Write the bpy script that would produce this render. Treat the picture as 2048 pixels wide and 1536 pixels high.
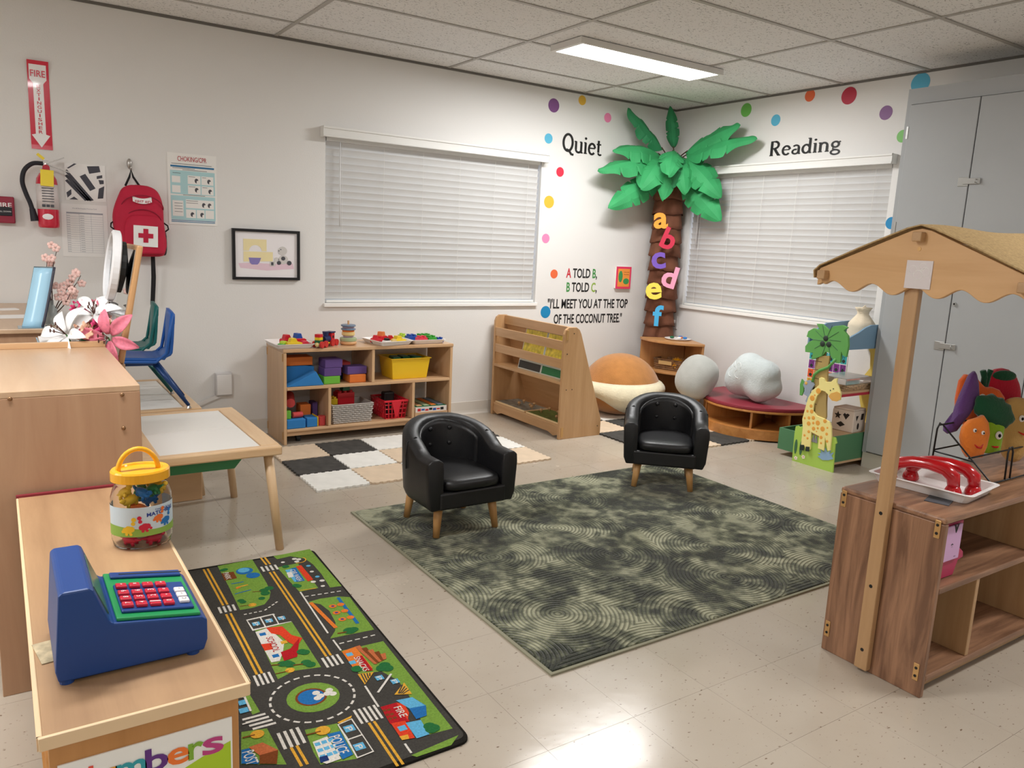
import bpy, bmesh, math, random
from mathutils import Matrix, Vector
random.seed(7)
for _o in list(bpy.data.objects): bpy.data.objects.remove(_o)
SC = bpy.context.scene
COL = SC.collection
# ---------------------------------------------------------------- camera
CAM_POS = Vector((-4.9993, -5.1151, 1.3258)); YAW, PITCH, ROLL, FPX = .5902, .1789, .0473, 1553.24
_f = Vector((math.sin(YAW)*math.cos(PITCH), math.cos(YAW)*math.cos(PITCH), -math.sin(PITCH)))
_r = Vector((math.cos(YAW), -math.sin(YAW), 0)); _u = _r.cross(_f)
_r2 = _r*math.cos(ROLL)+_u*math.sin(ROLL); _u2 = _u*math.cos(ROLL)-_r*math.sin(ROLL)
cd = bpy.data.cameras.new('camera'); cam = bpy.data.objects.new('camera', cd); COL.objects.link(cam)
cd.sensor_fit = 'HORIZONTAL'; cd.sensor_width = 36; cd.lens = 36*FPX/2048; cd.clip_start = .05; cd.clip_end = 60
cam.matrix_world = Matrix(((_r2.x,_u2.x,-_f.x,CAM_POS.x),(_r2.y,_u2.y,-_f.y,CAM_POS.y),(_r2.z,_u2.z,-_f.z,CAM_POS.z),(0,0,0,1)))
SC.camera = cam
# ---------------------------------------------------------------- world, exposure, lights
wd = bpy.data.worlds.new('daylight'); SC.world = wd; wd.use_nodes = True
wd.node_tree.nodes['Background'].inputs[0].default_value = (.72, .82, 1, 1)
wd.node_tree.nodes['Background'].inputs[1].default_value = 2.5
SC.view_settings.view_transform = 'Standard'; SC.view_settings.look = 'None'
SC.view_settings.gamma = 1; SC.view_settings.use_curve_mapping = False
SC.view_settings.exposure = .22
LIGHT_W = 34
LIGHT_COL = (1, .995, .985)
LAMPS = [(-1.49, -1.17), (-5.15, -3.05), (-1.56, -4.9), (-5.22, -6.7), (-7.6, -2.6)]  # last panel is unseen, added to brighten the left wall
CEIL = 2.5217
LAMP_K = [1.08, .8, .68, .62, 1.3]
for (lx, ly), lk in zip(LAMPS, LAMP_K):
    ld = bpy.data.lights.new('panel_light', 'AREA'); ld.shape = 'RECTANGLE'; ld.size = 1.13; ld.size_y = .25
    ld.energy = LIGHT_W*lk; ld.color = LIGHT_COL
    lo = bpy.data.objects.new('panel_light', ld); COL.objects.link(lo); lo.location = (lx, ly, CEIL-.05)
# ---------------------------------------------------------------- helpers
def lin(h, k=1.0):
    h = h.lstrip('#'); o = []
    for i in (0, 2, 4):
        c = int(h[i:i+2], 16)/255
        o.append(min(.93, (c/12.92 if c <= .04045 else ((c+.055)/1.055)**2.4)*k))
    return (*o, 1)
MATS = {}
def mat(name, col='#808080', rough=.5, metal=0, k=1.15, spec=.5, coat=0, trans=0, ior=1.45, emit=0, sheen=0, noise=0, nscale=8, bump=0, bscale=60, alpha=1):
    if name in MATS: return MATS[name]
    m = bpy.data.materials.new(name); m.use_nodes = True; MATS[name] = m
    nt = m.node_tree; b = nt.nodes['Principled BSDF']
    c = lin(col, k) if isinstance(col, str) else col
    b.inputs['Base Color'].default_value = c; b.inputs['Roughness'].default_value = rough
    b.inputs['Metallic'].default_value = metal; b.inputs['Specular IOR Level'].default_value = spec
    b.inputs['Coat Weight'].default_value = coat; b.inputs['Transmission Weight'].default_value = trans
    b.inputs['IOR'].default_value = ior; b.inputs['Sheen Weight'].default_value = sheen
    b.inputs['Alpha'].default_value = alpha
    if emit:
        b.inputs['Emission Color'].default_value = c; b.inputs['Emission Strength'].default_value = emit
    if noise or bump:
        tc = nt.nodes.new('ShaderNodeTexCoord')
        if noise:
            n = nt.nodes.new('ShaderNodeTexNoise'); n.inputs['Scale'].default_value = nscale; n.inputs['Detail'].default_value = 4
            nt.links.new(tc.outputs['Object'], n.inputs['Vector'])
            r = nt.nodes.new('ShaderNodeValToRGB')
            r.color_ramp.elements[0].position = .3; r.color_ramp.elements[1].position = .7
            r.color_ramp.elements[0].color = (*[x*(1-noise) for x in c[:3]], 1); r.color_ramp.elements[1].color = (*[min(.95, x*(1+noise)) for x in c[:3]], 1)
            nt.links.new(n.outputs['Fac'], r.inputs['Fac']); nt.links.new(r.outputs['Color'], b.inputs['Base Color'])
        if bump:
            n2 = nt.nodes.new('ShaderNodeTexNoise'); n2.inputs['Scale'].default_value = bscale; n2.inputs['Detail'].default_value = 3
            nt.links.new(tc.outputs['Object'], n2.inputs['Vector'])
            bp = nt.nodes.new('ShaderNodeBump'); bp.inputs['Strength'].default_value = bump; bp.inputs['Distance'].default_value = .004
            nt.links.new(n2.outputs['Fac'], bp.inputs['Height']); nt.links.new(bp.outputs['Normal'], b.inputs['Normal'])
    return m
def wood(name, c1, c2, axis='z', scale=1.0, rough=.4, k=1.15, coat=.1, strength=1.0):
    if name in MATS: return MATS[name]
    m = bpy.data.materials.new(name); m.use_nodes = True; MATS[name] = m
    nt = m.node_tree; N = nt.nodes.new; L = nt.links.new; b = nt.nodes['Principled BSDF']
    tc = N('ShaderNodeTexCoord'); mp = N('ShaderNodeMapping')
    sc = {'x': (1.2, 14, 14), 'y': (14, 1.2, 14), 'z': (14, 14, 1.2)}[axis]
    mp.inputs['Scale'].default_value = [s*scale for s in sc]
    oi = N('ShaderNodeObjectInfo'); ad = N('ShaderNodeVectorMath'); ad.operation = 'ADD'
    L(tc.outputs['Object'], mp.inputs['Vector']); L(mp.outputs['Vector'], ad.inputs[0]); 
    ml = N('ShaderNodeMath'); ml.operation = 'MULTIPLY'; ml.inputs[1].default_value = 37; L(oi.outputs['Random'], ml.inputs[0]); L(ml.outputs[0], ad.inputs[1])
    n = N('ShaderNodeTexNoise'); n.inputs['Scale'].default_value = 1.6; n.inputs['Detail'].default_value = 6; n.inputs['Roughness'].default_value = .62; n.inputs['Distortion'].default_value = .6
    L(ad.outputs[0], n.inputs['Vector'])
    r = N('ShaderNodeValToRGB'); r.color_ramp.elements[0].position = .5-.22/strength; r.color_ramp.elements[1].position = .5+.22/strength
    r.color_ramp.elements[0].color = lin(c2, k); r.color_ramp.elements[1].color = lin(c1, k)
    L(n.outputs['Fac'], r.inputs['Fac']); L(r.outputs['Color'], b.inputs['Base Color'])
    b.inputs['Roughness'].default_value = rough; b.inputs['Coat Weight'].default_value = coat; b.inputs['Coat Roughness'].default_value = .25
    bp = N('ShaderNodeBump'); bp.inputs['Strength'].default_value = .08; bp.inputs['Distance'].default_value = .002
    L(n.outputs['Fac'], bp.inputs['Height']); L(bp.outputs['Normal'], b.inputs['Normal'])
    return m
class MB:
    """collects shapes; build() links them as one mesh object. o: world point that becomes the local origin"""
    def __init__(s, o=(0, 0, 0)): s.v = []; s.f = []; s.mi = []; s.o = Vector(o)
    def add(s, vs, fs, mi=0):
        n = len(s.v); s.v += [Vector(v)-s.o for v in vs]; s.f += [tuple(i+n for i in f) for f in fs]; s.mi += [mi]*len(fs); return s
    def box(s, x0, x1, y0, y1, z0, z1, mi=0):
        return s.add([(x, y, z) for z in (z0, z1) for y in (y0, y1) for x in (x0, x1)],
                     [(0, 2, 3, 1), (4, 5, 7, 6), (0, 1, 5, 4), (2, 6, 7, 3), (0, 4, 6, 2), (1, 3, 7, 5)], mi)
    def obox(s, c, size, R=None, mi=0):
        R = R or Matrix.Identity(3); c = Vector(c); h = [x/2 for x in size]
        vs = [c+R@Vector((x, y, z)) for z in (-h[2], h[2]) for y in (-h[1], h[1]) for x in (-h[0], h[0])]
        return s.add(vs, [(0, 2, 3, 1), (4, 5, 7, 6), (0, 1, 5, 4), (2, 6, 7, 3), (0, 4, 6, 2), (1, 3, 7, 5)], mi)
    def prism(s, pts, axis, a0, a1, mi=0):
        n = len(pts); mk = {'x': lambda u, v, a: (a, u, v), 'y': lambda u, v, a: (u, a, v), 'z': lambda u, v, a: (u, v, a)}[axis]
        vs = [mk(u, v, a0) for u, v in pts]+[mk(u, v, a1) for u, v in pts]
        fs = [tuple(range(n))[::-1], tuple(range(n, 2*n))]+[(i, (i+1) % n, n+(i+1) % n, n+i) for i in range(n)]
        return s.add(vs, fs, mi)
    def poly(s, pts3, mi=0): return s.add(pts3, [tuple(range(len(pts3)))], mi)
    def cyl(s, p0, p1, r0, r1=None, n=14, mi=0, cap=True):
        r1 = r0 if r1 is None else r1; p0, p1 = Vector(p0), Vector(p1); d = (p1-p0).normalized()
        a = d.orthogonal().normalized(); b = d.cross(a)
        ring = lambda p, r: [p+(a*math.cos(t)+b*math.sin(t))*r for t in [2*math.pi*i/n for i in range(n)]]
        fs = [(i, (i+1) % n, n+(i+1) % n, n+i) for i in range(n)]
        if cap: fs += [tuple(range(n))[::-1], tuple(range(n, 2*n))]
        return s.add(ring(p0, r0)+ring(p1, r1), fs, mi)
    def tube(s, pts, r, n=8, mi=0, closed=False):
        pts = [Vector(p) for p in pts]; m = len(pts); rs = r if isinstance(r, (list, tuple)) else [r]*m
        vs = []; a = None
        for i, p in enumerate(pts):
            if closed: d = pts[(i+1) % m]-pts[i-1]
            else: d = pts[min(i+1, m-1)]-pts[max(i-1, 0)]
            d = d.normalized() if d.length > 1e-9 else Vector((0, 0, 1))
            a = d.orthogonal().normalized() if a is None else (a-d*a.dot(d)).normalized()
            b = d.cross(a)
            vs += [p+(a*math.cos(2*math.pi*k/n)+b*math.sin(2*math.pi*k/n))*rs[i] for k in range(n)]
        fs = []
        for i in range(m if closed else m-1):
            j = (i+1) % m
            fs += [(i*n+k, i*n+(k+1) % n, j*n+(k+1) % n, j*n+k) for k in range(n)]
        if not closed: fs += [tuple(range(n))[::-1], tuple(range((m-1)*n, m*n))]
        return s.add(vs, fs, mi)
    def lathe(s, prof, c=(0, 0, 0), n=24, sx=1, sy=1, mi=0, R=None):
        c = Vector(c); vs = []; m = len(prof); R = R or Matrix.Identity(3)
        for r, z in prof: vs += [c+R@Vector((r*sx*math.cos(2*math.pi*k/n), r*sy*math.sin(2*math.pi*k/n), z)) for k in range(n)]
        fs = []
        for i in range(m-1): fs += [(i*n+k, i*n+(k+1) % n, (i+1)*n+(k+1) % n, (i+1)*n+k) for k in range(n)]
        if prof[0][0] > 1e-6: fs.append(tuple(range(n))[::-1])
        if prof[-1][0] > 1e-6: fs.append(tuple(range((m-1)*n, m*n)))
        return s.add(vs, fs, mi)
    def ell(s, c, r, n=16, m=10, mi=0, R=None, e=1.0, fn=None):
        sg = lambda v: math.copysign(abs(v)**e, v); c = Vector(c); R = R or Matrix.Identity(3)
        vs = []
        for i in range(m+1):
            ph = -math.pi/2+math.pi*i/m
            for k in range(n):
                th = 2*math.pi*k/n
                p = Vector((r[0]*sg(math.cos(ph))*sg(math.cos(th)), r[1]*sg(math.cos(ph))*sg(math.sin(th)), r[2]*sg(math.sin(ph))))
                if fn: p = fn(p)
                vs.append(c+R@p)
        fs = [(i*n+k, i*n+(k+1) % n, (i+1)*n+(k+1) % n, (i+1)*n+k) for i in range(m) for k in range(n)]
        return s.add(vs, fs, mi)
    def grid(s, fn, nu, nv, mi=0):
        vs = [fn(i/nu, j/nv) for j in range(nv+1) for i in range(nu+1)]
        return s.add(vs, [(j*(nu+1)+i, j*(nu+1)+i+1, (j+1)*(nu+1)+i+1, (j+1)*(nu+1)+i) for j in range(nv) for i in range(nu)], mi)
    def mesh(s, name):
        me = bpy.data.meshes.new(name); me.from_pydata([tuple(v) for v in s.v], [], s.f)
        for p, i in zip(me.polygons, s.mi): p.material_index = i
        bm = bmesh.new(); bm.from_mesh(me); bmesh.ops.remove_doubles(bm, verts=bm.verts, dist=1e-6)
        bmesh.ops.recalc_face_normals(bm, faces=bm.faces); bm.to_mesh(me); bm.free(); return me
    def build(s, name, mats, parent=None, smooth=False, bevel=0, seg=2, solid=0, sub=0, loc=None, rot=None, recalc=True):
        if recalc: me = s.mesh(name)
        else:
            me = bpy.data.meshes.new(name); me.from_pydata([tuple(v) for v in s.v], [], s.f)
            for p, i in zip(me.polygons, s.mi): p.material_index = i
        return mobj(name, me, mats, parent, smooth, bevel, seg, solid, sub, loc, rot)
def mobj(name, me, mats, parent=None, smooth=False, bevel=0, seg=2, solid=0, sub=0, loc=None, rot=None):
    for m in (mats if isinstance(mats, (list, tuple)) else [mats]):
        me.materials.append(MATS[m] if isinstance(m, str) else m)
    o = bpy.data.objects.new(name, me); COL.objects.link(o); o.parent = parent
    if loc is not None: o.location = loc
    if rot is not None: o.rotation_euler = rot
    if smooth:
        for p in me.polygons: p.use_smooth = True
    if solid:
        md = o.modifiers.new('solid', 'SOLIDIFY'); md.thickness = solid; md.offset = 0
    if bevel:
        md = o.modifiers.new('bevel', 'BEVEL'); md.width = bevel; md.segments = seg; md.limit_method = 'ANGLE'; md.angle_limit = .6
        if smooth: md.harden_normals = False
    if sub:
        md = o.modifiers.new('sub', 'SUBSURF'); md.levels = sub; md.render_levels = sub
    return o
def tag(o, label, cat, group=None):
    o['label'] = label; o['category'] = cat
    if group: o['group'] = group
    return o
def thing(name, label, cat, loc=(0, 0, 0), rz=0, group=None, rot=None):
    o = bpy.data.objects.new(name, None); COL.objects.link(o); o.location = loc
    o.rotation_euler = rot if rot else (0, 0, rz); o.empty_display_size = .05
    return tag(o, label, cat, group)
def struct(o): o['kind'] = 'structure'; return o
def copy_tree(o, parent=None):
    c = o.copy(); COL.objects.link(c); c.parent = parent
    for ch in list(o.children): copy_tree(ch, c)
    return c
def cr(pts, n=5):
    """smooth curve through points"""
    P = [Vector(p) for p in pts]; out = []
    for i in range(len(P)-1):
        a, b, c, d = P[max(i-1, 0)], P[i], P[i+1], P[min(i+2, len(P)-1)]
        for k in range(n):
            t = k/n; out.append(.5*((2*b)+(c-a)*t+(2*a-5*b+4*c-d)*t*t+(3*b-a-3*c+d)*t**3))
    return out+[P[-1]]
def R3(rx=0, ry=0, rz=0): return (Matrix.Rotation(rz, 3, 'Z') @ Matrix.Rotation(ry, 3, 'Y') @ Matrix.Rotation(rx, 3, 'X'))
WALL_L = Matrix(((1, 0, 0), (0, 0, -1), (0, 1, 0)))      # text plane on the left wall (faces -y): x right, z up
WALL_R = Matrix(((0, 0, -1), (-1, 0, 0), (0, 1, 0)))     # on the right wall (faces -x): -y right, z up
FLAT = Matrix.Identity(3)
def glyphs(s, size=1, bold=0, xs=1, shear=0, res=3):
    """text outline as (verts, faces) in the xy plane, built-in font, left aligned on the baseline"""
    cu = bpy.data.curves.new('t', 'FONT'); cu.body = s; cu.size = size; cu.offset = bold*size; cu.shear = shear; cu.resolution_u = res; cu.fill_mode = 'FRONT'
    ob = bpy.data.objects.new('t', cu); me = bpy.data.meshes.new_from_object(ob)
    vs = [(v.co.x*xs, v.co.y, 0) for v in me.vertices]; fs = [tuple(p.vertices) for p in me.polygons]
    bpy.data.objects.remove(ob); bpy.data.curves.remove(cu); bpy.data.meshes.remove(me); return vs, fs
def put_text(mb, s, pos, B, size, mi=0, width=None, bold=0, xs=1, shear=0, center=False, height=None, ang=0):
    """lays text flat on a plane: pos world, B basis matrix; width/height: fit to this size"""
    vs, fs = glyphs(s, size, bold, xs, shear)
    if not vs: return mb
    x0, x1 = min(v[0] for v in vs), max(v[0] for v in vs); y0, y1 = min(v[1] for v in vs), max(v[1] for v in vs)
    kx = width/(x1-x0) if width else 1; ky = height/(y1-y0) if height else (kx if width else 1)
    ox = (x0+x1)/2 if center else x0; oy = (y0+y1)/2 if center else 0
    p = Vector(pos); Rz = Matrix.Rotation(ang, 3, 'Z')
    return mb.add([p+B@(Rz@Vector(((v[0]-ox)*kx, (v[1]-oy)*ky, 0))) for v in vs], fs, mi)
def letters(s, pos, B, height, width, name, mats, parent, bold=.01, depth=.0008):
    """one child object per character, thin slabs on the wall; mats: one material per character"""
    vs, fs = glyphs(s, 1, bold); x0 = min(v[0] for v in vs); x1 = max(v[0] for v in vs); kx = width/(x1-x0); ky = height/.73
    out = []
    for i, ch in enumerate(s):
        if ch == ' ': continue
        pv, _ = glyphs(s[:i+1], 1, bold); cv, cf = glyphs(ch, 1, bold)
        off = max(v[0] for v in pv)-max(v[0] for v in cv)
        mb = MB(parent.location if parent else (0, 0, 0)); p = Vector(pos)
        for d in (0, 1):
            mb.add([p+B@Vector(((v[0]+off-x0)*kx, v[1]*ky, depth*d)) for v in cv], cf)
        o = mb.build(name, mats[i] if isinstance(mats, list) else mats, parent, recalc=False); out.append(o)
    return out
# ================================================================ SETTING
def wall_mat():
    m = mat('wall_paint', '#e6e4e1', .55, k=1.02, bump=.12, bscale=120); return m
wall_mat()
mat('trim_white', '#e6e4e0', .4); mat('cove_base', '#cdc8c0', .45, bump=.05)
def floor_mat(name):
    m = bpy.data.materials.new(name); m.use_nodes = True; MATS[name] = m; nt = m.node_tree; N = nt.nodes.new; L = nt.links.new; b = nt.nodes['Principled BSDF']
    tc = N('ShaderNodeTexCoord'); geo = N('ShaderNodeNewGeometry'); oi = N('ShaderNodeObjectInfo')
    ml = N('ShaderNodeMath'); ml.operation = 'MULTIPLY'; ml.inputs[1].default_value = 1.0; L(oi.outputs['Random'], ml.inputs[0])
    mp = N('ShaderNodeMapping'); mp.inputs['Scale'].default_value = (55, 95, 1); mp.inputs['Rotation'].default_value = (0, 0, .5); L(geo.outputs['Position'], mp.inputs['Vector'])
    n = N('ShaderNodeTexNoise'); n.inputs['Scale'].default_value = 1; n.inputs['Detail'].default_value = 2; L(mp.outputs['Vector'], n.inputs['Vector'])
    r = N('ShaderNodeValToRGB'); e = r.color_ramp.elements; e[0].position = .26; e[0].color = lin('#a09080', 1.0); e[1].position = .33; e[1].color = (1, 1, 1, 1)
    L(n.outputs['Fac'], r.inputs['Fac'])
    n2 = N('ShaderNodeTexNoise'); n2.inputs['Scale'].default_value = 3.2; n2.inputs['Detail'].default_value = 5; L(geo.outputs['Position'], n2.inputs['Vector'])
    r2 = N('ShaderNodeValToRGB'); r2.color_ramp.elements[0].position = .3; r2.color_ramp.elements[1].position = .72
    r2.color_ramp.elements[0].color = lin('#c2b5a4', .87); r2.color_ramp.elements[1].color = lin('#cbbfaf', .87); L(n2.outputs['Fac'], r2.inputs['Fac'])
    mx = N('ShaderNodeMix'); mx.data_type = 'RGBA'; mx.blend_type = 'MULTIPLY'; mx.inputs[0].default_value = 1
    L(r2.outputs['Color'], mx.inputs[6]); L(r.outputs['Color'], mx.inputs[7])
    hv = N('ShaderNodeHueSaturation'); mr = N('ShaderNodeMapRange'); mr.inputs[3].default_value = .985; mr.inputs[4].default_value = 1.012
    L(oi.outputs['Random'], mr.inputs[0]); L(mr.outputs[0], hv.inputs['Value']); L(mx.outputs[2], hv.inputs['Color'])
    L(hv.outputs['Color'], b.inputs['Base Color'])
    n3 = N('ShaderNodeTexNoise'); n3.inputs['Scale'].default_value = 2.3; n3.inputs['Detail'].default_value = 6; L(geo.outputs['Position'], n3.inputs['Vector'])
    rr = N('ShaderNodeMapRange'); rr.inputs[1].default_value = .3; rr.inputs[2].default_value = .7; rr.inputs[3].default_value = .13; rr.inputs[4].default_value = .28
    L(n3.outputs['Fac'], rr.inputs[0]); L(rr.outputs[0], b.inputs['Roughness'])
    b.inputs['Specular IOR Level'].default_value = .42
    n4 = N('ShaderNodeTexNoise'); n4.inputs['Scale'].default_value = 26; n4.inputs['Detail'].default_value = 3; L(geo.outputs['Position'], n4.inputs['Vector'])
    bp = N('ShaderNodeBump'); bp.inputs['Strength'].default_value = .05; bp.inputs['Distance'].default_value = .004; L(n4.outputs['Fac'], bp.inputs['Height']); L(bp.outputs['Normal'], b.inputs['Normal'])
floor_mat('vinyl_tile'); mat('seam', '#a3978a', .8)
XM, YM = -8.6, -8.4
floor = struct(MB().box(XM, .15, YM, .15, -.12, -.0035).build('floor', 'seam'))
PT = .3048; FX, FY = -3.8431, -3.0349
def tile_lines(o, lo, hi, p):
    k0 = math.ceil((lo-o)/p-1e-6); k1 = math.floor((hi-o)/p+1e-6); ls = [o+k*p for k in range(k0, k1+1)]
    if ls[0]-lo > .01: ls = [lo]+ls
    if hi-ls[-1] > .01: ls = ls+[hi]
    return ls
xs = tile_lines(FX, XM, 0, PT); ys = tile_lines(FY, YM, 0, PT); g = .0004
_full = MB().box(0, PT-2*g, 0, PT-2*g, -.0035, 0).mesh('floor_tile'); _full.materials.append(MATS['vinyl_tile'])
rest = MB()
cand = []
for i in range(len(xs)-1):
    for j in range(len(ys)-1):
        cx, cy = (xs[i]+xs[i+1])/2, (ys[j]+ys[j+1])/2
        d = Vector((cx, cy, 0))-CAM_POS; z = d.dot(_f); inv = z > .3 and abs(d.dot(_r2)/z) < .72 and abs(d.dot(_u2)/z) < .56
        cand.append((0 if inv else 1, d.length, i, j))
cand.sort()
for n_, (a, b_, i, j) in enumerate(cand):
    w, h = xs[i+1]-xs[i]-2*g, ys[j+1]-ys[j]-2*g
    if n_ < 290 and a == 0:
        if abs(w-(PT-2*g)) < 1e-4 and abs(h-(PT-2*g)) < 1e-4:
            o = bpy.data.objects.new('floor_tile', _full); COL.objects.link(o); o.parent = floor; o.location = (xs[i]+g, ys[j]+g, 0)
        else:
            MB((xs[i]+g, ys[j]+g, 0)).box(xs[i]+g, xs[i]+g+w, ys[j]+g, ys[j]+g+h, -.0035, 0).build('floor_tile', 'vinyl_tile', floor, loc=(xs[i]+g, ys[j]+g, 0))
    else: rest.box(xs[i]+g, xs[i+1]-g, ys[j]+g, ys[j+1]-g, -.0035, 0)
_o = rest.build('floor_tile_field', 'vinyl_tile', floor); _o['kind'] = 'stuff'
# ---- walls with window openings
W1 = (-3.135, -1.39, .868, 1.985); W2 = (-2.05, -.262, .868, 1.985)
def wall_holed(name, axis, lo, hi, hole):
    a0, a1, z0, z1 = hole; mb = MB()
    for (u0, u1, v0, v1) in ((lo, a0, 0, CEIL+.1), (a1, hi, 0, CEIL+.1), (a0, a1, 0, z0), (a0, a1, z1, CEIL+.1)):
        if axis == 'y': mb.box(u0, u1, 0, .15, v0, v1)
        else: mb.box(0, .15, u0, u1, v0, v1)
    return struct(mb.build(name, 'wall_paint'))
wall_left = wall_holed('wall_left', 'y', XM, .15, W1); wall_right = wall_holed('wall_right', 'x', YM, 0, W2)
struct(MB().box(XM, .15, YM-.15, YM, -.1, CEIL+.1).build('wall_rear', 'wall_paint'))
struct(MB().box(XM-.15, XM, YM-.15, .15, -.1, CEIL+.1).build('wall_near', 'wall_paint'))
def base_profile(u): return [(0, 0), (u*.016, 0), (u*.007, .014), (u*.004, .03), (u*.004, .098), (0, .1)]
b1 = struct(MB().prism([(-a, z) for a, z in base_profile(1)], 'x', XM, 0).build('baseboard_left', 'cove_base'))
b2 = struct(MB().prism([(-a, z) for a, z in base_profile(1)], 'y', -2.29, 0).build('baseboard_right', 'cove_base'))
struct(MB().prism([(-a, z) for a, z in base_profile(1)], 'y', YM, -5.2).build('baseboard_right', 'cove_base'))
# ---- windows: frame, pane, sill
mat('glass', '#ffffff', .03, trans=1, ior=1.45, k=1); mat('alu', '#d0d2d4', .4, metal=.3)
def window(name, axis, hole):
    a0, a1, z0, z1 = hole; e = .045
    def bx(mb, u0, u1, d0, d1, v0, v1): return mb.box(u0, u1, d0, d1, v0, v1) if axis == 'y' else mb.box(d0, d1, u0, u1, v0, v1)
    fr = MB(); am = (a0+a1)/2
    for (u0, u1, v0, v1) in ((a0, a0+e, z0, z1), (a1-e, a1, z0, z1), (a0+e, a1-e, z0, z0+e), (a0+e, a1-e, z1-e, z1), (am-.02, am+.02, z0+e, z1-e)): bx(fr, u0, u1, .1, .14, v0, v1)
    w = struct(fr.build(name, 'alu'))
    for (u0, u1) in ((a0+e, am-.02), (am+.02, a1-e)): bx(MB(), u0, u1, .118, .122, z0+e, z1-e).build('pane', 'glass', w)
    bx(MB(), a0-.012, a1+.012, -.022, 0, z0-.026, z0).build('window_sill', 'trim_white', w, bevel=.003)
    return w
window('window_1', 'y', W1); window('window_2', 'x', W2)
# ---- ceiling: lay-in tiles on a T-bar grid
def ceil_mat():
    m = bpy.data.materials.new('ceiling_tile'); m.use_nodes = True; MATS['ceiling_tile'] = m; nt = m.node_tree; N = nt.nodes.new; L = nt.links.new; b = nt.nodes['Principled BSDF']
    geo = N('ShaderNodeNewGeometry'); mp = N('ShaderNodeMapping'); mp.inputs['Scale'].default_value = (70, 110, 1); mp.inputs['Rotation'].default_value = (0, 0, .3); L(geo.outputs['Position'], mp.inputs['Vector'])
    n = N('ShaderNodeTexNoise'); n.inputs['Scale'].default_value = 1; n.inputs['Detail'].default_value = 3; n.inputs['Roughness'].default_value = .7; L(mp.outputs['Vector'], n.inputs['Vector'])
    r = N('ShaderNodeValToRGB'); e = r.color_ramp.elements; e[0].position = .34; e[0].color = lin('#858381'); e[1].position = .41; e[1].color = lin('#e4e3e1', 1.08)
    L(n.outputs['Fac'], r.inputs['Fac']); L(r.outputs['Color'], b.inputs['Base Color']); b.inputs['Roughness'].default_value = .9; b.inputs['Specular IOR Level'].default_value = .1
    bp = N('ShaderNodeBump'); bp.inputs['Strength'].default_value = .35; bp.inputs['Distance'].default_value = .004; L(n.outputs['Fac'], bp.inputs['Height']); L(bp.outputs['Normal'], b.inputs['Normal'])
ceil_mat(); mat('t_bar', '#a5a19b', .5); mat('bar_dark', '#6b6762', .6)
ceiling = struct(MB().box(XM-.1, .15, YM-.1, .15, CEIL+.02, CEIL+.12).build('ceiling', 'ceiling_tile'))
TX, TY, TW, TH = -1.0188, -.3831, 1.2192, .6096
cx_ = tile_lines(TX, XM, 0, TW); cy_ = tile_lines(TY, YM, 0, TH)
for i in range(len(cx_)-1):
    for j in range(len(cy_)-1):
        x0, x1, y0, y1 = cx_[i]+.007, cx_[i+1]-.007, cy_[j]+.007, cy_[j+1]-.007
        MB().box(x0, x1, y0, y1, CEIL+.004, CEIL+.02).build('ceiling_tile', 'ceiling_tile', ceiling)
for x in cx_[1:-1]: MB().box(x-.012, x+.012, YM, 0, CEIL-.001, CEIL+.003).build('ceiling_bar', 't_bar', ceiling)
for y in cy_[1:-1]: MB().box(XM, 0, y-.012, y+.012, CEIL-.0012, CEIL+.0032).build('ceiling_bar', 't_bar', ceiling)
struct(MB().box(XM, 0, -.006, 0, CEIL-.012, CEIL+.003).build('trim_1', 'bar_dark')); struct(MB().box(-.006, 0, YM, -.006, CEIL-.012, CEIL+.003).build('trim_2', 'bar_dark'))
# ---- ceiling lights
mat('fixture_white', '#d9d7d3', .5); 
_dm = mat('diffuser', '#ffffff', .4, emit=9); 
for i, (lx, ly) in enumerate(LAMPS):
    lb = ['long white LED panel light on the ceiling above the corner palm tree', 'LED ceiling panel above the tall maple shelf', 'LED ceiling panel behind the market stand', 'LED ceiling panel at the rear of the room', 'LED ceiling panel far left of the wall signs'][i]
    t = thing('ceiling_light', lb, 'ceiling light', (lx, ly, CEIL), 0, 'ceiling panel lights')
    MB().box(-.6, .6, -.15, .15, -.02, 0).box(-.6, .6, -.15, -.132, -.035, -.02).box(-.6, .6, .132, .15, -.035, -.02).box(-.6, -.572, -.132, .132, -.035, -.02).box(.572, .6, -.132, .132, -.035, -.02).build('housing', 'fixture_white', t)
    MB().box(-.572, .572, -.132, .132, -.033, -.021).build('diffuser', 'diffuser', t)
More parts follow.
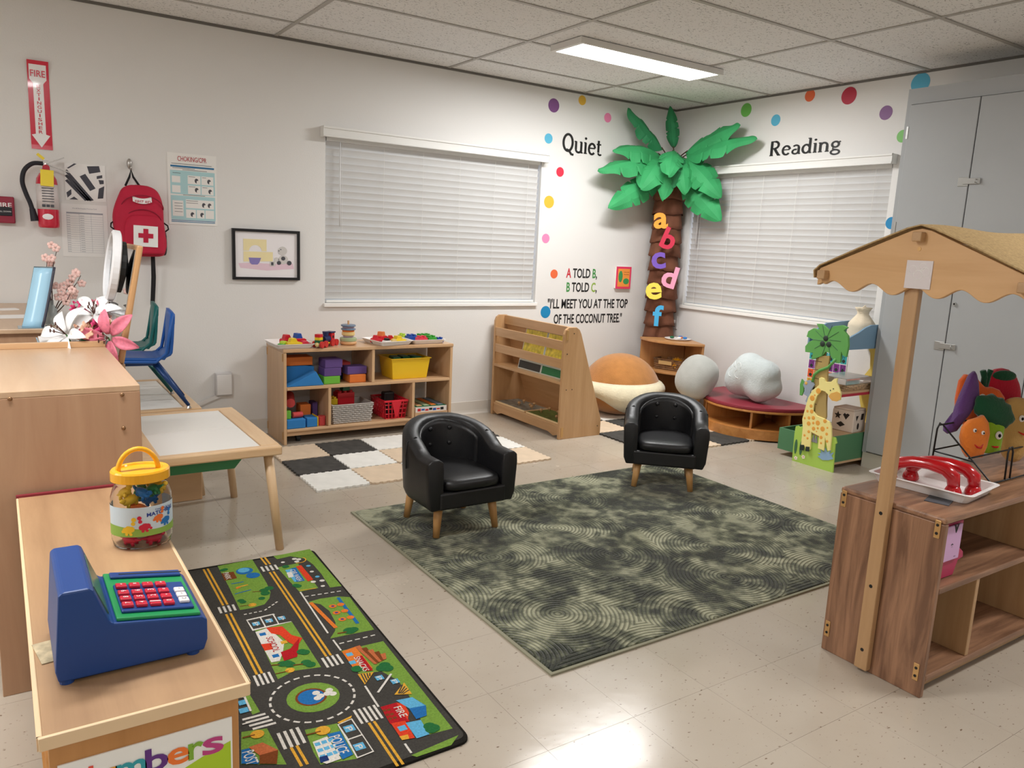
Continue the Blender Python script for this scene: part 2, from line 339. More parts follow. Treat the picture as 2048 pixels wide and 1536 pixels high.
# measured outlines, world metres: RUG_ART on the floor plane, RACK on the front board (y, z)
RUG_ART = [('p','green',[(-4.328,-2.071),(-4.191,-2.069),(-4.197,-2.185),(-4.204,-2.316),(-4.213,-2.395),(-4.232,-2.445),(-4.26,-2.482),(-4.305,-2.49),(-4.347,-2.486),(-4.335,-2.275)]),('p','green',[(-4.107,-2.074),(-3.951,-2.067),(-3.964,-2.467),(-4.007,-2.459),(-3.994,-2.329),(-3.992,-2.228),(-4.002,-2.154),(-4.047,-2.105),(-4.103,-2.11)]),('p','green',[(-4.127,-2.19),(-4.043,-2.186),(-4.04,-2.266),(-4.047,-2.443),(-4.119,-2.442),(-4.123,-2.343)]),('p','green',[(-4.118,-2.536),(-4.07,-2.531),(-4.012,-2.541),(-3.972,-2.569),(-3.991,-2.837),(-4.142,-2.824),(-4.11,-2.784),(-4.087,-2.728),(-4.076,-2.637),(-4.085,-2.575)]),('p','green',[(-4.34,-2.638),(-4.216,-2.652),(-4.228,-2.978),(-4.305,-2.959),(-4.363,-2.981),(-4.352,-2.813)]),('p','green',[(-4.14,-2.916),(-3.996,-2.923),(-4.024,-3.447),(-4.096,-3.439),(-4.073,-3.324),(-4.057,-3.234),(-4.054,-3.157),(-4.076,-3.09),(-4.141,-3.068)]),('p','green',[(-4.478,-3.0),(-4.457,-3.003),(-4.454,-3.118),(-4.476,-3.121),(-4.475,-3.043)]),('p','green',[(-4.522,-3.184),(-4.459,-3.201),(-4.459,-3.371),(-4.557,-3.315)]),('p','green',[(-4.374,-3.257),(-4.288,-3.272),(-4.291,-3.329),(-4.298,-3.437),(-4.386,-3.413),(-4.385,-3.358)]),('p','green',[(-4.172,-3.493),(-4.024,-3.48),(-4.062,-3.508),(-4.163,-3.506)]),('y',(-4.375,-2.078),(-4.382,-2.424)),('y',(-4.389,-2.495),(-4.402,-2.927)),('y',(-4.149,-2.066),(-4.149,-2.147)),('y',(-4.158,-2.221),(-4.185,-2.926)),('y',(-4.205,-3.312),(-4.213,-3.515)),('y',(-4.421,-3.311),(-4.421,-3.396)),('l','white',0.006,[(-4.117,-2.445),(-4.136,-2.787)]),('l','white',0.006,[(-4.137,-2.838),(-4.139,-2.913)]),('l','white',0.006,[(-4.151,-3.139),(-4.159,-3.256)]),('l','white',0.006,[(-4.166,-3.442),(-4.168,-3.485)]),('l','white',0.006,[(-4.115,-2.489),(-4.101,-2.491)]),('l','white',0.006,[(-4.091,-2.492),(-4.077,-2.494)]),('l','white',0.006,[(-4.068,-2.495),(-4.053,-2.497)]),('l','white',0.006,[(-4.044,-2.498),(-4.03,-2.5)]),('l','white',0.006,[(-4.02,-2.501),(-4.006,-2.503)]),('l','white',0.006,[(-3.997,-2.504),(-3.982,-2.506)]),('l','white',0.006,[(-4.128,-2.871),(-4.112,-2.871)]),('l','white',0.006,[(-4.101,-2.871),(-4.084,-2.871)]),('l','white',0.006,[(-4.074,-2.871),(-4.057,-2.872)]),('l','white',0.006,[(-4.046,-2.872),(-4.03,-2.872)]),('l','white',0.006,[(-4.019,-2.872),(-4.003,-2.872)]),('l','white',0.006,[(-4.344,-2.527),(-4.334,-2.527)]),('l','white',0.006,[(-4.327,-2.528),(-4.317,-2.528)]),('l','white',0.006,[(-4.31,-2.528),(-4.3,-2.529)]),('l','white',0.006,[(-4.293,-2.529),(-4.283,-2.53)]),('l','white',0.006,[(-4.273,-2.529),(-4.263,-2.521)]),('l','white',0.006,[(-4.256,-2.516),(-4.247,-2.509)]),('l','white',0.006,[(-4.24,-2.504),(-4.23,-2.496)]),('l','white',0.006,[(-4.224,-2.491),(-4.214,-2.483)]),('b',(-4.19,-2.181),(-4.12,-2.186),4,0.05,0.011,0),('b',(-4.416,-2.456),(-4.352,-2.458),4,0.05,0.011,0),('b',(-4.217,-2.96),(-4.153,-2.961),4,0.062,0.013,0),('b',(-4.428,-2.959),(-4.37,-2.96),4,0.062,0.013,0),('b',(-4.477,-3.124),(-4.46,-3.197),4,0.062,0.013,1),('b',(-4.235,-3.272),(-4.163,-3.277),5,0.07,0.014,0),('b',(-4.45,-3.274),(-4.382,-3.274),4,0.075,0.016,0),('ring','white',(-4.305,-3.123),0.118,0.007),('c','green',(-4.303,-3.121),0.075),('c','brown',(-4.308,-3.118),0.045),('c','blue',(-4.308,-3.118),0.038),('c','white',(-4.289,-3.105),0.011),('c','white',(-4.283,-3.125),0.011),('c','white',(-4.294,-3.132),0.011),('c','white',(-4.251,-3.11),0.011),('c','white',(-4.262,-3.124),0.011),('c','white',(-4.248,-3.132),0.011),('c','blue',(-4.248,-2.166),0.032),('c','blue',(-4.23,-2.222),0.026),('c','sky',(-4.249,-2.158),0.022),('p','brown',[(-4.332,-2.149),(-4.287,-2.154),(-4.29,-2.22),(-4.336,-2.221)]),('t','PARK','white',(-4.323,-2.15),(-4.311,-2.216),0.02),('l','blue',0.005,[(-4.322,-2.261),(-4.276,-2.263)]),('l','blue',0.005,[(-4.331,-2.353),(-4.271,-2.344)]),('l','yellow',0.008,[(-4.313,-2.301),(-4.269,-2.296)]),('l','orange',0.01,[(-4.316,-2.31),(-4.3,-2.302)]),('c','dkgreen',(-4.231,-2.372),0.017),('c','dkgreen',(-4.233,-2.398),0.017),('c','dkgreen',(-4.209,-2.362),0.017),('c','dkgreen',(-4.256,-2.432),0.012),('c','dkgreen',(-4.322,-2.43),0.012),('c','dkgreen',(-4.326,-2.415),0.012),('c','dkgreen',(-4.311,-2.119),0.012),('c','dkgreen',(-4.32,-2.122),0.012),('l','brown',0.004,[(-4.271,-2.364),(-4.242,-2.373)]),('c','yellow',(-4.299,-2.468),0.014),('l','brown',0.004,[(-4.34,-2.459),(-4.304,-2.465)]),('p','roof',[(-4.059,-2.217),(-4.037,-2.213),(-4.039,-2.365),(-4.063,-2.372)]),('p','blue',[(-4.086,-2.227),(-4.062,-2.224),(-4.071,-2.359),(-4.102,-2.357),(-4.104,-2.302)]),('p','sky',[(-4.108,-2.231),(-4.081,-2.23),(-4.101,-2.352),(-4.109,-2.353)]),('p','white',[(-4.11,-2.258),(-4.09,-2.256),(-4.097,-2.306),(-4.117,-2.307)]),('t','CAR WASH','white',(-4.085,-2.24),(-4.084,-2.352),0.02),('c','white',(-4.041,-2.141),0.01),('c','white',(-4.041,-2.171),0.01),('c','white',(-4.046,-2.384),0.01),('c','white',(-4.013,-2.389),0.01),('c','white',(-4.027,-2.153),0.01),('arc','yellow',(-4.031,-2.159),0.03,0.005),('c','white',(-4.092,-2.153),0.008),('c','white',(-4.02,-2.292),0.008),('c','white',(-4.027,-2.436),0.008),('c','sky',(-4.014,-2.233),0.009),('c','sky',(-4.017,-2.347),0.009),('c','dkgreen',(-4.109,-2.394),0.014),('c','dkgreen',(-4.114,-2.384),0.014),('c','dkgreen',(-4.095,-2.199),0.014),('l','yellow',0.005,[(-4.116,-2.434),(-4.055,-2.443)]),('l','blue',0.012,[(-4.012,-2.555),(-4.024,-2.773)]),('c','orange',(-4.053,-2.611),0.014),('c','orange',(-4.023,-2.611),0.013),('c','purple',(-4.053,-2.611),0.006),('c','orange',(-4.059,-2.664),0.014),('c','orange',(-4.029,-2.664),0.013),('c','purple',(-4.059,-2.664),0.006),('c','orange',(-4.059,-2.719),0.014),('c','orange',(-4.029,-2.719),0.013),('c','purple',(-4.059,-2.719),0.006),('l','orange',0.014,[(-4.113,-2.547),(-4.1,-2.767)]),('c','dkgreen',(-4.067,-2.807),0.022),('c','dkgreen',(-4.051,-2.805),0.016),('l','brown',0.007,[(-4.11,-2.806),(-4.079,-2.81)]),('p','white',[(-4.348,-2.57),(-4.254,-2.569),(-4.217,-2.655),(-4.35,-2.657)]),('p','road',[(-4.345,-2.578),(-4.304,-2.578),(-4.307,-2.647),(-4.344,-2.647)]),('p','road',[(-4.299,-2.578),(-4.259,-2.576),(-4.262,-2.647),(-4.302,-2.647)]),('p','road',[(-4.254,-2.578),(-4.214,-2.573),(-4.219,-2.651),(-4.258,-2.648)]),('sq','sky',(-4.326,-2.613),0.024),('t','P','white',(-4.33,-2.602),(-4.325,-2.63),0.014),('sq','sky',(-4.282,-2.612),0.024),('t','P','white',(-4.285,-2.6),(-4.281,-2.628),0.014),('sq','sky',(-4.239,-2.613),0.024),('t','P','white',(-4.242,-2.602),(-4.238,-2.63),0.014),('p','white',[(-4.344,-2.669),(-4.298,-2.66),(-4.281,-2.779),(-4.304,-2.839),(-4.328,-2.885),(-4.353,-2.881),(-4.35,-2.773)]),('p','roof',[(-4.305,-2.657),(-4.255,-2.672),(-4.246,-2.744),(-4.221,-2.78),(-4.253,-2.826),(-4.269,-2.786),(-4.279,-2.726),(-4.301,-2.703)]),('p','red',[(-4.277,-2.828),(-4.229,-2.775),(-4.273,-2.886),(-4.316,-2.891),(-4.31,-2.835)]),('p','roof',[(-4.35,-2.757),(-4.319,-2.764),(-4.327,-2.806),(-4.351,-2.803)]),('sq','blue',(-4.327,-2.695),0.02),('sq','blue',(-4.33,-2.849),0.02),('sq','yellow',(-4.282,-2.779),0.02),('t','SCHOOL','red',(-4.314,-2.724),(-4.319,-2.826),0.022),('c','dkgreen',(-4.325,-2.906),0.016),('c','dkgreen',(-4.312,-2.908),0.016),('c','dkgreen',(-4.307,-2.92),0.016),('c','dkgreen',(-4.26,-2.932),0.016),('c','dkgreen',(-4.252,-2.95),0.016),('c','dkgreen',(-4.251,-2.863),0.016),('c','dkgreen',(-4.244,-2.871),0.016),('l','brown',0.005,[(-4.358,-2.897),(-4.334,-2.906)]),('l','brown',0.005,[(-4.3,-2.929),(-4.271,-2.936)]),('c','yellow',(-4.317,-2.952),0.014),('l','brown',0.004,[(-4.361,-2.951),(-4.322,-2.954)]),('p','orange',[(-4.14,-2.923),(-4.091,-2.916),(-4.093,-3.062),(-4.146,-3.052)]),('p','red',[(-4.117,-2.976),(-4.093,-2.976),(-4.097,-3.074),(-4.119,-3.068)]),('t','SNACKS','white',(-4.115,-2.977),(-4.113,-3.068),0.02),('p','wood',[(-4.093,-2.915),(-4.075,-2.914),(-4.07,-3.045),(-4.08,-3.043)]),('p','brown',[(-4.079,-2.936),(-4.061,-2.935),(-4.061,-3.042),(-4.071,-3.04)]),('p','wood',[(-4.066,-2.957),(-4.048,-2.956),(-4.052,-3.039),(-4.062,-3.037)]),('p','brown',[(-4.052,-2.977),(-4.035,-2.977),(-4.043,-3.036),(-4.053,-3.035)]),('p','wood',[(-4.039,-2.997),(-4.021,-2.997),(-4.034,-3.033),(-4.044,-3.032)]),('sq','sky',(-4.125,-2.952),0.02),('sq','sky',(-4.135,-3.001),0.02),('c','dkgreen',(-4.054,-3.064),0.018),('c','dkgreen',(-4.053,-3.084),0.018),('c','dkgreen',(-4.069,-3.075),0.018),('c','dkgreen',(-4.137,-3.042),0.018),('p','yellow',[(-4.147,-3.071),(-4.099,-3.084),(-4.15,-3.135)]),('p','yellow',[(-4.096,-3.225),(-4.043,-3.181),(-4.049,-3.247)]),('l','road',0.004,[(-4.137,-3.075),(-4.144,-3.127)]),('l','road',0.004,[(-4.083,-3.226),(-4.052,-3.189)]),('l','road',0.004,[(-4.129,-3.078),(-4.135,-3.118)]),('l','road',0.004,[(-4.08,-3.228),(-4.05,-3.201)]),('l','road',0.004,[(-4.12,-3.08),(-4.127,-3.109)]),('l','road',0.004,[(-4.076,-3.23),(-4.049,-3.212)]),('l','road',0.004,[(-4.112,-3.083),(-4.119,-3.1)]),('l','road',0.004,[(-4.072,-3.233),(-4.047,-3.224)]),('sq','sky',(-4.097,-3.122),0.024),('t','P','white',(-4.1,-3.114),(-4.097,-3.135),0.014),('sq','sky',(-4.064,-3.162),0.024),('t','P','white',(-4.067,-3.153),(-4.064,-3.175),0.014),('l','white',0.007,[(-4.057,-3.119),(-4.133,-3.192)]),('p','red',[(-4.156,-3.262),(-4.108,-3.264),(-4.112,-3.357),(-4.114,-3.363),(-4.165,-3.349)]),('p','roof',[(-4.108,-3.264),(-4.091,-3.282),(-4.097,-3.326),(-4.116,-3.356)]),('p','roof',[(-4.162,-3.347),(-4.123,-3.354),(-4.133,-3.436),(-4.167,-3.427)]),('p','blue',[(-4.104,-3.254),(-4.056,-3.262),(-4.04,-3.318),(-4.06,-3.362),(-4.093,-3.363),(-4.088,-3.308)]),('p','sky',[(-4.104,-3.254),(-4.056,-3.262),(-4.042,-3.317),(-4.088,-3.308)]),('p','sky',[(-4.126,-3.364),(-4.084,-3.372),(-4.092,-3.441),(-4.13,-3.44)]),('t','FIRE','white',(-4.116,-3.284),(-4.116,-3.337),0.022),('sq','sky',(-4.144,-3.381),0.022),('p','yellow',[(-4.167,-3.41),(-4.143,-3.413),(-4.148,-3.432),(-4.167,-3.428)]),('sq','brown',(-4.153,-3.283),0.01),('sq','brown',(-4.141,-3.286),0.01),('sq','brown',(-4.154,-3.306),0.01),('sq','brown',(-4.142,-3.309),0.01),('sq','brown',(-4.155,-3.326),0.01),('sq','brown',(-4.142,-3.328),0.01),('c','dkgreen',(-4.076,-3.41),0.017),('c','dkgreen',(-4.069,-3.422),0.017),('c','dkgreen',(-4.078,-3.424),0.017),('p','white',[(-4.291,-3.28),(-4.246,-3.273),(-4.25,-3.435),(-4.299,-3.439)]),('p','road',[(-4.288,-3.283),(-4.25,-3.277),(-4.251,-3.352),(-4.288,-3.353)]),('p','road',[(-4.289,-3.358),(-4.251,-3.357),(-4.253,-3.431),(-4.295,-3.434)]),('sq','sky',(-4.269,-3.312),0.028),('t','P','white',(-4.272,-3.305),(-4.269,-3.324),0.018),('sq','sky',(-4.275,-3.397),0.028),('t','P','white',(-4.278,-3.39),(-4.275,-3.408),0.018),('p','blue',[(-4.33,-3.307),(-4.295,-3.311),(-4.301,-3.419),(-4.332,-3.424)]),('t','POLICE','white',(-4.32,-3.323),(-4.317,-3.404),0.03),('p','white',[(-4.374,-3.32),(-4.333,-3.316),(-4.334,-3.42),(-4.373,-3.421),(-4.383,-3.405)]),('sq','sky',(-4.366,-3.335),0.014),('sq','sky',(-4.348,-3.335),0.014),('sq','sky',(-4.33,-3.335),0.014),('sq','sky',(-4.368,-3.362),0.014),('sq','sky',(-4.351,-3.362),0.014),('sq','sky',(-4.333,-3.362),0.014),('sq','sky',(-4.371,-3.389),0.014),('sq','sky',(-4.353,-3.389),0.014),('sq','sky',(-4.336,-3.389),0.014),('p','navy',[(-4.38,-3.387),(-4.36,-3.389),(-4.362,-3.411),(-4.385,-3.41)]),('c','yellow',(-4.334,-3.286),0.02),('l','brown',0.005,[(-4.379,-3.283),(-4.34,-3.287)]),('p','yellow',[(-4.288,-3.272),(-4.241,-3.261),(-4.248,-3.271),(-4.285,-3.28)]),('p','wood',[(-4.523,-3.26),(-4.487,-3.258),(-4.461,-3.308),(-4.508,-3.306)]),('p','brown',[(-4.508,-3.306),(-4.461,-3.308),(-4.48,-3.36),(-4.517,-3.338)]),('p','blue',[(-4.542,-3.262),(-4.523,-3.265),(-4.515,-3.33),(-4.52,-3.337),(-4.556,-3.316)]),('t','POST','white',(-4.531,-3.275),(-4.53,-3.331),0.03),('c','yellow',(-4.489,-3.217),0.018),('l','brown',0.005,[(-4.527,-3.213),(-4.495,-3.217)]),('sq','sky',(-4.484,-3.054),0.024),('sq','sky',(-4.492,-3.093),0.024),('l','white',0.006,[(-4.483,-3.026),(-4.473,-3.027),(-4.476,-3.106)]),('l','white',0.006,[(-4.512,-3.155),(-4.493,-3.156)])]
RACK = {'board': [(-2.0125,0.1855),(-2.0159,0.2311),(-2.0334,0.2391),(-2.0485,0.2304),(-2.0609,0.2412),(-2.0763,0.2286),(-2.0849,0.1983),(-2.0982,0.2014),(-2.2733,0.2148),(-2.2889,0.2263),(-2.3105,0.2237),(-2.3233,0.1918),(-2.312,0.1812),(-2.3213,-0.0006),(-2.017,-0.0064)],'trunk': [(-2.1296,0.7158),(-2.2042,0.7267),(-2.201,0.6229),(-2.2115,0.5323),(-2.2191,0.4252),(-2.2303,0.3419),(-2.2017,0.1978),(-2.142,0.2116),(-2.1526,0.3332),(-2.1277,0.4858),(-2.1201,0.6096)],'palm': [(-2.0879,0.9158),(-2.1267,0.9186),(-2.1642,0.8963),(-2.1783,0.8866),(-2.2126,0.9146),(-2.2692,0.927),(-2.3051,0.9163),(-2.2818,0.895),(-2.3145,0.8656),(-2.3249,0.8076),(-2.3199,0.7361),(-2.2942,0.7436),(-2.2831,0.7645),(-2.284,0.6969),(-2.26,0.6895),(-2.2223,0.718),(-2.2016,0.7454),(-2.1754,0.7493),(-2.1535,0.7193),(-2.1208,0.7029),(-2.0789,0.685),(-2.0864,0.729),(-2.0285,0.727),(-2.0237,0.7631),(-2.0466,0.7935),(-2.0796,0.8133),(-2.0261,0.8259),(-2.0331,0.8617),(-2.07,0.8854),(-2.1147,0.8791)],'giraffe': [(-2.1552,0.5766),(-2.1672,0.5849),(-2.1893,0.5824),(-2.205,0.562),(-2.2424,0.57),(-2.2607,0.5908),(-2.2808,0.598),(-2.2802,0.5713),(-2.3011,0.5408),(-2.3183,0.5059),(-2.3193,0.4681),(-2.292,0.4535),(-2.2526,0.4628),(-2.2324,0.4859),(-2.2089,0.5009),(-2.1825,0.5038),(-2.1534,0.4593),(-2.139,0.4015),(-2.1398,0.3621),(-2.1698,0.3368),(-2.2234,0.3287),(-2.2637,0.3179),(-2.2802,0.2905),(-2.2911,0.2229),(-2.2924,0.1372),(-2.2757,0.133),(-2.2477,0.2127),(-2.2506,0.1267),(-2.2062,0.1314),(-2.2044,0.2103),(-2.1448,0.2242),(-2.1511,0.1097),(-2.1233,0.0946),(-2.1085,0.1232),(-2.0812,0.1084),(-2.0797,0.2374),(-2.068,0.2911),(-2.0832,0.3823),(-2.0936,0.44),(-2.118,0.4919),(-2.1608,0.5348)],'monkey': [(-2.0533,0.5395),(-2.0832,0.5525),(-2.1157,0.5425),(-2.1264,0.5287),(-2.1122,0.5026),(-2.1016,0.481),(-2.1122,0.4356),(-2.0993,0.3975),(-2.0747,0.4125),(-2.0838,0.446),(-2.0552,0.4565),(-2.06,0.4892),(-2.0431,0.5139)],'leaf': [(-2.0246,0.5504),(-2.045,0.5341),(-2.0487,0.4712),(-2.039,0.4415),(-2.0223,0.4423),(-2.0157,0.513)],'tail': [(-2.1065,0.5448),(-2.1134,0.5929),(-2.1486,0.6259),(-2.2054,0.6543),(-2.2347,0.6894),(-2.2523,0.7148)],'muzzle': [(-2.2381,0.4754),(-2.2522,0.4974),(-2.2919,0.5162),(-2.3162,0.5093),(-2.3224,0.4763),(-2.3002,0.4552),(-2.2666,0.4539)],'agave': [(-2.2048,0.0753),(-2.2246,0.0923),(-2.2017,0.0984),(-2.2275,0.1034),(-2.22,0.1269),(-2.2437,0.1131),(-2.2522,0.1468),(-2.2689,0.1195),(-2.2919,0.141),(-2.2866,0.1161),(-2.3146,0.1311),(-2.3011,0.1041),(-2.3161,0.0884),(-2.284,0.0721),(-2.2418,0.0626)],'spots': [((-2.1617,0.496),0.0181),((-2.1247,0.442),0.0181),((-2.1227,0.3903),0.0115),((-2.1317,0.3565),0.0132),((-2.1008,0.3525),0.009),((-2.1171,0.3113),0.0107),((-2.1484,0.318),0.0132),((-2.0865,0.3032),0.0074),((-2.1202,0.2745),0.0148),((-2.1527,0.2857),0.009),((-2.1845,0.2927),0.0164),((-2.2339,0.3153),0.0132),((-2.1593,0.2498),0.0132),((-2.189,0.2597),0.0082),((-2.2237,0.2621),0.0164),((-2.2563,0.2773),0.0066),((-2.1271,0.2225),0.0099),((-2.0994,0.192),0.0082),((-2.124,0.1777),0.0082),((-2.2199,0.2061),0.0115),((-2.2566,0.2367),0.0099),((-2.2652,0.1917),0.009),((-2.2247,0.1701),0.0074),((-2.1832,0.237),0.0049),((-2.1395,0.4645),0.0066)],'hooves': [[(-2.0764,0.1235),(-2.1051,0.1289),(-2.1072,0.0922),(-2.0783,0.0882)],[(-2.1196,0.1219),(-2.1471,0.1263),(-2.1485,0.0953),(-2.12,0.0921)]],'eyes': [(-2.2455,0.5153),(-2.2649,0.5289)],'coconuts': [(-2.166,0.8319),(-2.1476,0.7952),(-2.1921,0.7973)],'flowers': [(-2.045,0.024),(-2.1005,0.0458)]}
# ================================================================ BLINDS
mat('blind_slat', '#cfcecc', .5, k=1.05); mat('blind_cord', '#d8d6d2', .7); mat('blind_rail', '#e6e5e1', .4, k=1.05); mat('wand', '#e8e8e8', .15, k=1)
def blind(name, label, axis, hole, a_val):
    a0, a1, z0, z1 = hole; vl0, vl1, vz0, vz1 = a_val
    t = thing(name, label, 'window blind', ((a0+a1)/2, 0, z0) if axis == 'y' else (0, (a0+a1)/2, z0), 0, 'window blinds')
    def W_(u, d, z): return (u, d, z) if axis == 'y' else (d, u, z)
    def bx(mb, u0, u1, d0, d1, v0, v1): return mb.box(u0, u1, d0, d1, v0, v1) if axis == 'y' else mb.box(d0, d1, u0, u1, v0, v1)
    o = t.location
    # valance with a small step profile
    v = MB(o); bx(v, vl0, vl1, -.062, -.046, vz0, vz1); bx(v, vl0, vl1, -.068, -.062, vz0, vz0+.012); bx(v, vl0, vl1, -.068, -.062, vz1-.014, vz1)
    bx(v, vl0, vl0+.012, -.046, .0, vz0, vz1); bx(v, vl1-.012, vl1, -.046, .0, vz0, vz1); v.build('valance', 'blind_rail', t, bevel=.002)
    hr = MB(o); bx(hr, a0+.01, a1-.01, .005, .05, z1-.05, z1-.008); hr.build('head_rail', 'blind_rail', t)
    n = 23; zt = z1-.075; zb = z0+.05; tilt = math.radians(-76)
    sl = []
    prof = [(-.0255, -.0006), (-.012, .0018), (0, .0026), (.012, .0018), (.0255, -.0006), (.0255, .0018), (.012, .0042), (0, .005), (-.012, .0042), (-.0255, .0018)]
    pp = [(d*math.cos(tilt)-h*math.sin(tilt)+.03, d*math.sin(tilt)+h*math.cos(tilt)) for d, h in prof]
    mb = MB()
    if axis == 'y': mb.prism(pp, 'x', a0+.012, a1-.012)
    else: mb.prism([(d, z) for d, z in pp], 'y', a0+.012, a1-.012)
    mb.o = Vector((o.x, o.y, 0)); mb.v = [p-mb.o for p in mb.v]
    me = mb.mesh('slat'); me.materials.append(MATS['blind_slat'])
    for i in range(n):
        s = bpy.data.objects.new('slat', me); COL.objects.link(s); s.parent = t; s.location = (0, 0, zt-(zt-zb)*i/(n-1)-o.z)
    br = MB(o); bx(br, a0+.012, a1-.012, .004, .054, z0+.002, z0+.02); br.build('bottom_rail', 'blind_rail', t, bevel=.003)
    for i in range(6):
        u = a0+.12+(a1-a0-.24)*i/5
        for d in (.006, .052):
            c = MB(o); c.cyl(W_(u, d, z0+.02), W_(u, d, z1-.05), .0011, n=5); c.build('ladder_cord', 'blind_cord', t)
    w = MB(o); u = a0+.1 if axis == 'y' else a1-.1
    w.tube([W_(u, -.004, z1-.05), W_(u, -.006, z1-.6)], .0042, 6); w.build('tilt_wand', 'wand', t, smooth=True)
    return t
blind('window_blind', 'closed white horizontal blind on the window above the toy shelf', 'y', W1, (-3.172, -1.365, 1.952, 2.018))
blind('window_blind', 'closed white horizontal blind on the window beside the grey cabinet', 'x', W2, (-2.075, -.235, 1.955, 2.02))
# ================================================================ WALL DOTS AND LETTERING
DOTC = dict(purple='#7a4a82', yellow='#e0b23c', pink='#ec86b0', blue='#58b0d0', red='#d63048', orange='#e0683c', dblue='#1a84b8', green='#6cb450', crimson='#b42840')
for k_, v_ in DOTC.items(): mat('dot_'+k_, v_, .45, k=1.1)
def dots(lst, axis):
    for (u, z, r, c, lb) in lst:
        pts = [(u+r*math.cos(a), z+r*math.sin(a)) for a in [2*math.pi*i/32 for i in range(32)]]
        mb = MB((u, 0, z) if axis == 'y' else (0, u, z)); mb.prism(pts, axis, -.0015, 0)
        o = mb.build('wall_dot', 'dot_'+c, loc=((u, 0, z) if axis == 'y' else (0, u, z))); tag(o, lb, 'wall decal', 'coloured wall dots')
dots([(-1.307, 2.391, .052, 'purple', 'purple wall dot above the left window corner'), (-1.032, 2.466, .037, 'yellow', 'yellow wall dot near the ceiling above the word Quiet'),
      (-.76, 2.367, .037, 'pink', 'pink wall dot between the word Quiet and the palm leaf'), (-1.34, 2.141, .038, 'blue', 'light blue wall dot left of the word Quiet'),
      (-1.211, 1.9, .037, 'red', 'red wall dot below the word Quiet'), (-1.303, 1.662, .048, 'yellow', 'large yellow wall dot right of the blind'),
      (-1.316, 1.377, .037, 'pink', 'pink wall dot below the large yellow dot'), (-1.214, 1.098, .036, 'orange', 'orange wall dot left of the words A TOLD B'),
      (-1.279, .79, .049, 'dblue', 'deep blue wall dot at the lower left of the quote')], 'y')
dots([(-.768, 2.44, .052, 'green', 'green wall dot above the right palm leaves'), (-1.062, 2.334, .042, 'blue', 'light blue wall dot above the word Reading'),
      (-1.343, 2.477, .042, 'orange', 'orange wall dot near the ceiling above the word Reading'), (-1.661, 2.437, .058, 'crimson', 'large crimson wall dot near the ceiling'),
      (-1.952, 2.293, .046, 'purple', 'purple wall dot left of the grey cabinet'), (-2.163, 2.452, .062, 'blue', 'large blue wall dot above the grey cabinet edge'),
      (-2.09, 2.132, .04, 'green', 'green wall dot half hidden by the grey cabinet'), (-2.09, 1.576, .04, 'dblue', 'blue wall dot on the jamb beside the grey cabinet')], 'x')
mat('vinyl_black', '#1c1a1a', .5, k=1); mat('vinyl_green', '#3f8a44', .5); mat('vinyl_lime', '#8aa845', .5); mat('vinyl_red', '#c02c38', .5)
# serif words from strokes: every glyph is a list of (polyline, width); serifs are short bars
def arc(cx, cy, rx, ry, a0, a1, n=14): return [(cx+rx*math.cos(math.radians(a0+(a1-a0)*i/n)), cy+ry*math.sin(math.radians(a0+(a1-a0)*i/n))) for i in range(n+1)]
def sf(x, y, w=.16): return ([(x-w/2-.02, y), (x+w/2+.02, y)], .045)
SER = {
 'Q': (.72, [(arc(.34, .5, .27, .46, 0, 360, 28), .09), ([(.26, .12), (.42, .06), (.56, -.12), (.7, -.14)], .09)]),
 'u': (.56, [([(.1, .62), (.1, .2)], .09), (arc(.26, .2, .16, .17, 180, 340), .08), ([(.42, .62), (.42, .03)], .09), sf(.07, .62, .1), sf(.39, .62, .1), sf(.46, .03, .1)]),
 'i': (.28, [([(.12, .62), (.12, .03)], .09), sf(.09, .62, .1), sf(.12, .03), (arc(.12, .86, .03, .03, 0, 360, 10), .06)]),
 'e': (.5, [(arc(.24, .32, .19, .3, 10, 320), .085), ([(.06, .36), (.42, .36)], .05)]),
 't': (.36, [([(.14, .84), (.14, .16)], .09), (arc(.24, .14, .1, .11, 180, 330), .07), ([(.02, .62), (.3, .62)], .055)]),
 'R': (.7, [([(.14, 1), (.14, .03)], .1), (arc(.3, .75, .2, .24, 90, -90), .09), ([(.08, .99), (.3, .99)], .06), ([(.14, .51), (.3, .51)], .06), ([(.3, .5), (.42, .25), (.54, .03)], .1), sf(.14, .03), sf(.56, .03, .12)]),
 'a': (.52, [(arc(.24, .45, .15, .16, 150, 10), .075), ([(.39, .48), (.39, .03)], .09), (arc(.22, .18, .15, .15, 60, 360), .075), sf(.43, .03, .08)]),
 'd': (.58, [([(.43, 1), (.43, .03)], .09), (arc(.25, .31, .18, .28, 30, 330), .085), sf(.39, 1, .1), sf(.47, .03, .1)]),
 'n': (.58, [([(.1, .62), (.1, .03)], .09), (arc(.27, .42, .16, .19, 170, 0), .08), ([(.43, .42), (.43, .03)], .09), sf(.07, .62, .1), sf(.1, .03), sf(.43, .03)]),
 'g': (.54, [(arc(.24, .44, .16, .18, 0, 360, 20), .08), ([(.38, .56), (.48, .62)], .06), (arc(.25, -.06, .2, .15, 0, 360, 20), .07), ([(.16, .26), (.12, .16), (.3, .08)], .06)]),
}
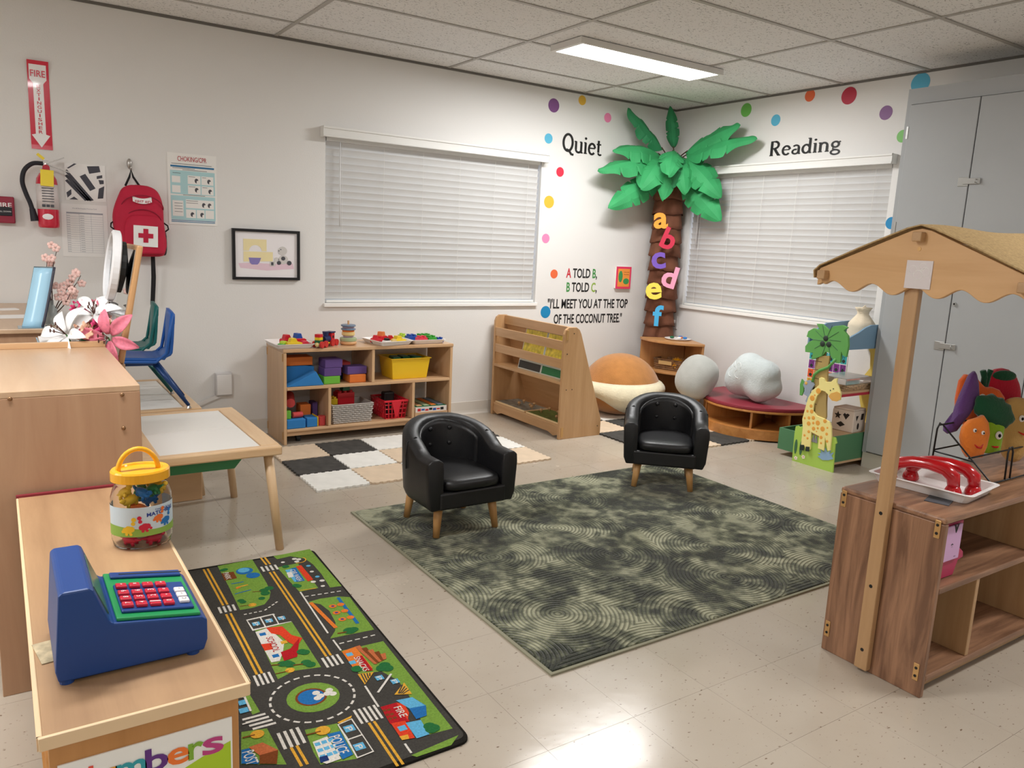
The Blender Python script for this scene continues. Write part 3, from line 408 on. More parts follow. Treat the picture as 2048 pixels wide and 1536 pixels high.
def stroke(pts, w):
    out_l, out_r = [], []; n = len(pts); closed = math.hypot(pts[0][0]-pts[-1][0], pts[0][1]-pts[-1][1]) < 1e-6
    for i in range(n):
        a = pts[i-1] if i > 0 else (pts[-2] if closed else pts[0]); b = pts[i+1] if i < n-1 else (pts[1] if closed else pts[-1])
        dx, dy = b[0]-a[0], b[1]-a[1]; l = math.hypot(dx, dy) or 1
        out_l.append((pts[i][0]-dy/l*w/2, pts[i][1]+dx/l*w/2)); out_r.append((pts[i][0]+dy/l*w/2, pts[i][1]-dx/l*w/2))
    return out_l, out_r
def serif_word(s, name, label, pos, B, h, wid, slope=0):
    t = thing(name, label, 'wall lettering', pos); tot = sum(SER[c][0] for c in s); kx = wid/tot; x = 0
    for c in s:
        adv, sts = SER[c]; mb = MB()
        for q, (pts, w) in enumerate(sts):
            l, r = stroke(pts, w*1.5); n = len(pts); zz = .0006+q*.00012
            vs = [B@Vector(((x+px)*kx, py*h+slope*(x+px)*kx, zz)) for px, py in l+r]
            mb.add(vs, [(i, i+1, n+i+1, n+i) for i in range(n-1)])
        mb.build('letter', 'vinyl_black', t); x += adv
    return t
serif_word('Quiet', 'wall_lettering', 'black serif word Quiet on the wall left of the palm tree', (-1.205, -.0005, 2.062), WALL_L, .138, .405)
serif_word('Reading', 'wall_lettering', 'black serif word Reading on the wall above the right blind', (-.0005, -1.03, 2.072), WALL_R, .105, .62)
def words(s, label, pos, h, w, colours):
    t = thing('wall_quote', label, 'wall lettering', pos, 0, 'lines of the wall quote')
    letters(s, pos, WALL_L, h, w, 'letter', colours, t, bold=.022)
K, Gn, Lm, Rd = 'vinyl_black', 'vinyl_green', 'vinyl_lime', 'vinyl_red'
words('A TOLD B,', 'wall quote line reading A TOLD B with red A', (-1.09, -.0004, 1.072), .078, .326, [Rd]+[K]*6+[Gn, K])
words('B TOLD C,', 'wall quote line reading B TOLD C with lime C', (-1.08, -.0004, .957), .078, .322, [Gn]+[K]*6+[Lm, K])
words('"I\'LL MEET YOU AT THE TOP', "wall quote line reading I'LL MEET YOU AT THE TOP", (-1.262, -.0004, .82), .078, .862, K)
words('OF THE COCONUT TREE."', 'wall quote line reading OF THE COCONUT TREE', (-1.192, -.0004, .695), .078, .735, K)
# small board book fixed to the wall
mat('book_pink', '#d8355c', .4); mat('book_orange', '#e89040', .4); mat('book_green', '#3c8c50', .4); mat('page', '#efeae0', .7)
t = thing('board_book', 'small pink bordered board book fixed to the wall beside the quote', 'book', (-.49, 0, .99))
MB(t.location).box(-.57, -.408, -.022, -.003, .99, 1.17).build('pages', 'page', t)
c_ = MB(t.location).box(-.572, -.406, -.026, -.022, .986, 1.174).build('cover', 'book_pink', t)
MB(t.location).box(-.555, -.423, -.0268, -.026, 1.004, 1.156).build('cover_panel', 'book_orange', c_)
MB(t.location).ell((-.525, -.027, 1.09), (.024, .0012, .05), 12, 6).ell((-.46, -.027, 1.05), (.034, .0012, .026), 12, 6).build('cover_shape', 'book_green', c_)
_m = MB(t.location); put_text(_m, 'Chicka Chicka', (-.46, -.0275, 1.128), WALL_L, .02, width=.06, center=True); put_text(_m, 'Boom Boom', (-.46, -.0275, 1.108), WALL_L, .02, width=.055, center=True); _m.build('cover_title', 'vinyl_black', c_, recalc=False)
# ================================================================ LEFT WALL FITTINGS
mat('sign_red', '#c81e3a', .18, coat=.4); mat('sign_white', '#f0e6e6', .2, coat=.4)
t = thing('fire_sign', 'tall red and white FIRE EXTINGUISHER arrow sign on the wall', 'sign', (-4.742, 0, 1.712))
def sheet_y(u, z):   # the top of the sign curls off the wall
    return -.002-max(0, (z-2.08))**2*2.2-max(0, 1.74-z)**2*3
_m = MB(t.location); nz = 20
_m.grid(lambda a, b: (-4.79+.1*a, sheet_y(0, 1.712+.458*b), 1.712+.458*b), 2, nz); _m.build('backing', 'sign_red', t, solid=.0012)
_m = MB(t.location)
def onsign(x, z, d=.0014): return (x, sheet_y(0, z)-d, z)
def signpoly(pts, mi=0):
    # arrow outline cut into short vertical slices so that it follows the curl
    _m.add([onsign(*p) for p in pts], [tuple(range(len(pts)))], mi)
def arrow_w(z):
    if z > 2.15: return 0
    if z > 2.075: return .04
    if z > 2.055: return .04-(2.075-z)/.02*.016
    if z > 1.79: return .024
    if z > 1.722: return .046*(z-1.722)/.068
    return 0
zs = [2.15-.4*i/80*1.07 for i in range(81)]
for a, b in zip(zs, zs[1:]):
    wa, wb = arrow_w(a-1e-5), arrow_w(b)
    if a > 1.722: _m.add([onsign(-4.742-wa, a), onsign(-4.742+wa, a), onsign(-4.742+wb, max(b, 1.7221)), onsign(-4.742-wb, max(b, 1.7221))], [(0, 1, 2, 3)])
_m.build('arrow', 'sign_white', t)
_m = MB(t.location); put_text(_m, 'FIRE', (-4.742, sheet_y(0, 2.11)-.004, 2.105), WALL_L, .04, width=.07, height=.034, bold=.012, center=True); _m.build('lettering', 'sign_red', t, recalc=False); _m = MB(t.location)
for i, ch in enumerate('EXTINGUISHER'): put_text(_m, ch, (-4.742, -.0046, 2.04-.0215*i), WALL_L, .02, width=.006 if ch == 'I' else .019, height=.0165, bold=.012, center=True)
_m.build('vertical_lettering', 'sign_red', t, recalc=False)
# extinguisher
mat('ext_red', '#c01f38', .25, coat=.5); mat('ext_label', '#cfc6c4', .35); mat('rubber', '#22222a', .6, k=1); mat('steel', '#a8a4a0', .3, metal=.9); mat('tag_yellow', '#e8cf3c', .5); mat('paper', '#e6e4e2', .6); mat('ink', '#4a4a50', .7); mat('ink_blue', '#35608c', .6); mat('ink_red', '#b03040', .6)
t = thing('fire_extinguisher', 'red fire extinguisher with black hose and yellow tag on the wall', 'fire extinguisher', (-4.73, -.08, 1.291))
cx0, cy0 = -4.733, -.08
b_ = MB(t.location).lathe([(.044, 0), (.051, .006), (.052, .02), (.052, .235), (.048, .262), (.034, .288), (.02, .3), (.019, .315)], (cx0, cy0, 1.291), 28).build('cylinder', 'ext_red', t, smooth=True)
MB(t.location).lathe([(.0525, .1), (.0527, .1), (.0527, .232), (.0525, .232)], (cx0, cy0, 1.291), 28).build('label', 'ext_label', b_, smooth=True)
MB(t.location).ell((cx0-.006, cy0-.0525, 1.351), (.026, .0015, .016), 16, 6).build('round_sticker', 'sign_white', b_)
_m = MB(t.location)
for i in range(3): _m.box(cx0-.03+i*.02, cx0-.014+i*.02, cy0-.0535, cy0-.05, 1.402, 1.416)
for i in range(6): _m.box(cx0-.028, cx0+.028, cy0-.0534, cy0-.05, 1.43+i*.014, 1.434+i*.014)
_m.build('print', 'ink', b_)
MB(t.location).cyl((cx0, cy0, 1.6), (cx0, cy0, 1.635), .017, .014).box(cx0-.012, cx0+.014, cy0-.012, cy0+.012, 1.632, 1.652).build('valve', 'steel', t, smooth=False)
MB(t.location).cyl((cx0, cy0-.014, 1.61), (cx0, cy0-.028, 1.61), .017, n=20).build('gauge', 'ink_red', t)
MB(t.location).obox((cx0+.05, cy0, 1.655), (.085, .016, .006), R3(0, -.42, 0)).build('handle', 'steel', t); MB(t.location).obox((cx0+.062, cy0, 1.612), (.105, .016, .006), R3(0, .32, 0)).build('lever', 'steel', t)
MB(t.location).obox((cx0-.022, cy0-.006, 1.668), (.04, .014, .014), R3(0, .7, 0)).build('pull_pin', 'tag_yellow', t)
MB(t.location).tube(cr([(cx0-.012, cy0, 1.632), (cx0-.06, cy0-.01, 1.628), (cx0-.1, cy0-.015, 1.59), (cx0-.113, cy0-.015, 1.53), (cx0-.1, cy0-.012, 1.47), (cx0-.083, cy0-.01, 1.42), (cx0-.074, cy0-.01, 1.38)]), .0115, 10).build('hose', 'rubber', t, smooth=True)
MB(t.location).cyl((cx0-.075, cy0-.01, 1.39), (cx0-.066, cy0-.01, 1.325), .014, .02).build('nozzle', 'rubber', t)
MB(t.location).obox((cx0+.0, cy0-.06, 1.555), (.062, .002, .085), R3(0, .04, 0)).build('inspection_tag', 'tag_yellow', t)
MB(t.location).box(cx0-.02, cx0+.02, -.03, -.001, 1.5, 1.6).build('wall_bracket', 'steel', t)
# alarm pull station
t = thing('fire_alarm_box', 'dark red FIRE pull station box at the picture edge', 'alarm box', (-4.925, 0, 1.306)); mat('alarm_red', '#8e2038', .35)
MB(t.location).box(-4.985, -4.887, -.045, 0, 1.306, 1.447).build('box', 'alarm_red', t, bevel=.006)
MB(t.location).box(-4.975, -4.9, -.05, -.045, 1.345, 1.392).build('handle', 'rubber', t, bevel=.003)
_m = MB(t.location); put_text(_m, 'FIRE', (-4.935, -.0456, 1.402), WALL_L, .03, width=.07, height=.024, bold=.012, center=True); _m.build('lettering', 'sign_white', t, recalc=False); _m = MB(t.location); put_text(_m, 'PULL DOWN', (-4.935, -.0506, 1.368), WALL_L, .01, width=.06, center=True); _m.build('handle_text', 'sign_white', t, recalc=False)
# evacuation map
t = thing('evacuation_map', 'black and white site map sheet beside the fire extinguisher', 'map', (-4.54, 0, 1.45))
MB(t.location).box(-4.64, -4.437, -.003, 0, 1.45, 1.652).build('sheet', 'paper', t); _m = MB(t.location)
def mq(*pts): _m.add([(-4.64+.203*a, -.0036, 1.45+.202*b) for a, b in pts], [tuple(range(len(pts)))], 0)
for k in range(3): mq((0, .78-.13*k), (.06, .82-.13*k), (.68-.06*k, .03), (.58-.06*k, .0))
mq((.1, .85), (.3, .99), (.24, 1), (.06, .86)); mq((.55, .95), (.85, .98), (.88, .82), (.6, .75)); mq((.36, .66), (.5, .74), (.74, .36), (.6, .28)); mq((.78, .7), (.92, .74), (.92, .66), (.78, .62)); mq((.82, .6), (.95, .6), (.95, .5), (.85, .48)); mq((.82, .36), (.96, .44), (.92, .1), (.78, .08)); mq((.02, .2), (.14, .3), (.14, .16), (.04, .06)); mq((.08, .02), (.2, .1), (.3, .02))
mat('map_ink', '#45454e', .6); _m.build('map_print', 'map_ink', t, recalc=False)
# drill log
t = thing('drill_log', 'white printed form with empty rows under the site map', 'form', (-4.55, 0, 1.137))
MB(t.location).box(-4.668, -4.436, -.0025, 0, 1.137, 1.43).build('sheet', 'paper', t); _m = MB(t.location)
for k in range(17): _m.box(-4.64, -4.46, -.0032, -.0025, 1.16+.0125*k, 1.1608+.0125*k)
for k in range(17): _m.box(-4.642, -4.625, -.0033, -.0025, 1.164+.0125*k, 1.1662+.0125*k); _m.box(-4.575, -4.555, -.0033, -.0025, 1.164+.0125*k, 1.1662+.0125*k)
for x in (-4.642, -4.58, -4.52, -4.46): _m.box(x, x+.0008, -.0032, -.0025, 1.16, 1.385)
_m.box(-4.642, -4.46, -.0034, -.0025, 1.376, 1.384); put_text(_m, 'Fire & Earthquake Practice Drill', (-4.55, -.0034, 1.405), WALL_L, .01, width=.12, center=True); _m.build('print', mat('ink_faint', '#9a9ca4', .7), t, recalc=False)
# CPR poster
mat('poster_blue', '#a8ccd0', .4); mat('poster_band', '#2c6c98', .4); mat('poster_paper', '#e4e2de', .35)
t = thing('cpr_poster', 'laminated CHOKING/CPR poster with pale blue panels', 'poster', (-3.966, 0, 1.345))
PX0, PX1, PZ0, PZ1 = -4.106, -3.827, 1.345, 1.763; qx = lambda a: PX0+(PX1-PX0)*a; qz = lambda b: PZ0+(PZ1-PZ0)*b
MB(t.location).box(PX0, PX1, -.003, 0, PZ0, PZ1).build('sheet', 'poster_paper', t)
_m = MB(t.location)
for (a0, a1, b0, b1, mi) in ((.06, .95, .805, .83, 1), (.05, .96, .43, .76, 0), (.05, .96, .07, .41, 0), (.05, .95, .055, .065, 1), (.05, .95, .035, .045, 1)): _m.box(qx(a0), qx(a1), -.0036, -.003, qz(b0), qz(b1), mi)
for (a0, a1, b0, b1) in ((.4, .66, .58, .7), (.68, .93, .58, .7), (.4, .66, .44, .56), (.68, .93, .44, .56), (.08, .25, .59, .68), (.08, .25, .45, .55), (.35, .93, .24, .36), (.35, .55, .1, .22), (.57, .73, .1, .22), (.75, .93, .1, .22), (.08, .3, .12, .34)): _m.box(qx(a0), qx(a1), -.004, -.0036, qz(b0), qz(b1), 2)
for (a, b) in ((.58, .63), (.84, .63), (.58, .5), (.86, .49), (.72, .29), (.84, .29), (.48, .15), (.68, .15)):
    _m.ell((qx(a), -.004, qz(b)), (.011, .0008, .014), 10, 6, mi=3); _m.ell((qx(a)+.006, -.0043, qz(b)-.006), (.007, .0008, .009), 10, 6, mi=2)
for (a0, a1, b) in [(.1+.0, .26, .72), (.42, .55, .68), (.7, .78, .68), (.42, .55, .54), (.7, .8, .54), (.36, .6, .34), (.36, .6, .31), (.12, .28, .3), (.12, .28, .26), (.12, .28, .22), (.12, .28, .18), (.3, .8, .77), (.3, .75, .42), (.08, .9, .85), (.1, .55, .79)]: _m.box(qx(a0), qx(a1), -.0045, -.0036, qz(b), qz(b)+.0022, 3)
_m.build('panels', ['poster_blue', 'poster_band', 'poster_paper', 'ink'], t)
_m = MB(t.location); put_text(_m, 'CHOKING/CPR', (qx(.5), -.0042, qz(.925)), WALL_L, .04, width=.165, height=.028, bold=.004, center=True); _m.build('title', 'ink_red', t, recalc=False)
# framed print
mat('frame_black', '#17161a', .4, k=1); mat('mat_board', '#e6e2e4', .5); mat('print_cream', '#e6d8a8', .5); mat('print_violet', '#8478b4', .5); mat('print_pink', '#dcc0cc', .5); mat('print_grey', '#c9c5c2', .5)
t = thing('framed_print', 'black framed print of toy blocks and a purple bowl', 'picture', (-3.53, 0, 1.02))
fx0, fx1, fz0, fz1 = -3.744, -3.315, 1.02, 1.339; e = .017
MB(t.location).box(fx0, fx1, -.026, -.001, fz0, fz0+e).box(fx0, fx1, -.026, -.001, fz1-e, fz1).box(fx0, fx0+e, -.026, -.001, fz0+e, fz1-e).box(fx1-e, fx1, -.026, -.001, fz0+e, fz1-e).build('frame', 'frame_black', t)
MB(t.location).box(fx0+e, fx1-e, -.014, -.002, fz0+e, fz1-e).build('mount', 'mat_board', t)
fq = lambda a, b, d=.0146: (fx0+e+(fx1-fx0-2*e)*a, -d, fz0+e+(fz1-fz0-2*e)*b)
_m = MB(t.location)
def fp(mi, d, *pts): _m.add([fq(a, b, d) for a, b in pts], [tuple(range(len(pts)))], mi)
fp(2, .0145, (.05, .3), (.3, .32), (.6, .3), (.93, .32), (.95, .2), (.5, .15), (.08, .2))
arch = [(.62-.5+.0, .6)]
fp(0, .015, (.13, .84), (.5, .84), (.5, .58), (.42, .58), *[(.32+.1*math.cos(a), .58+.13*math.sin(a)) for a in [math.pi*i/10 for i in range(1, 10)]], (.22, .58), (.13, .58)); fp(0, .0152, (.13, .565), (.6, .565), (.6, .36), (.13, .34))
fp(1, .0156, (.21, .43), (.41, .43), (.38, .32), (.35, .28), (.26, .28), (.23, .32)); fp(3, .0156, (.55, .36), (.64, .36), (.64, .25), (.55, .25)); fp(4, .016, (.57, .34), (.61, .34), (.61, .27), (.57, .27))
for a, b, r, mi in ((.76, .6, .075, 3), (.77, .4, .08, 3), (.7, .33, .035, 4), (.87, .33, .04, 4), (.73, .63, .01, 4), (.7, .6, .01, 4), (.77, .43, .035, 4), (.66, .4, .04, 3)): fp(mi, .0158+.0004*(mi == 4), *[(a+r*math.cos(x), b+r*1.3*math.sin(x)) for x in [2*math.pi*i/16 for i in range(16)]])
_m.build('print', ['print_cream', 'print_violet', 'print_pink', 'print_grey', 'ink'], t, recalc=False)
# electrical box and raceway
mat('plastic_white', '#dcdad8', .35); mat('plastic_grey', '#c4c2c2', .4)
t = thing('outlet_box', 'light grey surface mounted electrical box low on the wall', 'electrical box', (-3.815, 0, .28))
MB(t.location).box(-3.866, -3.763, -.045, 0, .28, .428).build('box', 'plastic_grey', t, bevel=.006); MB(t.location).box(-3.86, -3.769, -.048, -.045, .287, .415).build('cover', 'plastic_white', t, bevel=.002)
MB(t.location).obox((-3.925, -.012, .245), (.21, .024, .022), R3(0, -.36, 0)).build('raceway', 'plastic_white', t)
# corner temperature sensor and outlet by the tree
t = thing('wall_sensor', 'small white sensor box high in the room corner', 'sensor', (-.03, -.03, 2.28)); _R = R3(0, 0, -math.pi/4)
MB(t.location).obox((-.03, -.03, 2.33), (.05, .02, .1), _R).build('housing', 'plastic_white', t, bevel=.006); MB(t.location).obox((-.038, -.038, 2.35), (.02, .002, .02), _R).build('vent', 'ink', t)
t = thing('wall_outlet', 'white wall outlet with a plug and cord beside the palm trunk', 'outlet', (0, -.19, .6))
MB(t.location).box(-.006, 0, -.225, -.155, .65, .765).build('plate', 'plastic_white', t, bevel=.002); MB(t.location).box(-.035, -.006, -.205, -.175, .7, .73).build('plug', 'plastic_white', t, bevel=.004)
MB(t.location).tube([(-.03, -.19, .7), (-.03, -.17, .64), (-.03, -.2, .6), (-.025, -.2, .4), (-.02, -.2, .1)], .004, 6).build('cord', 'plastic_white', t, smooth=True)
# first-aid backpack on a hook
mat('bag_red', '#bc1c3c', .75, bump=.4, bscale=25, noise=.08, nscale=10, k=1.05); mat('bag_white', '#ece8e6', .6); mat('webbing', '#1e1d20', .8, k=1); mat('bag_seam', '#8c1430', .7); mat('bag_mesh', '#3a3236', .8)
t = thing('wall_hook', 'metal coat hook holding the red backpack', 'hook', (-4.309, 0, 1.62))
MB(t.location).ell((-4.311, -.012, 1.675), (.014, .012, .03), 12, 8).tube([(-4.309, -.012, 1.66), (-4.308, -.035, 1.636), (-4.308, -.045, 1.645), (-4.308, -.05, 1.66)], .005, 6).build('hook', 'steel', t, smooth=True)
t = thing('backpack', 'red FIRST AID backpack with white cross hanging on a hook', 'backpack', (-4.277, 0, 1.148))
bx0, bz0 = -4.277, 1.148
def pack(p):   # rounded dome on top, boxy below
    return p
_m = MB(t.location); n, m2 = 28, 22; vs = []
for j in range(m2+1):
    b = j/m2; z = bz0+.41*b
    w = .135 if b < .5 else .135+(-.055)*((b-.5)/.5)**2.2
    w *= 1-.12*(1-min(1, b/.12)) ; dp = .062 if b < .55 else .062*(1-((b-.55)/.45)**2*.62); dp += .018*max(0, 1-abs(b-.25)/.28)
    if b > .93: w *= 1-((b-.93)/.07)**2*.45
    for i in range(n):
        a = 2*math.pi*i/n; c, s_ = math.cos(a), math.sin(a); e_ = .55
        vs.append((bx0+w*math.copysign(abs(c)**e_, c)+.006*math.sin(9*b), -.068+dp*math.copysign(abs(s_)**e_, s_), z))
fs = [(j*n+i, j*n+(i+1) % n, (j+1)*n+(i+1) % n, (j+1)*n+i) for j in range(m2) for i in range(n)]+[tuple(range(n))[::-1], tuple(range(m2*n, m2*n+n))]
_m.add(vs, fs); body = _m.build('main_compartment', 'bag_red', t, smooth=True, sub=1)
_m = MB(t.location); vs = []; m3 = 14
for j in range(m3+1):
    b = j/m3; z = bz0+.015+.225*b; w = .108 if b < .55 else .108*(1-((b-.55)/.45)**2.4*.4); dp = .035*(1-max(0, (b-.7)/.3)**2*.7)
    for i in range(n):
        a = 2*math.pi*i/n; c, s_ = math.cos(a), math.sin(a); vs.append((bx0+.014+w*math.copysign(abs(c)**.5, c), -.128+dp*math.copysign(abs(s_)**.5, s_), z))
_m.add(vs, [(j*n+i, j*n+(i+1) % n, (j+1)*n+(i+1) % n, (j+1)*n+i) for j in range(m3) for i in range(n)]+[tuple(range(n))[::-1], tuple(range(m3*n, m3*n+n))])
pk = _m.build('front_pocket', 'bag_red', t, smooth=True, sub=1)
_m = MB(t.location).obox((bx0+.016, -.166, bz0+.12), (.128, .003, .118), R3(0, .03, 0)).build('cross_patch', 'bag_white', pk)
MB(t.location).obox((bx0+.016, -.1682, bz0+.123), (.026, .003, .078), R3(0, .03, 0)).obox((bx0+.016, -.1684, bz0+.123), (.078, .003, .026), R3(0, .03, 0)).build('red_cross', 'bag_red', pk)
_m = MB(t.location)
_m.grid(lambda a, b: (bx0+.01+.1*(a-.5), -.1225-.012*math.cos((a-.5)*2.4)+.05*(b-.3)*.3, bz0+.308+.03*b-.055*(.25-(a-.5)**2)*.9+.006), 14, 3); fp_ = _m.build('first_aid_patch', 'bag_white', t, solid=.002)
_m = MB(t.location); put_text(_m, 'FIRST AID', (bx0+.012, -.137, bz0+.313), WALL_L, .02, width=.082, height=.017, bold=.012, center=True); _m.build('patch_text', 'bag_red', fp_, recalc=False)
for zz, hw in ((bz0+.255, .1), (bz0+.335, .112)):
    MB(t.location).tube([(bx0+.012+hw*math.cos(a), -.1-.032*math.sin(a)**.5, zz-.06+.075*math.sin(a)) for a in [math.pi*i/18 for i in range(19)]], .0028, 6).build('zipper', 'bag_seam', t, smooth=True)
MB(t.location).tube([(bx0-.065, -.05, bz0+.4), (-4.318, -.045, 1.6), (-4.308, -.042, 1.638), (-4.298, -.045, 1.6), (bx0+.012, -.05, bz0+.4)], .006, 6).build('grab_loop', 'webbing', t, smooth=True)
for s_ in (-1, 1):
    MB(t.location).tube([(bx0+s_*.13, -.07, bz0+.2), (bx0+s_*.15, -.075, bz0+.185), (bx0+s_*.153, -.08, bz0+.165), (bx0+s_*.135, -.08, bz0+.15)], .0045, 6).build('side_loop', 'webbing', t, smooth=True)
    MB(t.location).ell((bx0+s_*.127, -.07, bz0+.085), (.014, .045, .075), 14, 8, e=.7).build('side_pocket', 'bag_mesh', t, smooth=True)
MB(t.location).add([(-4.222+.0, -.06, 1.16), (-4.2, -.06, 1.16), (-4.197, -.05, 1.03), (-4.2, -.05, .98), (-4.208, -.045, .865), (-4.232, -.045, .865), (-4.225, -.05, .98), (-4.222, -.05, 1.03)], [(0, 1, 2, 7), (7, 2, 3, 6), (6, 3, 4, 5)]).build('strap', 'webbing', t, solid=.004)
# ================================================================ RUGS AND FOAM MATS
def green_rug_mat():
    m = bpy.data.materials.new('green_pile'); m.use_nodes = True; MATS['green_pile'] = m; nt = m.node_tree; N = nt.nodes.new; L = nt.links.new; b = nt.nodes['Principled BSDF']
    tc = N('ShaderNodeTexCoord')
    def math_(op, a, c=None, v=None):
        n = N('ShaderNodeMath'); n.operation = op
        L(a, n.inputs[0]) if not isinstance(a, (int, float)) else setattr(n.inputs[0], 'default_value', a)
        if c is not None: L(c, n.inputs[1])
        if v is not None: n.inputs[1].default_value = v
        return n.outputs[0]
    vo = N('ShaderNodeTexVoronoi'); vo.inputs['Scale'].default_value = 2.3; vo.voronoi_dimensions = '2D'; vo.inputs['Randomness'].default_value = .9; L(tc.outputs['Object'], vo.inputs['Vector'])
    sx = N('ShaderNodeSeparateXYZ'); L(tc.outputs['Object'], sx.inputs[0])
    dist = math_('DIVIDE', vo.outputs['Distance'], v=2.3) if False else vo.outputs['Distance']
    rings = math_('SINE', math_('MULTIPLY', dist, v=165))
    straight = math_('SINE', math_('MULTIPLY', sx.outputs['Y'], v=340))
    sc = N('ShaderNodeSeparateColor'); L(vo.outputs['Color'], sc.inputs[0])
    sel = math_('GREATER_THAN', sc.outputs[0], v=.62)
    mx = N('ShaderNodeMix'); mx.data_type = 'FLOAT'; L(sel, mx.inputs[0]); L(rings, mx.inputs[2]); L(straight, mx.inputs[3])
    ridge = N('ShaderNodeMapRange'); ridge.inputs[1].default_value = -.9; ridge.inputs[2].default_value = .1; L(mx.outputs[0], ridge.inputs[0])
    n1 = N('ShaderNodeTexNoise'); n1.inputs['Scale'].default_value = 4.4; n1.inputs['Detail'].default_value = 6; n1.inputs['Roughness'].default_value = .6; n1.inputs['Distortion'].default_value = .25; L(tc.outputs['Object'], n1.inputs['Vector'])
    n1b = N('ShaderNodeTexNoise'); n1b.inputs['Scale'].default_value = 19; n1b.inputs['Detail'].default_value = 5; L(tc.outputs['Object'], n1b.inputs['Vector'])
    nsum = math_('ADD', math_('MULTIPLY', n1.outputs['Fac'], v=.66), math_('MULTIPLY', n1b.outputs['Fac'], v=.34))
    rp = N('ShaderNodeValToRGB'); e = rp.color_ramp.elements; e[0].position = .435; e[0].color = lin('#32372c', 1.0); e[1].position = .585; e[1].color = lin('#a3a389', 1.25); q = rp.color_ramp.elements.new(.5); q.color = lin('#666a55', 1.1)
    L(nsum, rp.inputs['Fac'])
    dk = N('ShaderNodeMix'); dk.data_type = 'RGBA'; dk.blend_type = 'MULTIPLY'; dk.inputs[0].default_value = 1
    gr = N('ShaderNodeValToRGB'); gr.color_ramp.elements[0].color = (.48, .5, .44, 1); gr.color_ramp.elements[1].color = (1.0, 1.0, 1.0, 1); L(ridge.outputs[0], gr.inputs['Fac'])
    L(rp.outputs['Color'], dk.inputs[6]); L(gr.outputs['Color'], dk.inputs[7])
    L(dk.outputs[2], b.inputs['Base Color']); b.inputs['Roughness'].default_value = .95; b.inputs['Specular IOR Level'].default_value = .1; b.inputs['Sheen Weight'].default_value = .25
    n2 = N('ShaderNodeTexNoise'); n2.inputs['Scale'].default_value = 260; L(tc.outputs['Object'], n2.inputs['Vector'])
    hs = math_('ADD', ridge.outputs[0], math_('MULTIPLY', n2.outputs['Fac'], v=.7))
    bp = N('ShaderNodeBump'); bp.inputs['Strength'].default_value = .8; bp.inputs['Distance'].default_value = .006; L(hs, bp.inputs['Height']); L(bp.outputs['Normal'], b.inputs['Normal'])
green_rug_mat(); mat('rug_binding', '#8c8a76', .9)
t = thing('area_rug', 'large dark green carved pile rug under both armchairs', 'rug', (-2.58, -2.53, 0))
RX0, RX1, RY0, RY1 = -1.03, 1.03, -.815, .815
MB().box(RX0, RX1, RY0, RY1, .0005, .011).build('pile', 'green_pile', t, bevel=.004)
MB().box(RX0-.012, RX0, RY0-.012, RY1+.012, .0005, .007).box(RX1, RX1+.012, RY0-.012, RY1+.012, .0005, .007).box(RX0, RX1, RY0-.012, RY0, .0005, .007).box(RX0, RX1, RY1, RY1+.012, .0005, .007).build('binding', 'rug_binding', t)
# ---- road play rug
RC = dict(green='#789c42', road='#45433f', white='#dcd8d0', yellow='#dca63c', brown='#7a4424', blue='#2a6eae', sky='#62aed6', dkgreen='#2c6c3c', roof='#d8442a', red='#b02028', orange='#e07c34', purple='#5a3c80', wood='#c06c44', navy='#24386c', border='#24221f')
for k_, v_ in RC.items(): mat('rug_'+k_, v_, .95, k=.98, spec=.1, noise=.16, nscale=180, bump=.5, bscale=300)
t = thing('road_rug', 'child road map play rug with printed streets and buildings', 'rug', (-4.32, -2.78, 0))
CR = [Vector((-3.94, -2.074)), Vector((-4.002, -3.512)), Vector((-4.672, -3.515)), Vector((-4.64, -2.048))]
def rounded(c, r, n=5):
    out = []
    for i in range(4):
        p, a, b = c[i], c[i-1], c[(i+1) % 4]; u = (a-p).normalized()*r; w = (b-p).normalized()*r
        for k in range(n+1):
            s_ = k/n; out.append(tuple(p+u*(1-s_)**2+w*s_**2))
    return out
ctr = (CR[0]+CR[1]+CR[2]+CR[3])/4
inner = [p+(ctr-p)*.018/(ctr-p).length*1.0 for p in CR]
MB(t.location).prism(rounded(CR, .035), 'z', .0005, .008).build('border', 'rug_border', t)
MB(t.location).prism(rounded(inner, .025), 'z', .008, .0092).build('ground', 'rug_road', t)
RN = ['green', 'road', 'white', 'yellow', 'brown', 'blue', 'sky', 'dkgreen', 'roof', 'red', 'orange', 'purple', 'wood', 'navy']; RI = {n: i for i, n in enumerate(RN)}
PR = MB(t.location); _zl = .0093; down = (CR[1]-CR[0]).normalized(); across = Vector((-down.y, down.x))
def seg2(a, b, w, mi, z):
    a, b = Vector(a), Vector(b); d = (b-a).normalized(); n = Vector((-d.y, d.x))*w/2
    PR.add([(*(a+n), z), (*(b+n), z), (*(b-n), z), (*(a-n), z)], [(0, 1, 2, 3)], mi)
RUG_ART += [('p', 'green', [(-4.63, -2.12), (-4.5, -2.12), (-4.53, -2.5), (-4.64, -2.5)]), ('p', 'green', [(-4.635, -2.62), (-4.53, -2.62), (-4.55, -3.0), (-4.645, -3.0)]), ('c', 'dkgreen', (-4.6, -2.7), .025), ('c', 'blue', (-4.58, -2.25), .035), ('c', 'dkgreen', (-4.6, -2.42), .022), ('sq', 'roof', (-4.595, -2.86), .06)]
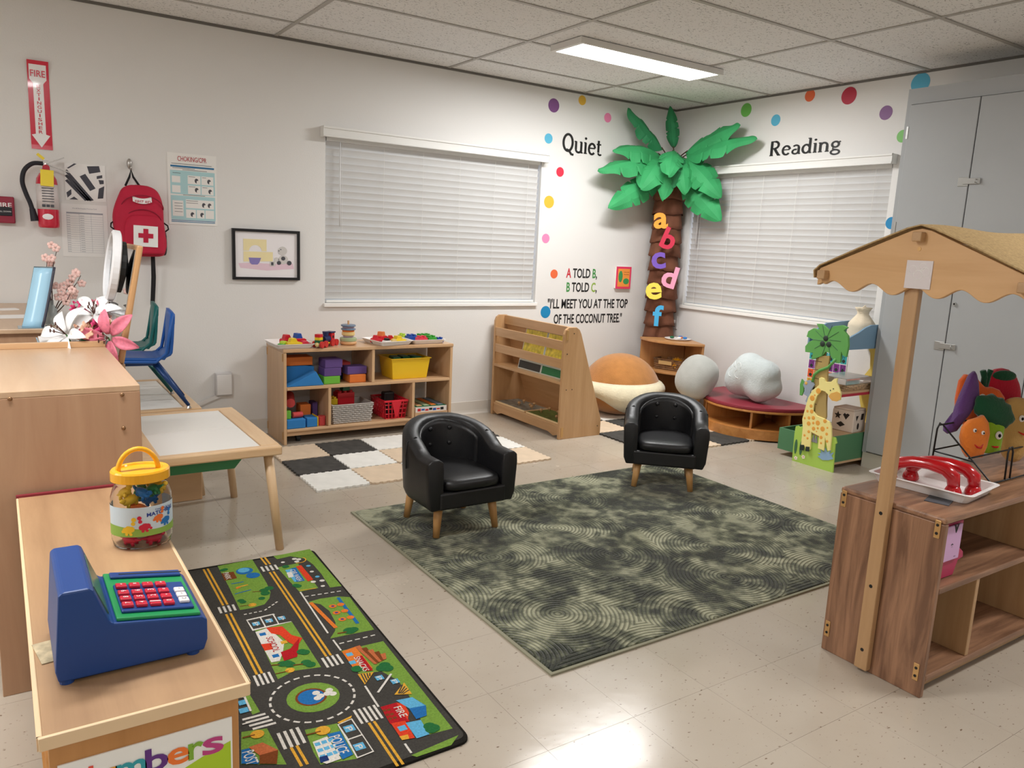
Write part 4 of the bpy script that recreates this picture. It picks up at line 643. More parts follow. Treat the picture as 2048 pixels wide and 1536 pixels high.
for it in RUG_ART:
    k_ = it[0]; _zl += .000012; z = _zl
    if k_ == 'p': PR.poly([(x, y, z) for x, y in it[2]], RI[it[1]])
    elif k_ == 'l':
        for a, b in zip(it[3], it[3][1:]): seg2(a, b, it[2], RI[it[1]], z)
    elif k_ == 'c': PR.poly([(it[2][0]+it[3]*math.cos(a), it[2][1]+it[3]*math.sin(a), z) for a in [2*math.pi*i/20 for i in range(20)]], RI[it[1]])
    elif k_ == 'y':
        a, b = Vector(it[1]), Vector(it[2]); d = (b-a).normalized(); n = Vector((-d.y, d.x))*.0075
        for s_ in (-1, 1): seg2(a+n*s_, b+n*s_, .0075, RI['yellow'], z)
    elif k_ == 'b':
        a, b, n, Lr, w, dv = Vector(it[1]), Vector(it[2]), it[3], it[4], it[5], it[6]
        dd = (b-a).normalized(); nn = down if dv == 0 else across
        for i in range(n):
            c = a+(b-a)*(i+.5)/n; seg2(c-nn*Lr/2, c+nn*Lr/2, (b-a).length/n*.5, RI['white'], z)
    elif k_ == 'ring':
        c, r, w = it[2], it[3], it[4]
        for i in range(24):
            a0 = 2*math.pi*i/24; a1 = a0+2*math.pi/24*.6
            PR.add([(c[0]+rr*math.cos(a), c[1]+rr*math.sin(a), z) for rr in (r-w/2, r+w/2) for a in (a0, (a0+a1)/2, a1)], [(0, 1, 4, 3), (1, 2, 5, 4)], RI[it[1]])
    elif k_ == 'arc':
        c, r, w = it[2], it[3], it[4]
        for i in range(10): seg2((c[0]+r*math.cos(.6-.28*i), c[1]+r*math.sin(.6-.28*i)), (c[0]+r*math.cos(.6-.28*(i+1)), c[1]+r*math.sin(.6-.28*(i+1))), w, RI[it[1]], z)
    elif k_ == 'sq':
        c, s_ = Vector(it[2]), it[3]/2; PR.add([(*(c+down*a*s_+across*b*s_), z) for a, b in ((-1, -1), (1, -1), (1, 1), (-1, 1))], [(0, 1, 2, 3)], RI[it[1]])
    elif k_ == 't':
        a, b = Vector(it[3]), Vector(it[4]); d = (b-a); ang = math.atan2(d.y, d.x); d_ = Vector((math.cos(ang), math.sin(ang)))
        put_text(PR, it[1], ((a.x+b.x)/2, (a.y+b.y)/2, z+.0004), FLAT, .05, RI[it[2]], width=d.length, height=it[5], bold=.008, center=True, ang=math.atan2(down.y, down.x))
PR.build('printed_pattern', ['rug_'+n for n in RN], t, recalc=False)
# ---- interlocking foam tiles
mat('foam_dark', '#403e3b', .9, noise=.25, nscale=18); mat('foam_white', '#dedcd6', .85, noise=.05, nscale=14); mat('foam_tan', '#d0bba2', .85, noise=.06, nscale=14)
def foam_mesh(size, phase, nt=14, amp=.0075):
    """square tile with a toothed edge all round"""
    pts = []; s_ = size; st = s_/nt
    for side in range(4):
        for i in range(nt):
            o = amp*(1 if (i+phase+side) % 2 == 0 else -1)*.5
            for (f, oo) in ((.12, o), (.88, o)):
                u = (i+f)*st
                p = {0: (u, -oo), 1: (s_+oo, u), 2: (s_-u, s_+oo), 3: (-oo, s_-u)}[side]; pts.append(p)
    mb = MB(); mb.prism(pts, 'z', .0005, .0115); return mb.mesh('foam_tile')
FS = .3048
_fm = {}
def foam_mat(label, ox, oy, layout, rz=0):
    t = thing('foam_floor_mat', label, 'play mat', (ox, oy, 0), rz, 'jigsaw foam play mats')
    for r, row in enumerate(layout):
        for c, ch in enumerate(row):
            if ch == ' ': continue
            key = (ch, (r+c) % 2)
            if key not in _fm:
                _fm[key] = foam_mesh(FS-.009, (r+c) % 2); _fm[key].materials.append(MATS[{'d': 'foam_dark', 'w': 'foam_white', 't': 'foam_tan'}[ch]])
            o = bpy.data.objects.new('foam_tile', _fm[key]); COL.objects.link(o); o.parent = t; o.location = (c*FS+.0045, -(r+1)*FS+.0045, 0)
    return t
foam_mat('jigsaw foam mat of tan, black and white squares in front of the toy shelf', -3.665, -.435, ['tdwdd', 'dwtww', 'wtwtt'])
foam_mat('jigsaw foam mat in the corner beneath the round plush cushion', -1.435, -.03, ['tdwt', 'dwtw', 'tdwd', 'dwtw', 'wtdt'])
# ================================================================ TUB ARMCHAIRS
mat('leather', '#19191b', .42, k=1, bump=.12, bscale=160, spec=.55); wood('leg_wood', '#d2a46c', '#b98850', 'z', 1.5)
def armchair(label, loc, rz):
    t = thing('tub_armchair', label, 'armchair', loc, rz, 'small black tub armchairs')
    def outer(u):       # u -1..1 from right arm front around the back to the left arm front; returns outer xy and the height of the rim
        a = u*math.pi*.5
        return a
    W_, D0, D1 = .222, -.2, .2
    path = []   # centre line of the U wall
    n = 30
    for i in range(n+1):
        s_ = i/n
        if s_ < .25: p = (.18, D0+.0+(.21)*(s_/.25)); d = (0, 1)
        elif s_ > .75: p = (-.18, D0+(.21)*((1-s_)/.25)); d = (0, -1)
        else:
            a = (s_-.25)/.5*math.pi; p = (.18*math.cos(a), .01+.165*math.sin(a)); d = (-math.sin(a), math.cos(a))
        path.append((p, d, s_))
    vs = []; prof_n = 10
    for p, d, s_ in path:
        k = abs(s_-.5)*2; hz = .5 if k < .12 else (.5-.115*((k-.12)/.88)**1.15 if k < 1 else .385)
        hz = .5-.112*max(0, min(1, (k-.1)/.62))**1.5; nx, ny = d[1], -d[0]   # outward normal
        prof = [(.02, .155), (.034, .19), (.041, .3), (.043, hz-.05), (.04, hz-.015), (.022, hz), (-.008, hz+.001), (-.03, hz-.012), (-.034, hz-.05), (-.034, .157)]
        for o, z in prof: vs.append((p[0]+nx*o, p[1]+ny*o, z))
    m = prof_n; N_ = len(path)
    fs = [(i*m+j, (i+1)*m+j, (i+1)*m+j+1, i*m+j+1) for i in range(N_-1) for j in range(m-1)]
    fs += [tuple(range(m)), tuple(range((N_-1)*m, N_*m))[::-1]]
    fs += [((i)*m+m-1, (i+1)*m+m-1, (i+1)*m, i*m) for i in range(N_-1)]
    sh = MB().add(vs, fs).build('shell', 'leather', t, smooth=True, bevel=.006)
    pipe = MB()
    for sgn in (1, -1): MB().tube([(sgn*(.18+.044), -.2+.205, .3), (sgn*(.18+.046), .005, .36), (sgn*(.18+.04), .005, .425), (sgn*.18, .005, .443), (sgn*.15, .005, .42)], .0026, 6).build('seam', 'leather', sh, smooth=True)
    MB().prism([(-.165, -.205), (.165, -.205), (.165, .02), *[(.165*math.cos(a), .02+.15*math.sin(a)) for a in [math.pi*i/12 for i in range(1, 12)]], (-.165, .02)], 'z', .155, .235).build('seat_base', 'leather', t, smooth=False, bevel=.01)
    def cush(p):
        return p
    st = MB(); nn = 26; rings = []
    for (ins, z) in ((.02, .236), (.002, .245), (0, .265), (.004, .28), (.02, .288), (.07, .292), (.13, .294)):
        rg = []
        for i in range(nn):
            a = 2*math.pi*i/nn; c, s_ = math.cos(a), math.sin(a); rx, ry = .148-ins, .19-ins
            rg.append((rx*math.copysign(abs(c)**.45, c), -.03+ry*math.copysign(abs(s_)**(.35 if s_ < 0 else .8), s_), z))
        rings += rg
    K = 7; st.add(rings, [(k*nn+i, k*nn+(i+1) % nn, (k+1)*nn+(i+1) % nn, (k+1)*nn+i) for k in range(K-1) for i in range(nn)]+[tuple(range(nn))[::-1], tuple(range((K-1)*nn, K*nn))])
    st.build('seat_cushion', 'leather', t, smooth=True)
    bk = MB(); bk.grid(lambda a, b: ((.146*math.cos(math.pi*(.02+.96*a))), .01+(.13-.008*math.sin(math.pi*b))*math.sin(math.pi*(.02+.96*a)), .26+(.222-.075*abs(2*a-1)**1.6)*b), 16, 8)
    bp_ = bk.build('back_pad', 'leather', t, smooth=True, solid=.012)
    for (bx_, bz_) in ((-.05, .44), (.05, .44), (-.05, .365), (.05, .365)):
        MB().ell((bx_, .126-abs(bx_)*.16, bz_), (.011, .008, .011), 12, 6).build('button', 'leather', bp_, smooth=True)
    for (lx, ly) in ((-.15, -.15), (.15, -.15), (-.15, .14), (.15, .14)):
        MB().cyl((lx, ly, .0138), (lx*.88, ly*.88, .17), .0145, .022, n=16).build('leg', 'leg_wood', t, smooth=True)
    t.scale = (1.04, 1.04, 1.0); return t
armchair('black leather tub armchair nearest the play table', (-3.262, -2.045, .0), 0)
armchair('black leather tub armchair facing the camera near the round bench', (-1.845, -2.005, 0), math.radians(-43))
# ================================================================ TOY SHELF BELOW THE WINDOW
wood('maple_v', '#d2af88', '#c09a72', 'z', .8, coat=.3, rough=.35); wood('maple_h', '#cfab84', '#bb946e', 'x', .8, coat=.3, rough=.35); wood('maple_y', '#cfab84', '#bb946e', 'y', .8, coat=.3, rough=.35)
mat('bracket', '#c9a06a', .35, metal=.6); mat('black_plastic', '#1a1a1a', .5, k=1)
t = thing('toy_shelf', 'low open maple toy shelf under the window, filled with toys', 'shelf', (-2.93, -.19, 0)); O = t.location
SX0, SX1, SY0, SY1 = -3.535, -2.335, -.372, -.014; th = .02
for x0 in (SX0, SX1-th): MB(O).box(x0, x0+th, SY0, SY1, 0, .592).build('side_panel', 'maple_v', t, bevel=.004)
MB(O).box(SX0-.002, SX1+.002, SY0-.004, SY1, .592, .614).build('top_board', 'maple_h', t, bevel=.004)
MB(O).box(SX0+th, SX1-th, SY0, SY1, .352, .372).build('shelf_board', 'maple_h', t, bevel=.003)
MB(O).box(SX0+th, SX1-th, SY0, SY1, .083, .1).build('bottom_board', 'maple_h', t, bevel=.003)
MB(O).box(SX0+th, SX1-th, SY0+.02, SY0+.04, .052, .083).build('toe_rail', 'maple_h', t, bevel=.002)
MB(O).box(-2.945, -2.925, SY0, SY1, .372, .592).build('divider', 'maple_v', t, bevel=.003)
for x in (-3.245, -2.645): MB(O).box(x, x+.02, SY0, SY1, .1, .352).build('divider', 'maple_v', t, bevel=.003)
for x in (-3.42, -2.45): MB(O).box(x-.015, x+.015, SY0+.06, SY0+.1, .022, .083).cyl((x-.01, SY0+.08, .022), (x+.01, SY0+.08, .022), .022, n=14).build('caster', 'black_plastic', t)
for z in (.56, .06):
    for y in (SY0+.012, SY1-.02): MB(O).box(SX0-.003, SX0, y, y+.014, z-.025, z+.025).build('connector_plate', 'bracket', t, bevel=.002)
# ---- trays on the shelf
mat('tray_white', '#e2dcd8', .35)
def tray(mb, cx, cy, z, w, d, h, rz=0, lip=.012, th=.003):
    R = R3(0, 0, rz); c = Vector((cx, cy, z)); fl = .016
    def ring(w_, d_, zz, n=4, r=.02):
        pts = []
        for (sx, sy, a0) in ((1, 1, 0), (-1, 1, 90), (-1, -1, 180), (1, -1, 270)):
            for k in range(n+1):
                a = math.radians(a0+90*k/n); pts.append(c+R@Vector((sx*(w_/2-r)+r*math.cos(a), sy*(d_/2-r)+r*math.sin(a), zz)))
        return pts
    rs = [ring(w-fl*2, d-fl*2, 0), ring(w, d, h-.004), ring(w+lip, d+lip, h-.002), ring(w+lip, d+lip, h), ring(w-th*2, d-th*2, h), ring(w-fl*2-th*2, d-fl*2-th*2, th)]
    n = len(rs[0]); vs = [p for r in rs for p in r]
    fs = [(k*n+i, k*n+(i+1) % n, (k+1)*n+(i+1) % n, (k+1)*n+i) for k in range(len(rs)-1) for i in range(n)]+[tuple(range(n))[::-1], tuple(range(5*n, 6*n))]
    return mb.add(vs, fs)
TZ = .6145
def tray_thing(label, cx, cy, w, d, h=.03, rz=0, z=TZ):
    mb = tray(MB((cx, cy, z)), cx, cy, z, w, d, h, rz); o = mb.build('tray', 'tray_white', None, loc=(cx, cy, z), smooth=False, bevel=.0015); tag(o, label, 'tray', 'white plastic trays'); return o
tray_thing('white tray of toy cars at the left end of the toy shelf', -3.455, -.235, .24, .28)
tray_thing('white tray with red and yellow cars in the middle of the toy shelf', -2.785, -.25, .25, .27, rz=.12)
tray_thing('white tray of building bricks at the right end of the toy shelf', -2.515, -.23, .25, .26)
TOY = dict(red='#cc2430', yellow='#e8c62c', green='#3fa038', dgreen='#14603c', blue='#2450a4', navy='#1e2c58', orange='#e07a3c', lime='#b8d848', black='#1a1a1c', white='#e8e4e0', purple='#5c3c84', sky='#2f78c0', pinkred='#dc3c50', tan='#d8a878', sage='#a8b890', slate='#76869c', mauve='#b89cac', cream='#e4c888', fgreen='#6cb43c', forange='#d87430', fred='#c84848', fpurple='#5f4682', fblue='#2e7cc0', wred='#c43030')
for k_, v_ in TOY.items(): mat('toy_'+k_, v_, .35 if k_[0] != 'f' else .8, k=1.05)
def car(label, loc, rz, body, cab, L=.075, W_=.034, H=.03, wheel='toy_black', group='toy vehicles', rx=0, ry=0):
    L *= 1.15; W_ *= 1.2; H *= 1.35
    t = thing('toy_car', label, 'toy car', loc, 0, group, rot=(rx, ry, rz))
    MB().prism([(-L/2, .006), (L/2, .006), (L/2, H*.5), (L*.32, H*.6), (-L*.42, H*.62), (-L/2, H*.5)], 'y', -W_/2, W_/2).build('body', body, t, bevel=.003)
    MB().prism([(-L*.34, H*.6), (L*.2, H*.58), (L*.06, H), (-L*.24, H)], 'y', -W_*.42, W_*.42).build('cabin', cab, t, bevel=.002)
    for x in (-L*.3, L*.3):
        for y in (-W_/2, W_/2): MB().cyl((x, y-.004, .0085), (x, y+.004, .0085), .0085, n=12).build('wheel', wheel, t, smooth=False)
    return t
tz = TZ+.0035
car('green toy car at the left of the left tray', (-3.505, -.3, tz), .5, 'toy_green', 'toy_lime'); car('yellow toy digger at the front of the left tray', (-3.455, -.325, tz), .15, 'toy_yellow', 'toy_yellow', .085, .038, .045)
car('dark red toy car at the back of the left tray', (-3.455, -.2, tz), .2, 'toy_red', 'toy_red', .08, .04, .05); car('blue roofed toy engine in the left tray', (-3.40, -.25, tz), .3, 'toy_red', 'toy_blue', .075, .045, .06); car('long red toy racer in the left tray', (-3.375, -.305, tz), .1, 'toy_red', 'toy_pinkred', .085, .045, .028)
car('red toy car at the left of the middle tray', (-2.865, -.25, tz), -.4, 'toy_red', 'toy_red', .07, .036, .04); car('red and orange toy truck in the middle tray', (-2.81, -.215, tz), .7, 'toy_red', 'toy_orange', .08, .04, .055); car('small tan wooden car in the middle tray', (-2.81, -.31, tz), .3, 'toy_white', 'toy_black', .055, .032, .03, 'toy_black')
car('yellow toy sports car at the right of the middle tray', (-2.725, -.305, tz), .25, 'toy_yellow', 'toy_yellow', .085, .042, .04, 'toy_white'); car('red toy plane car behind the yellow car', (-2.745, -.23, tz), -.3, 'toy_red', 'toy_red', .07, .03, .035)
_o = MB().cyl((0, -.005, 0), (0, .005, 0), .018, n=18).build('toy_disc', 'toy_cream', None, loc=(-2.775, -.34, tz+.02)); tag(_o, 'round cream wooden disc standing in the middle tray', 'toy')
def brick(label, loc, rz, col, nx=2, ny=1, u=.032, h=.038):
    t = thing('building_brick', label, 'toy brick', loc, rz, 'large studded bricks')
    b = MB().box(0, nx*u, 0, ny*u, 0, h).build('block', col, t, bevel=.002)
    for i in range(nx):
        for j in range(ny): MB().cyl(((i+.5)*u, (j+.5)*u, h), ((i+.5)*u, (j+.5)*u, h+.012), u*.34, n=12).build('stud', col, b)
    return t
brick('large red studded brick at the front of the brick tray', (-2.585, -.345, tz), .05, 'toy_pinkred', 2, 2); brick('green studded brick right of the red brick', (-2.51, -.335, tz), .02, 'toy_green', 2, 2); brick('blue studded brick at the right end of the brick tray', (-2.435, -.315, tz), -.1, 'toy_blue', 2, 2, .026, .022)
brick('green studded brick stacked at the back of the brick tray', (-2.53, -.24, tz), .1, 'toy_green', 3, 2); brick('navy studded brick behind the red brick', (-2.615, -.25, tz), .1, 'toy_blue', 2, 2); brick('lime studded brick at the left of the brick tray', (-2.635, -.19, tz), .2, 'toy_lime', 1, 2)
# ---- wooden train and ring tower on the top
t = thing('toy_train', 'wooden pull train with red wheels and coloured blocks', 'toy train', (-3.24, -.305, TZ), math.radians(38))
MB().box(-.09, .09, -.018, .018, .018, .028).build('chassis', 'toy_yellow', t, bevel=.002)
for x in (-.085, -.04, .04, .085):
    for y in (-.027, .027): MB().cyl((x, y-.007, .022), (x, y+.007, .022), .0215, n=18).build('wheel', 'toy_wred', t, bevel=.001)
for i, (c, h0, h1) in enumerate((('dgreen', .028, .05), ('yellow', .05, .068), ('red', .068, .088))): MB().box(-.1, -.062, -.019, .019, h0, h1).build('stacked_block', 'toy_'+c, t, bevel=.002)
MB().ell((-.1, 0, .022), (.014, .017, .014), 14, 8).build('nose', 'toy_cream', t, smooth=True)
MB().cyl((-.03, 0, .048), (.03, 0, .048), .022, n=18).build('boiler', 'toy_navy', t); MB().cyl((-.0, 0, .066), (-.0, 0, .098), .016, .022, n=14).build('funnel', 'toy_navy', t)
MB().box(.035, .075, -.021, .021, .028, .085).build('cab', 'toy_red', t, bevel=.002); MB().box(.03, .08, -.026, .026, .085, .094).build('cab_roof', 'toy_navy', t, bevel=.003); MB().cyl((.055, -.022, .06), (.055, .022, .06), .009, n=10).build('cab_window', 'toy_black', t)
t = thing('ring_stacker', 'pastel wooden ring stacking tower', 'stacking toy', (-3.065, -.25, TZ))
def poly_ring(r, z0, z1, c, n=28, name='ring'): MB().lathe([(r-.004, z0), (r, z0+.003), (r, z1-.003), (r-.004, z1)], (0, 0, 0), n).build(name, 'toy_'+c, t, smooth=False)
MB().lathe([(.044, 0), (.054, .006), (.056, .015), (.052, .025)], (0, 0, 0), 28).build('base', 'toy_tan', t, smooth=True)
for r, z0, z1, c in ((.055, .025, .048, 'sage'), (.034, .048, .062, 'mauve'), (.043, .062, .086, 'cream'), (.04, .086, .098, 'forange'), (.049, .098, .11, 'slate'), (.038, .11, .121, 'mauve'), (.049, .121, .134, 'slate')): poly_ring(r, z0, z1, c, 12 if r > .045 and z0 > .09 else 28)
MB().cyl((0, 0, .134), (0, 0, .16), .0065, n=10).build('peg', 'toy_tan', t)
# ---- foam blocks
def fblock(label, x0, x1, y0, y1, z0, z1, c, rz=0):
    c_ = ((x0+x1)/2, (y0+y1)/2, z0); o = MB().box(-(x1-x0)/2, (x1-x0)/2, -(y1-y0)/2, (y1-y0)/2, 0, z1-z0).build('foam_block', 'toy_'+c, None, loc=c_, rot=(0, 0, rz), bevel=.004)
    return tag(o, label, 'foam block', 'foam building blocks')
fblock('brown foam block at the top left of the upper shelf', -3.505, -3.31, -.26, -.14, .49, .545, 'forange'); 
o = MB((-3.4, -.2, .3725)).prism([(-3.505, .3725), (-3.30, .3725), (-3.30, .48), (-3.36, .488), (-3.505, .488)], 'y', -.26, -.14).build('foam_block', 'toy_fblue', None, loc=(-3.4, -.2, .3725), bevel=.003); tag(o, 'blue foam arch block under the brown block', 'foam block', 'foam building blocks')
o = MB((-3.39, -.32, .3725)).prism([(-3.51, .3725), (-3.27, .3725), (-3.322, .463)], 'y', -.36, -.275).build('foam_block', 'toy_fblue', None, loc=(-3.39, -.32, .3725), bevel=.003); tag(o, 'blue triangular foam wedge at the front of the upper shelf', 'foam block', 'foam building blocks')
fblock('lime foam block at the bottom of the middle stack', -3.265, -3.155, -.345, -.23, .3725, .424, 'fgreen'); fblock('purple foam block in the middle of the stack', -3.262, -3.148, -.345, -.23, .4245, .478, 'fpurple'); fblock('purple foam block on top of the stack', -3.258, -3.14, -.345, -.22, .4785, .534, 'fpurple')
fblock('orange foam block right of the lime block', -3.09, -2.975, -.345, -.22, .3725, .425, 'forange'); fblock('purple foam block lying on the orange block', -3.105, -2.965, -.33, -.24, .4255, .478, 'fpurple', .08); fblock('blue foam block behind the orange block', -3.13, -3.0, -.2, -.11, .3725, .42, 'navy'); fblock('red brown foam block on the blue block behind', -3.14, -3.03, -.21, -.1, .4205, .49, 'fred')
fblock('blue foam block at the lower left front', -3.51, -3.39, -.36, -.25, .1005, .158, 'fblue'); fblock('blue foam cube with yellow back beside it', -3.38, -3.312, -.355, -.25, .1005, .16, 'fblue'); fblock('yellow foam slab behind the blue cube', -3.31, -3.302, -.35, -.24, .1005, .165, 'yellow')
fblock('green foam block at the far lower left', -3.513, -3.475, -.33, -.24, .1585, .212, 'fgreen'); fblock('orange foam cube in the lower left bay', -3.385, -3.315, -.24, -.15, .1005, .225, 'forange'); fblock('purple foam block at the back of the lower left bay', -3.29, -3.255, -.2, -.12, .1005, .228, 'fpurple')
def fcyl(label, p0, p1, r, c):
    m_ = (Vector(p0)+Vector(p1))/2; o = MB(m_).cyl(p0, p1, r, n=22).build('foam_cylinder', 'toy_'+c, None, loc=m_, bevel=.003); return tag(o, label, 'foam block', 'foam building blocks')
fcyl('red foam cylinder standing by the divider', (-3.272, -.32, .1005), (-3.272, -.32, .162), .025, 'fred'); fcyl('small red foam cylinder lying on the blue blocks', (-3.46, -.31, .179), (-3.395, -.305, .179), .019, 'fred'); fcyl('red foam roller leaning in the lower left bay', (-3.47, -.3, .255), (-3.42, -.12, .27), .03, 'fred')
fcyl('dark foam roller standing behind the red roller', (-3.49, -.12, .1005), (-3.49, -.12, .25), .02, 'dgreen')
# ---- yellow bin
mat('bin_yellow', '#e0b820', .35); mat('basket_grey', '#b0aaa4', .6); mat('basket_red', '#cc2030', .35)
def bin_(mb, x0, x1, y0, y1, z0, z1, fl=.016, th=.004):
    o = [(x0+fl, x1-fl, y0+fl, y1-fl, z0), (x0, x1, y0, y1, z1), (x0-.008, x1+.008, y0-.008, y1+.008, z1), (x0-.008, x1+.008, y0-.008, y1+.008, z1+.006), (x0+th, x1-th, y0+th, y1-th, z1+.006), (x0+fl+th, x1-fl-th, y0+fl+th, y1-fl-th, z0+th)]
    vs = []
    for a, b, c, d, z in o: vs += [(a, c, z), (b, c, z), (b, d, z), (a, d, z)]
    return mb.add(vs, [(k*4+i, k*4+(i+1) % 4, (k+1)*4+(i+1) % 4, (k+1)*4+i) for k in range(5) for i in range(4)]+[(3, 2, 1, 0), (20, 21, 22, 23)])
t = thing('toy_bin', 'yellow plastic bin on the upper right of the toy shelf', 'bin', (-2.64, -.23, .3725)); bin_(MB(t.location), -2.785, -2.495, -.335, -.12, .3725, .512).build('bin', 'bin_yellow', t, bevel=.003)
for i, (dx, dy, c) in enumerate(((-.075, 0, 'dgreen'), (0, .02, 'dgreen'), (.07, -.01, 'dgreen'))):
    o = MB().box(-.028, .028, -.05, .05, 0, .142).build('plastic_block', 'toy_'+c, None, loc=(-2.64+dx, -.23+dy, .3775), rot=(0, 0, .12*i-.1), bevel=.006); tag(o, ['dark green plastic block at the left of the yellow bin', 'dark green plastic block at the back of the yellow bin', 'dark green plastic block at the right of the yellow bin'][i], 'toy', 'green blocks in the yellow bin')
# ---- woven grey basket
t = thing('woven_basket', 'grey woven plastic basket full of big bricks', 'basket', (-3.07, -.24, .1005)); O2 = t.location
bx = (-3.208, -2.925, -.352, -.13)
bin_(MB(O2), bx[0]+.004, bx[1]-.004, bx[2]+.004, bx[3]-.004, .1005, .225, .012).build('liner', 'basket_grey', t)
mat('basket_gap', '#6e6862', .8)
for k in range(9):
    z = .108+.0135*k; pts = []; f = (k/9)*.012-.012
    for (a, b) in (((bx[0]-f, bx[2]-f), (bx[1]+f, bx[2]-f)), ((bx[1]+f, bx[2]-f), (bx[1]+f, bx[3]+f)), ((bx[1]+f, bx[3]+f), (bx[0]-f, bx[3]+f)), ((bx[0]-f, bx[3]+f), (bx[0]-f, bx[2]-f))):
        nn = 18
        for i in range(nn):
            s_ = i/nn; nx, ny = (b[1]-a[1]), -(b[0]-a[0]); l = math.hypot(nx, ny); w = .0035*math.sin((i+k % 2*1.0)*math.pi/1.0+math.pi/2)
            pts.append((a[0]+(b[0]-a[0])*s_+nx/l*w, a[1]+(b[1]-a[1])*s_+ny/l*w, z))
    MB(O2).tube(pts, .0052, 5, closed=True).build('weave_strand', 'basket_grey', t)
brick('yellow big brick in the woven basket', (-3.2, -.27, .215), .1, 'toy_yellow', 2, 2, .03, .04); brick('dark red big brick in the woven basket', (-3.13, -.24, .2), .05, 'toy_red', 3, 2, .04, .085); brick('green big brick on the dark red brick', (-3.09, -.23, .297), .1, 'toy_dgreen', 1, 1, .05, .04)
# ---- red basket with slotted sides
t = thing('plastic_basket', 'red slotted plastic basket with a curved handle', 'basket', (-2.75, -.23, .1005)); O3 = t.location
rb = (-2.835, -2.665, -.34, -.11)
tops = MB(O3)
for (fx, n_) in (('y0', 6), ('x0', 8), ('x1', 8), ('y1', 6)):
    for i in range(n_+1):
        s_ = i/n_
        if fx[0] == 'y': y = rb[2] if fx == 'y0' else rb[3]; x = rb[0]+(rb[1]-rb[0])*s_; p0, p1 = (rb[0]+.014+(rb[1]-rb[0]-.028)*s_, y+(.014 if fx == 'y0' else -.014), .102), (x, y, .222)
        else: x = rb[0] if fx == 'x0' else rb[1]; y = rb[2]+(rb[3]-rb[2])*s_; p0, p1 = (x+(.014 if fx == 'x0' else -.014), rb[2]+.014+(rb[3]-rb[2]-.028)*s_, .102), (x, y, .222)
        MB(O3).cyl(p0, p1, .0042, n=6).build('rib', 'basket_red', t)
for z, f in ((.135, .010), (.17, .006), (.2, .0025)):
    MB(O3).tube([(rb[0]+f, rb[2]+f, z), (rb[1]-f, rb[2]+f, z), (rb[1]-f, rb[3]-f, z), (rb[0]+f, rb[3]-f, z)], .004, 6, closed=True).build('hoop', 'basket_red', t)
MB(O3).box(rb[0]+.012, rb[1]-.012, rb[2]+.012, rb[3]-.012, .1005, .106).build('base', 'basket_red', t)
MB(O3).box(rb[0]-.006, rb[1]+.006, rb[2]-.006, rb[2]+.006, .218, .232).box(rb[0]-.006, rb[1]+.006, rb[3]-.006, rb[3]+.006, .218, .232).box(rb[0]-.006, rb[0]+.006, rb[2], rb[3], .218, .232).box(rb[1]-.006, rb[1]+.006, rb[2], rb[3], .218, .232).build('rim', 'basket_red', t, bevel=.003)
MB(O3).prism([(-2.79, .23), (-2.71, .23), (-2.725, .18), (-2.74, .12), (-2.75, .112), (-2.76, .12), (-2.775, .18)], 'y', -.35, -.344).build('handle', 'basket_red', t, bevel=.004)
o = MB().box(-.04, .04, -.03, .03, 0, .16).build('dark_block', 'toy_black', None, loc=(-2.75, -.2, .107), bevel=.01); tag(o, 'black plastic block standing in the red basket', 'toy')
# ---- game box
t = thing('game_box', 'white board game box at the lower right of the toy shelf', 'box', (-2.485, -.22, .1005)); O4 = t.location; mat('box_card', '#d8d0c8', .5)
MB(O4).box(-2.617, -2.36, -.365, -.07, .1005, .135).build('wood_strip', 'maple_h', t)
MB(O4).box(-2.61, -2.365, -.36, -.08, .1355, .172).build('carton', 'box_card', t)
_m = MB(O4)
for i, c in enumerate((0, 1, 0, 2, 1, 0, 2)): _m.box(-2.595+.03*i, -2.57+.03*i, -.3606, -.36, .143+.004*(i % 2), .162-.003*(i % 3), c)
_m.build('printed_side', ['toy_red', 'toy_blue', 'toy_black'], t)
MB(O4).box(-2.605, -2.37, -.355, -.085, .172, .176).build('insert', 'toy_dgreen', t); 
for i in range(4): MB(O4).box(-2.59+.055*i, -2.55+.055*i, -.34, -.1, .176, .179).build('card_row', ['toy_tan', 'toy_sage', 'toy_forange', 'toy_slate'][i], t)
# ================================================================ BOOK DISPLAY
wood('beech_v', '#c49c72', '#b0875a', 'z', .8, coat=.25, rough=.4); wood('beech_y', '#c49c72', '#b0875a', 'y', .8, coat=.25, rough=.4)
t = thing('book_display', 'beech book display shelf with slanted sides standing across the corner', 'shelf', (-1.62, -.5, 0)); O5 = t.location
sp = [(-1.802, 0), (-1.802, .735), (-1.79, .765), (-1.765, .782), (-1.7, .782), (-1.672, .765), (-1.655, .735), (-1.432, .12), (-1.43, .09), (-1.43, 0)]
for y0 in (-.953, -.075): MB(O5).prism(sp, 'y', y0, y0+.022).build('side_panel', 'beech_v', t, bevel=.003)
ya, yb = -.931, -.075
MB(O5).box(-1.798, -1.784, ya, yb, .621, .687).build('front_rail', 'beech_y', t, bevel=.002); MB(O5).box(-1.798, -1.784, ya, yb, .497, .56).build('front_rail', 'beech_y', t, bevel=.002)
MB(O5).box(-1.8, -1.6, ya, yb, .385, .405).build('shelf_board', 'beech_y', t, bevel=.002); MB(O5).box(-1.795, -1.45, ya, yb, .083, .1).build('bottom_board', 'beech_y', t, bevel=.002)
MB(O5).prism([(ya, .03), (ya+.06, .012), (ya+.12, .03), (yb-.12, .03), (yb-.06, .012), (yb, .03), (yb, .083), (ya, .083)], 'x', -1.792, -1.776).build('toe_rail', 'beech_y', t)
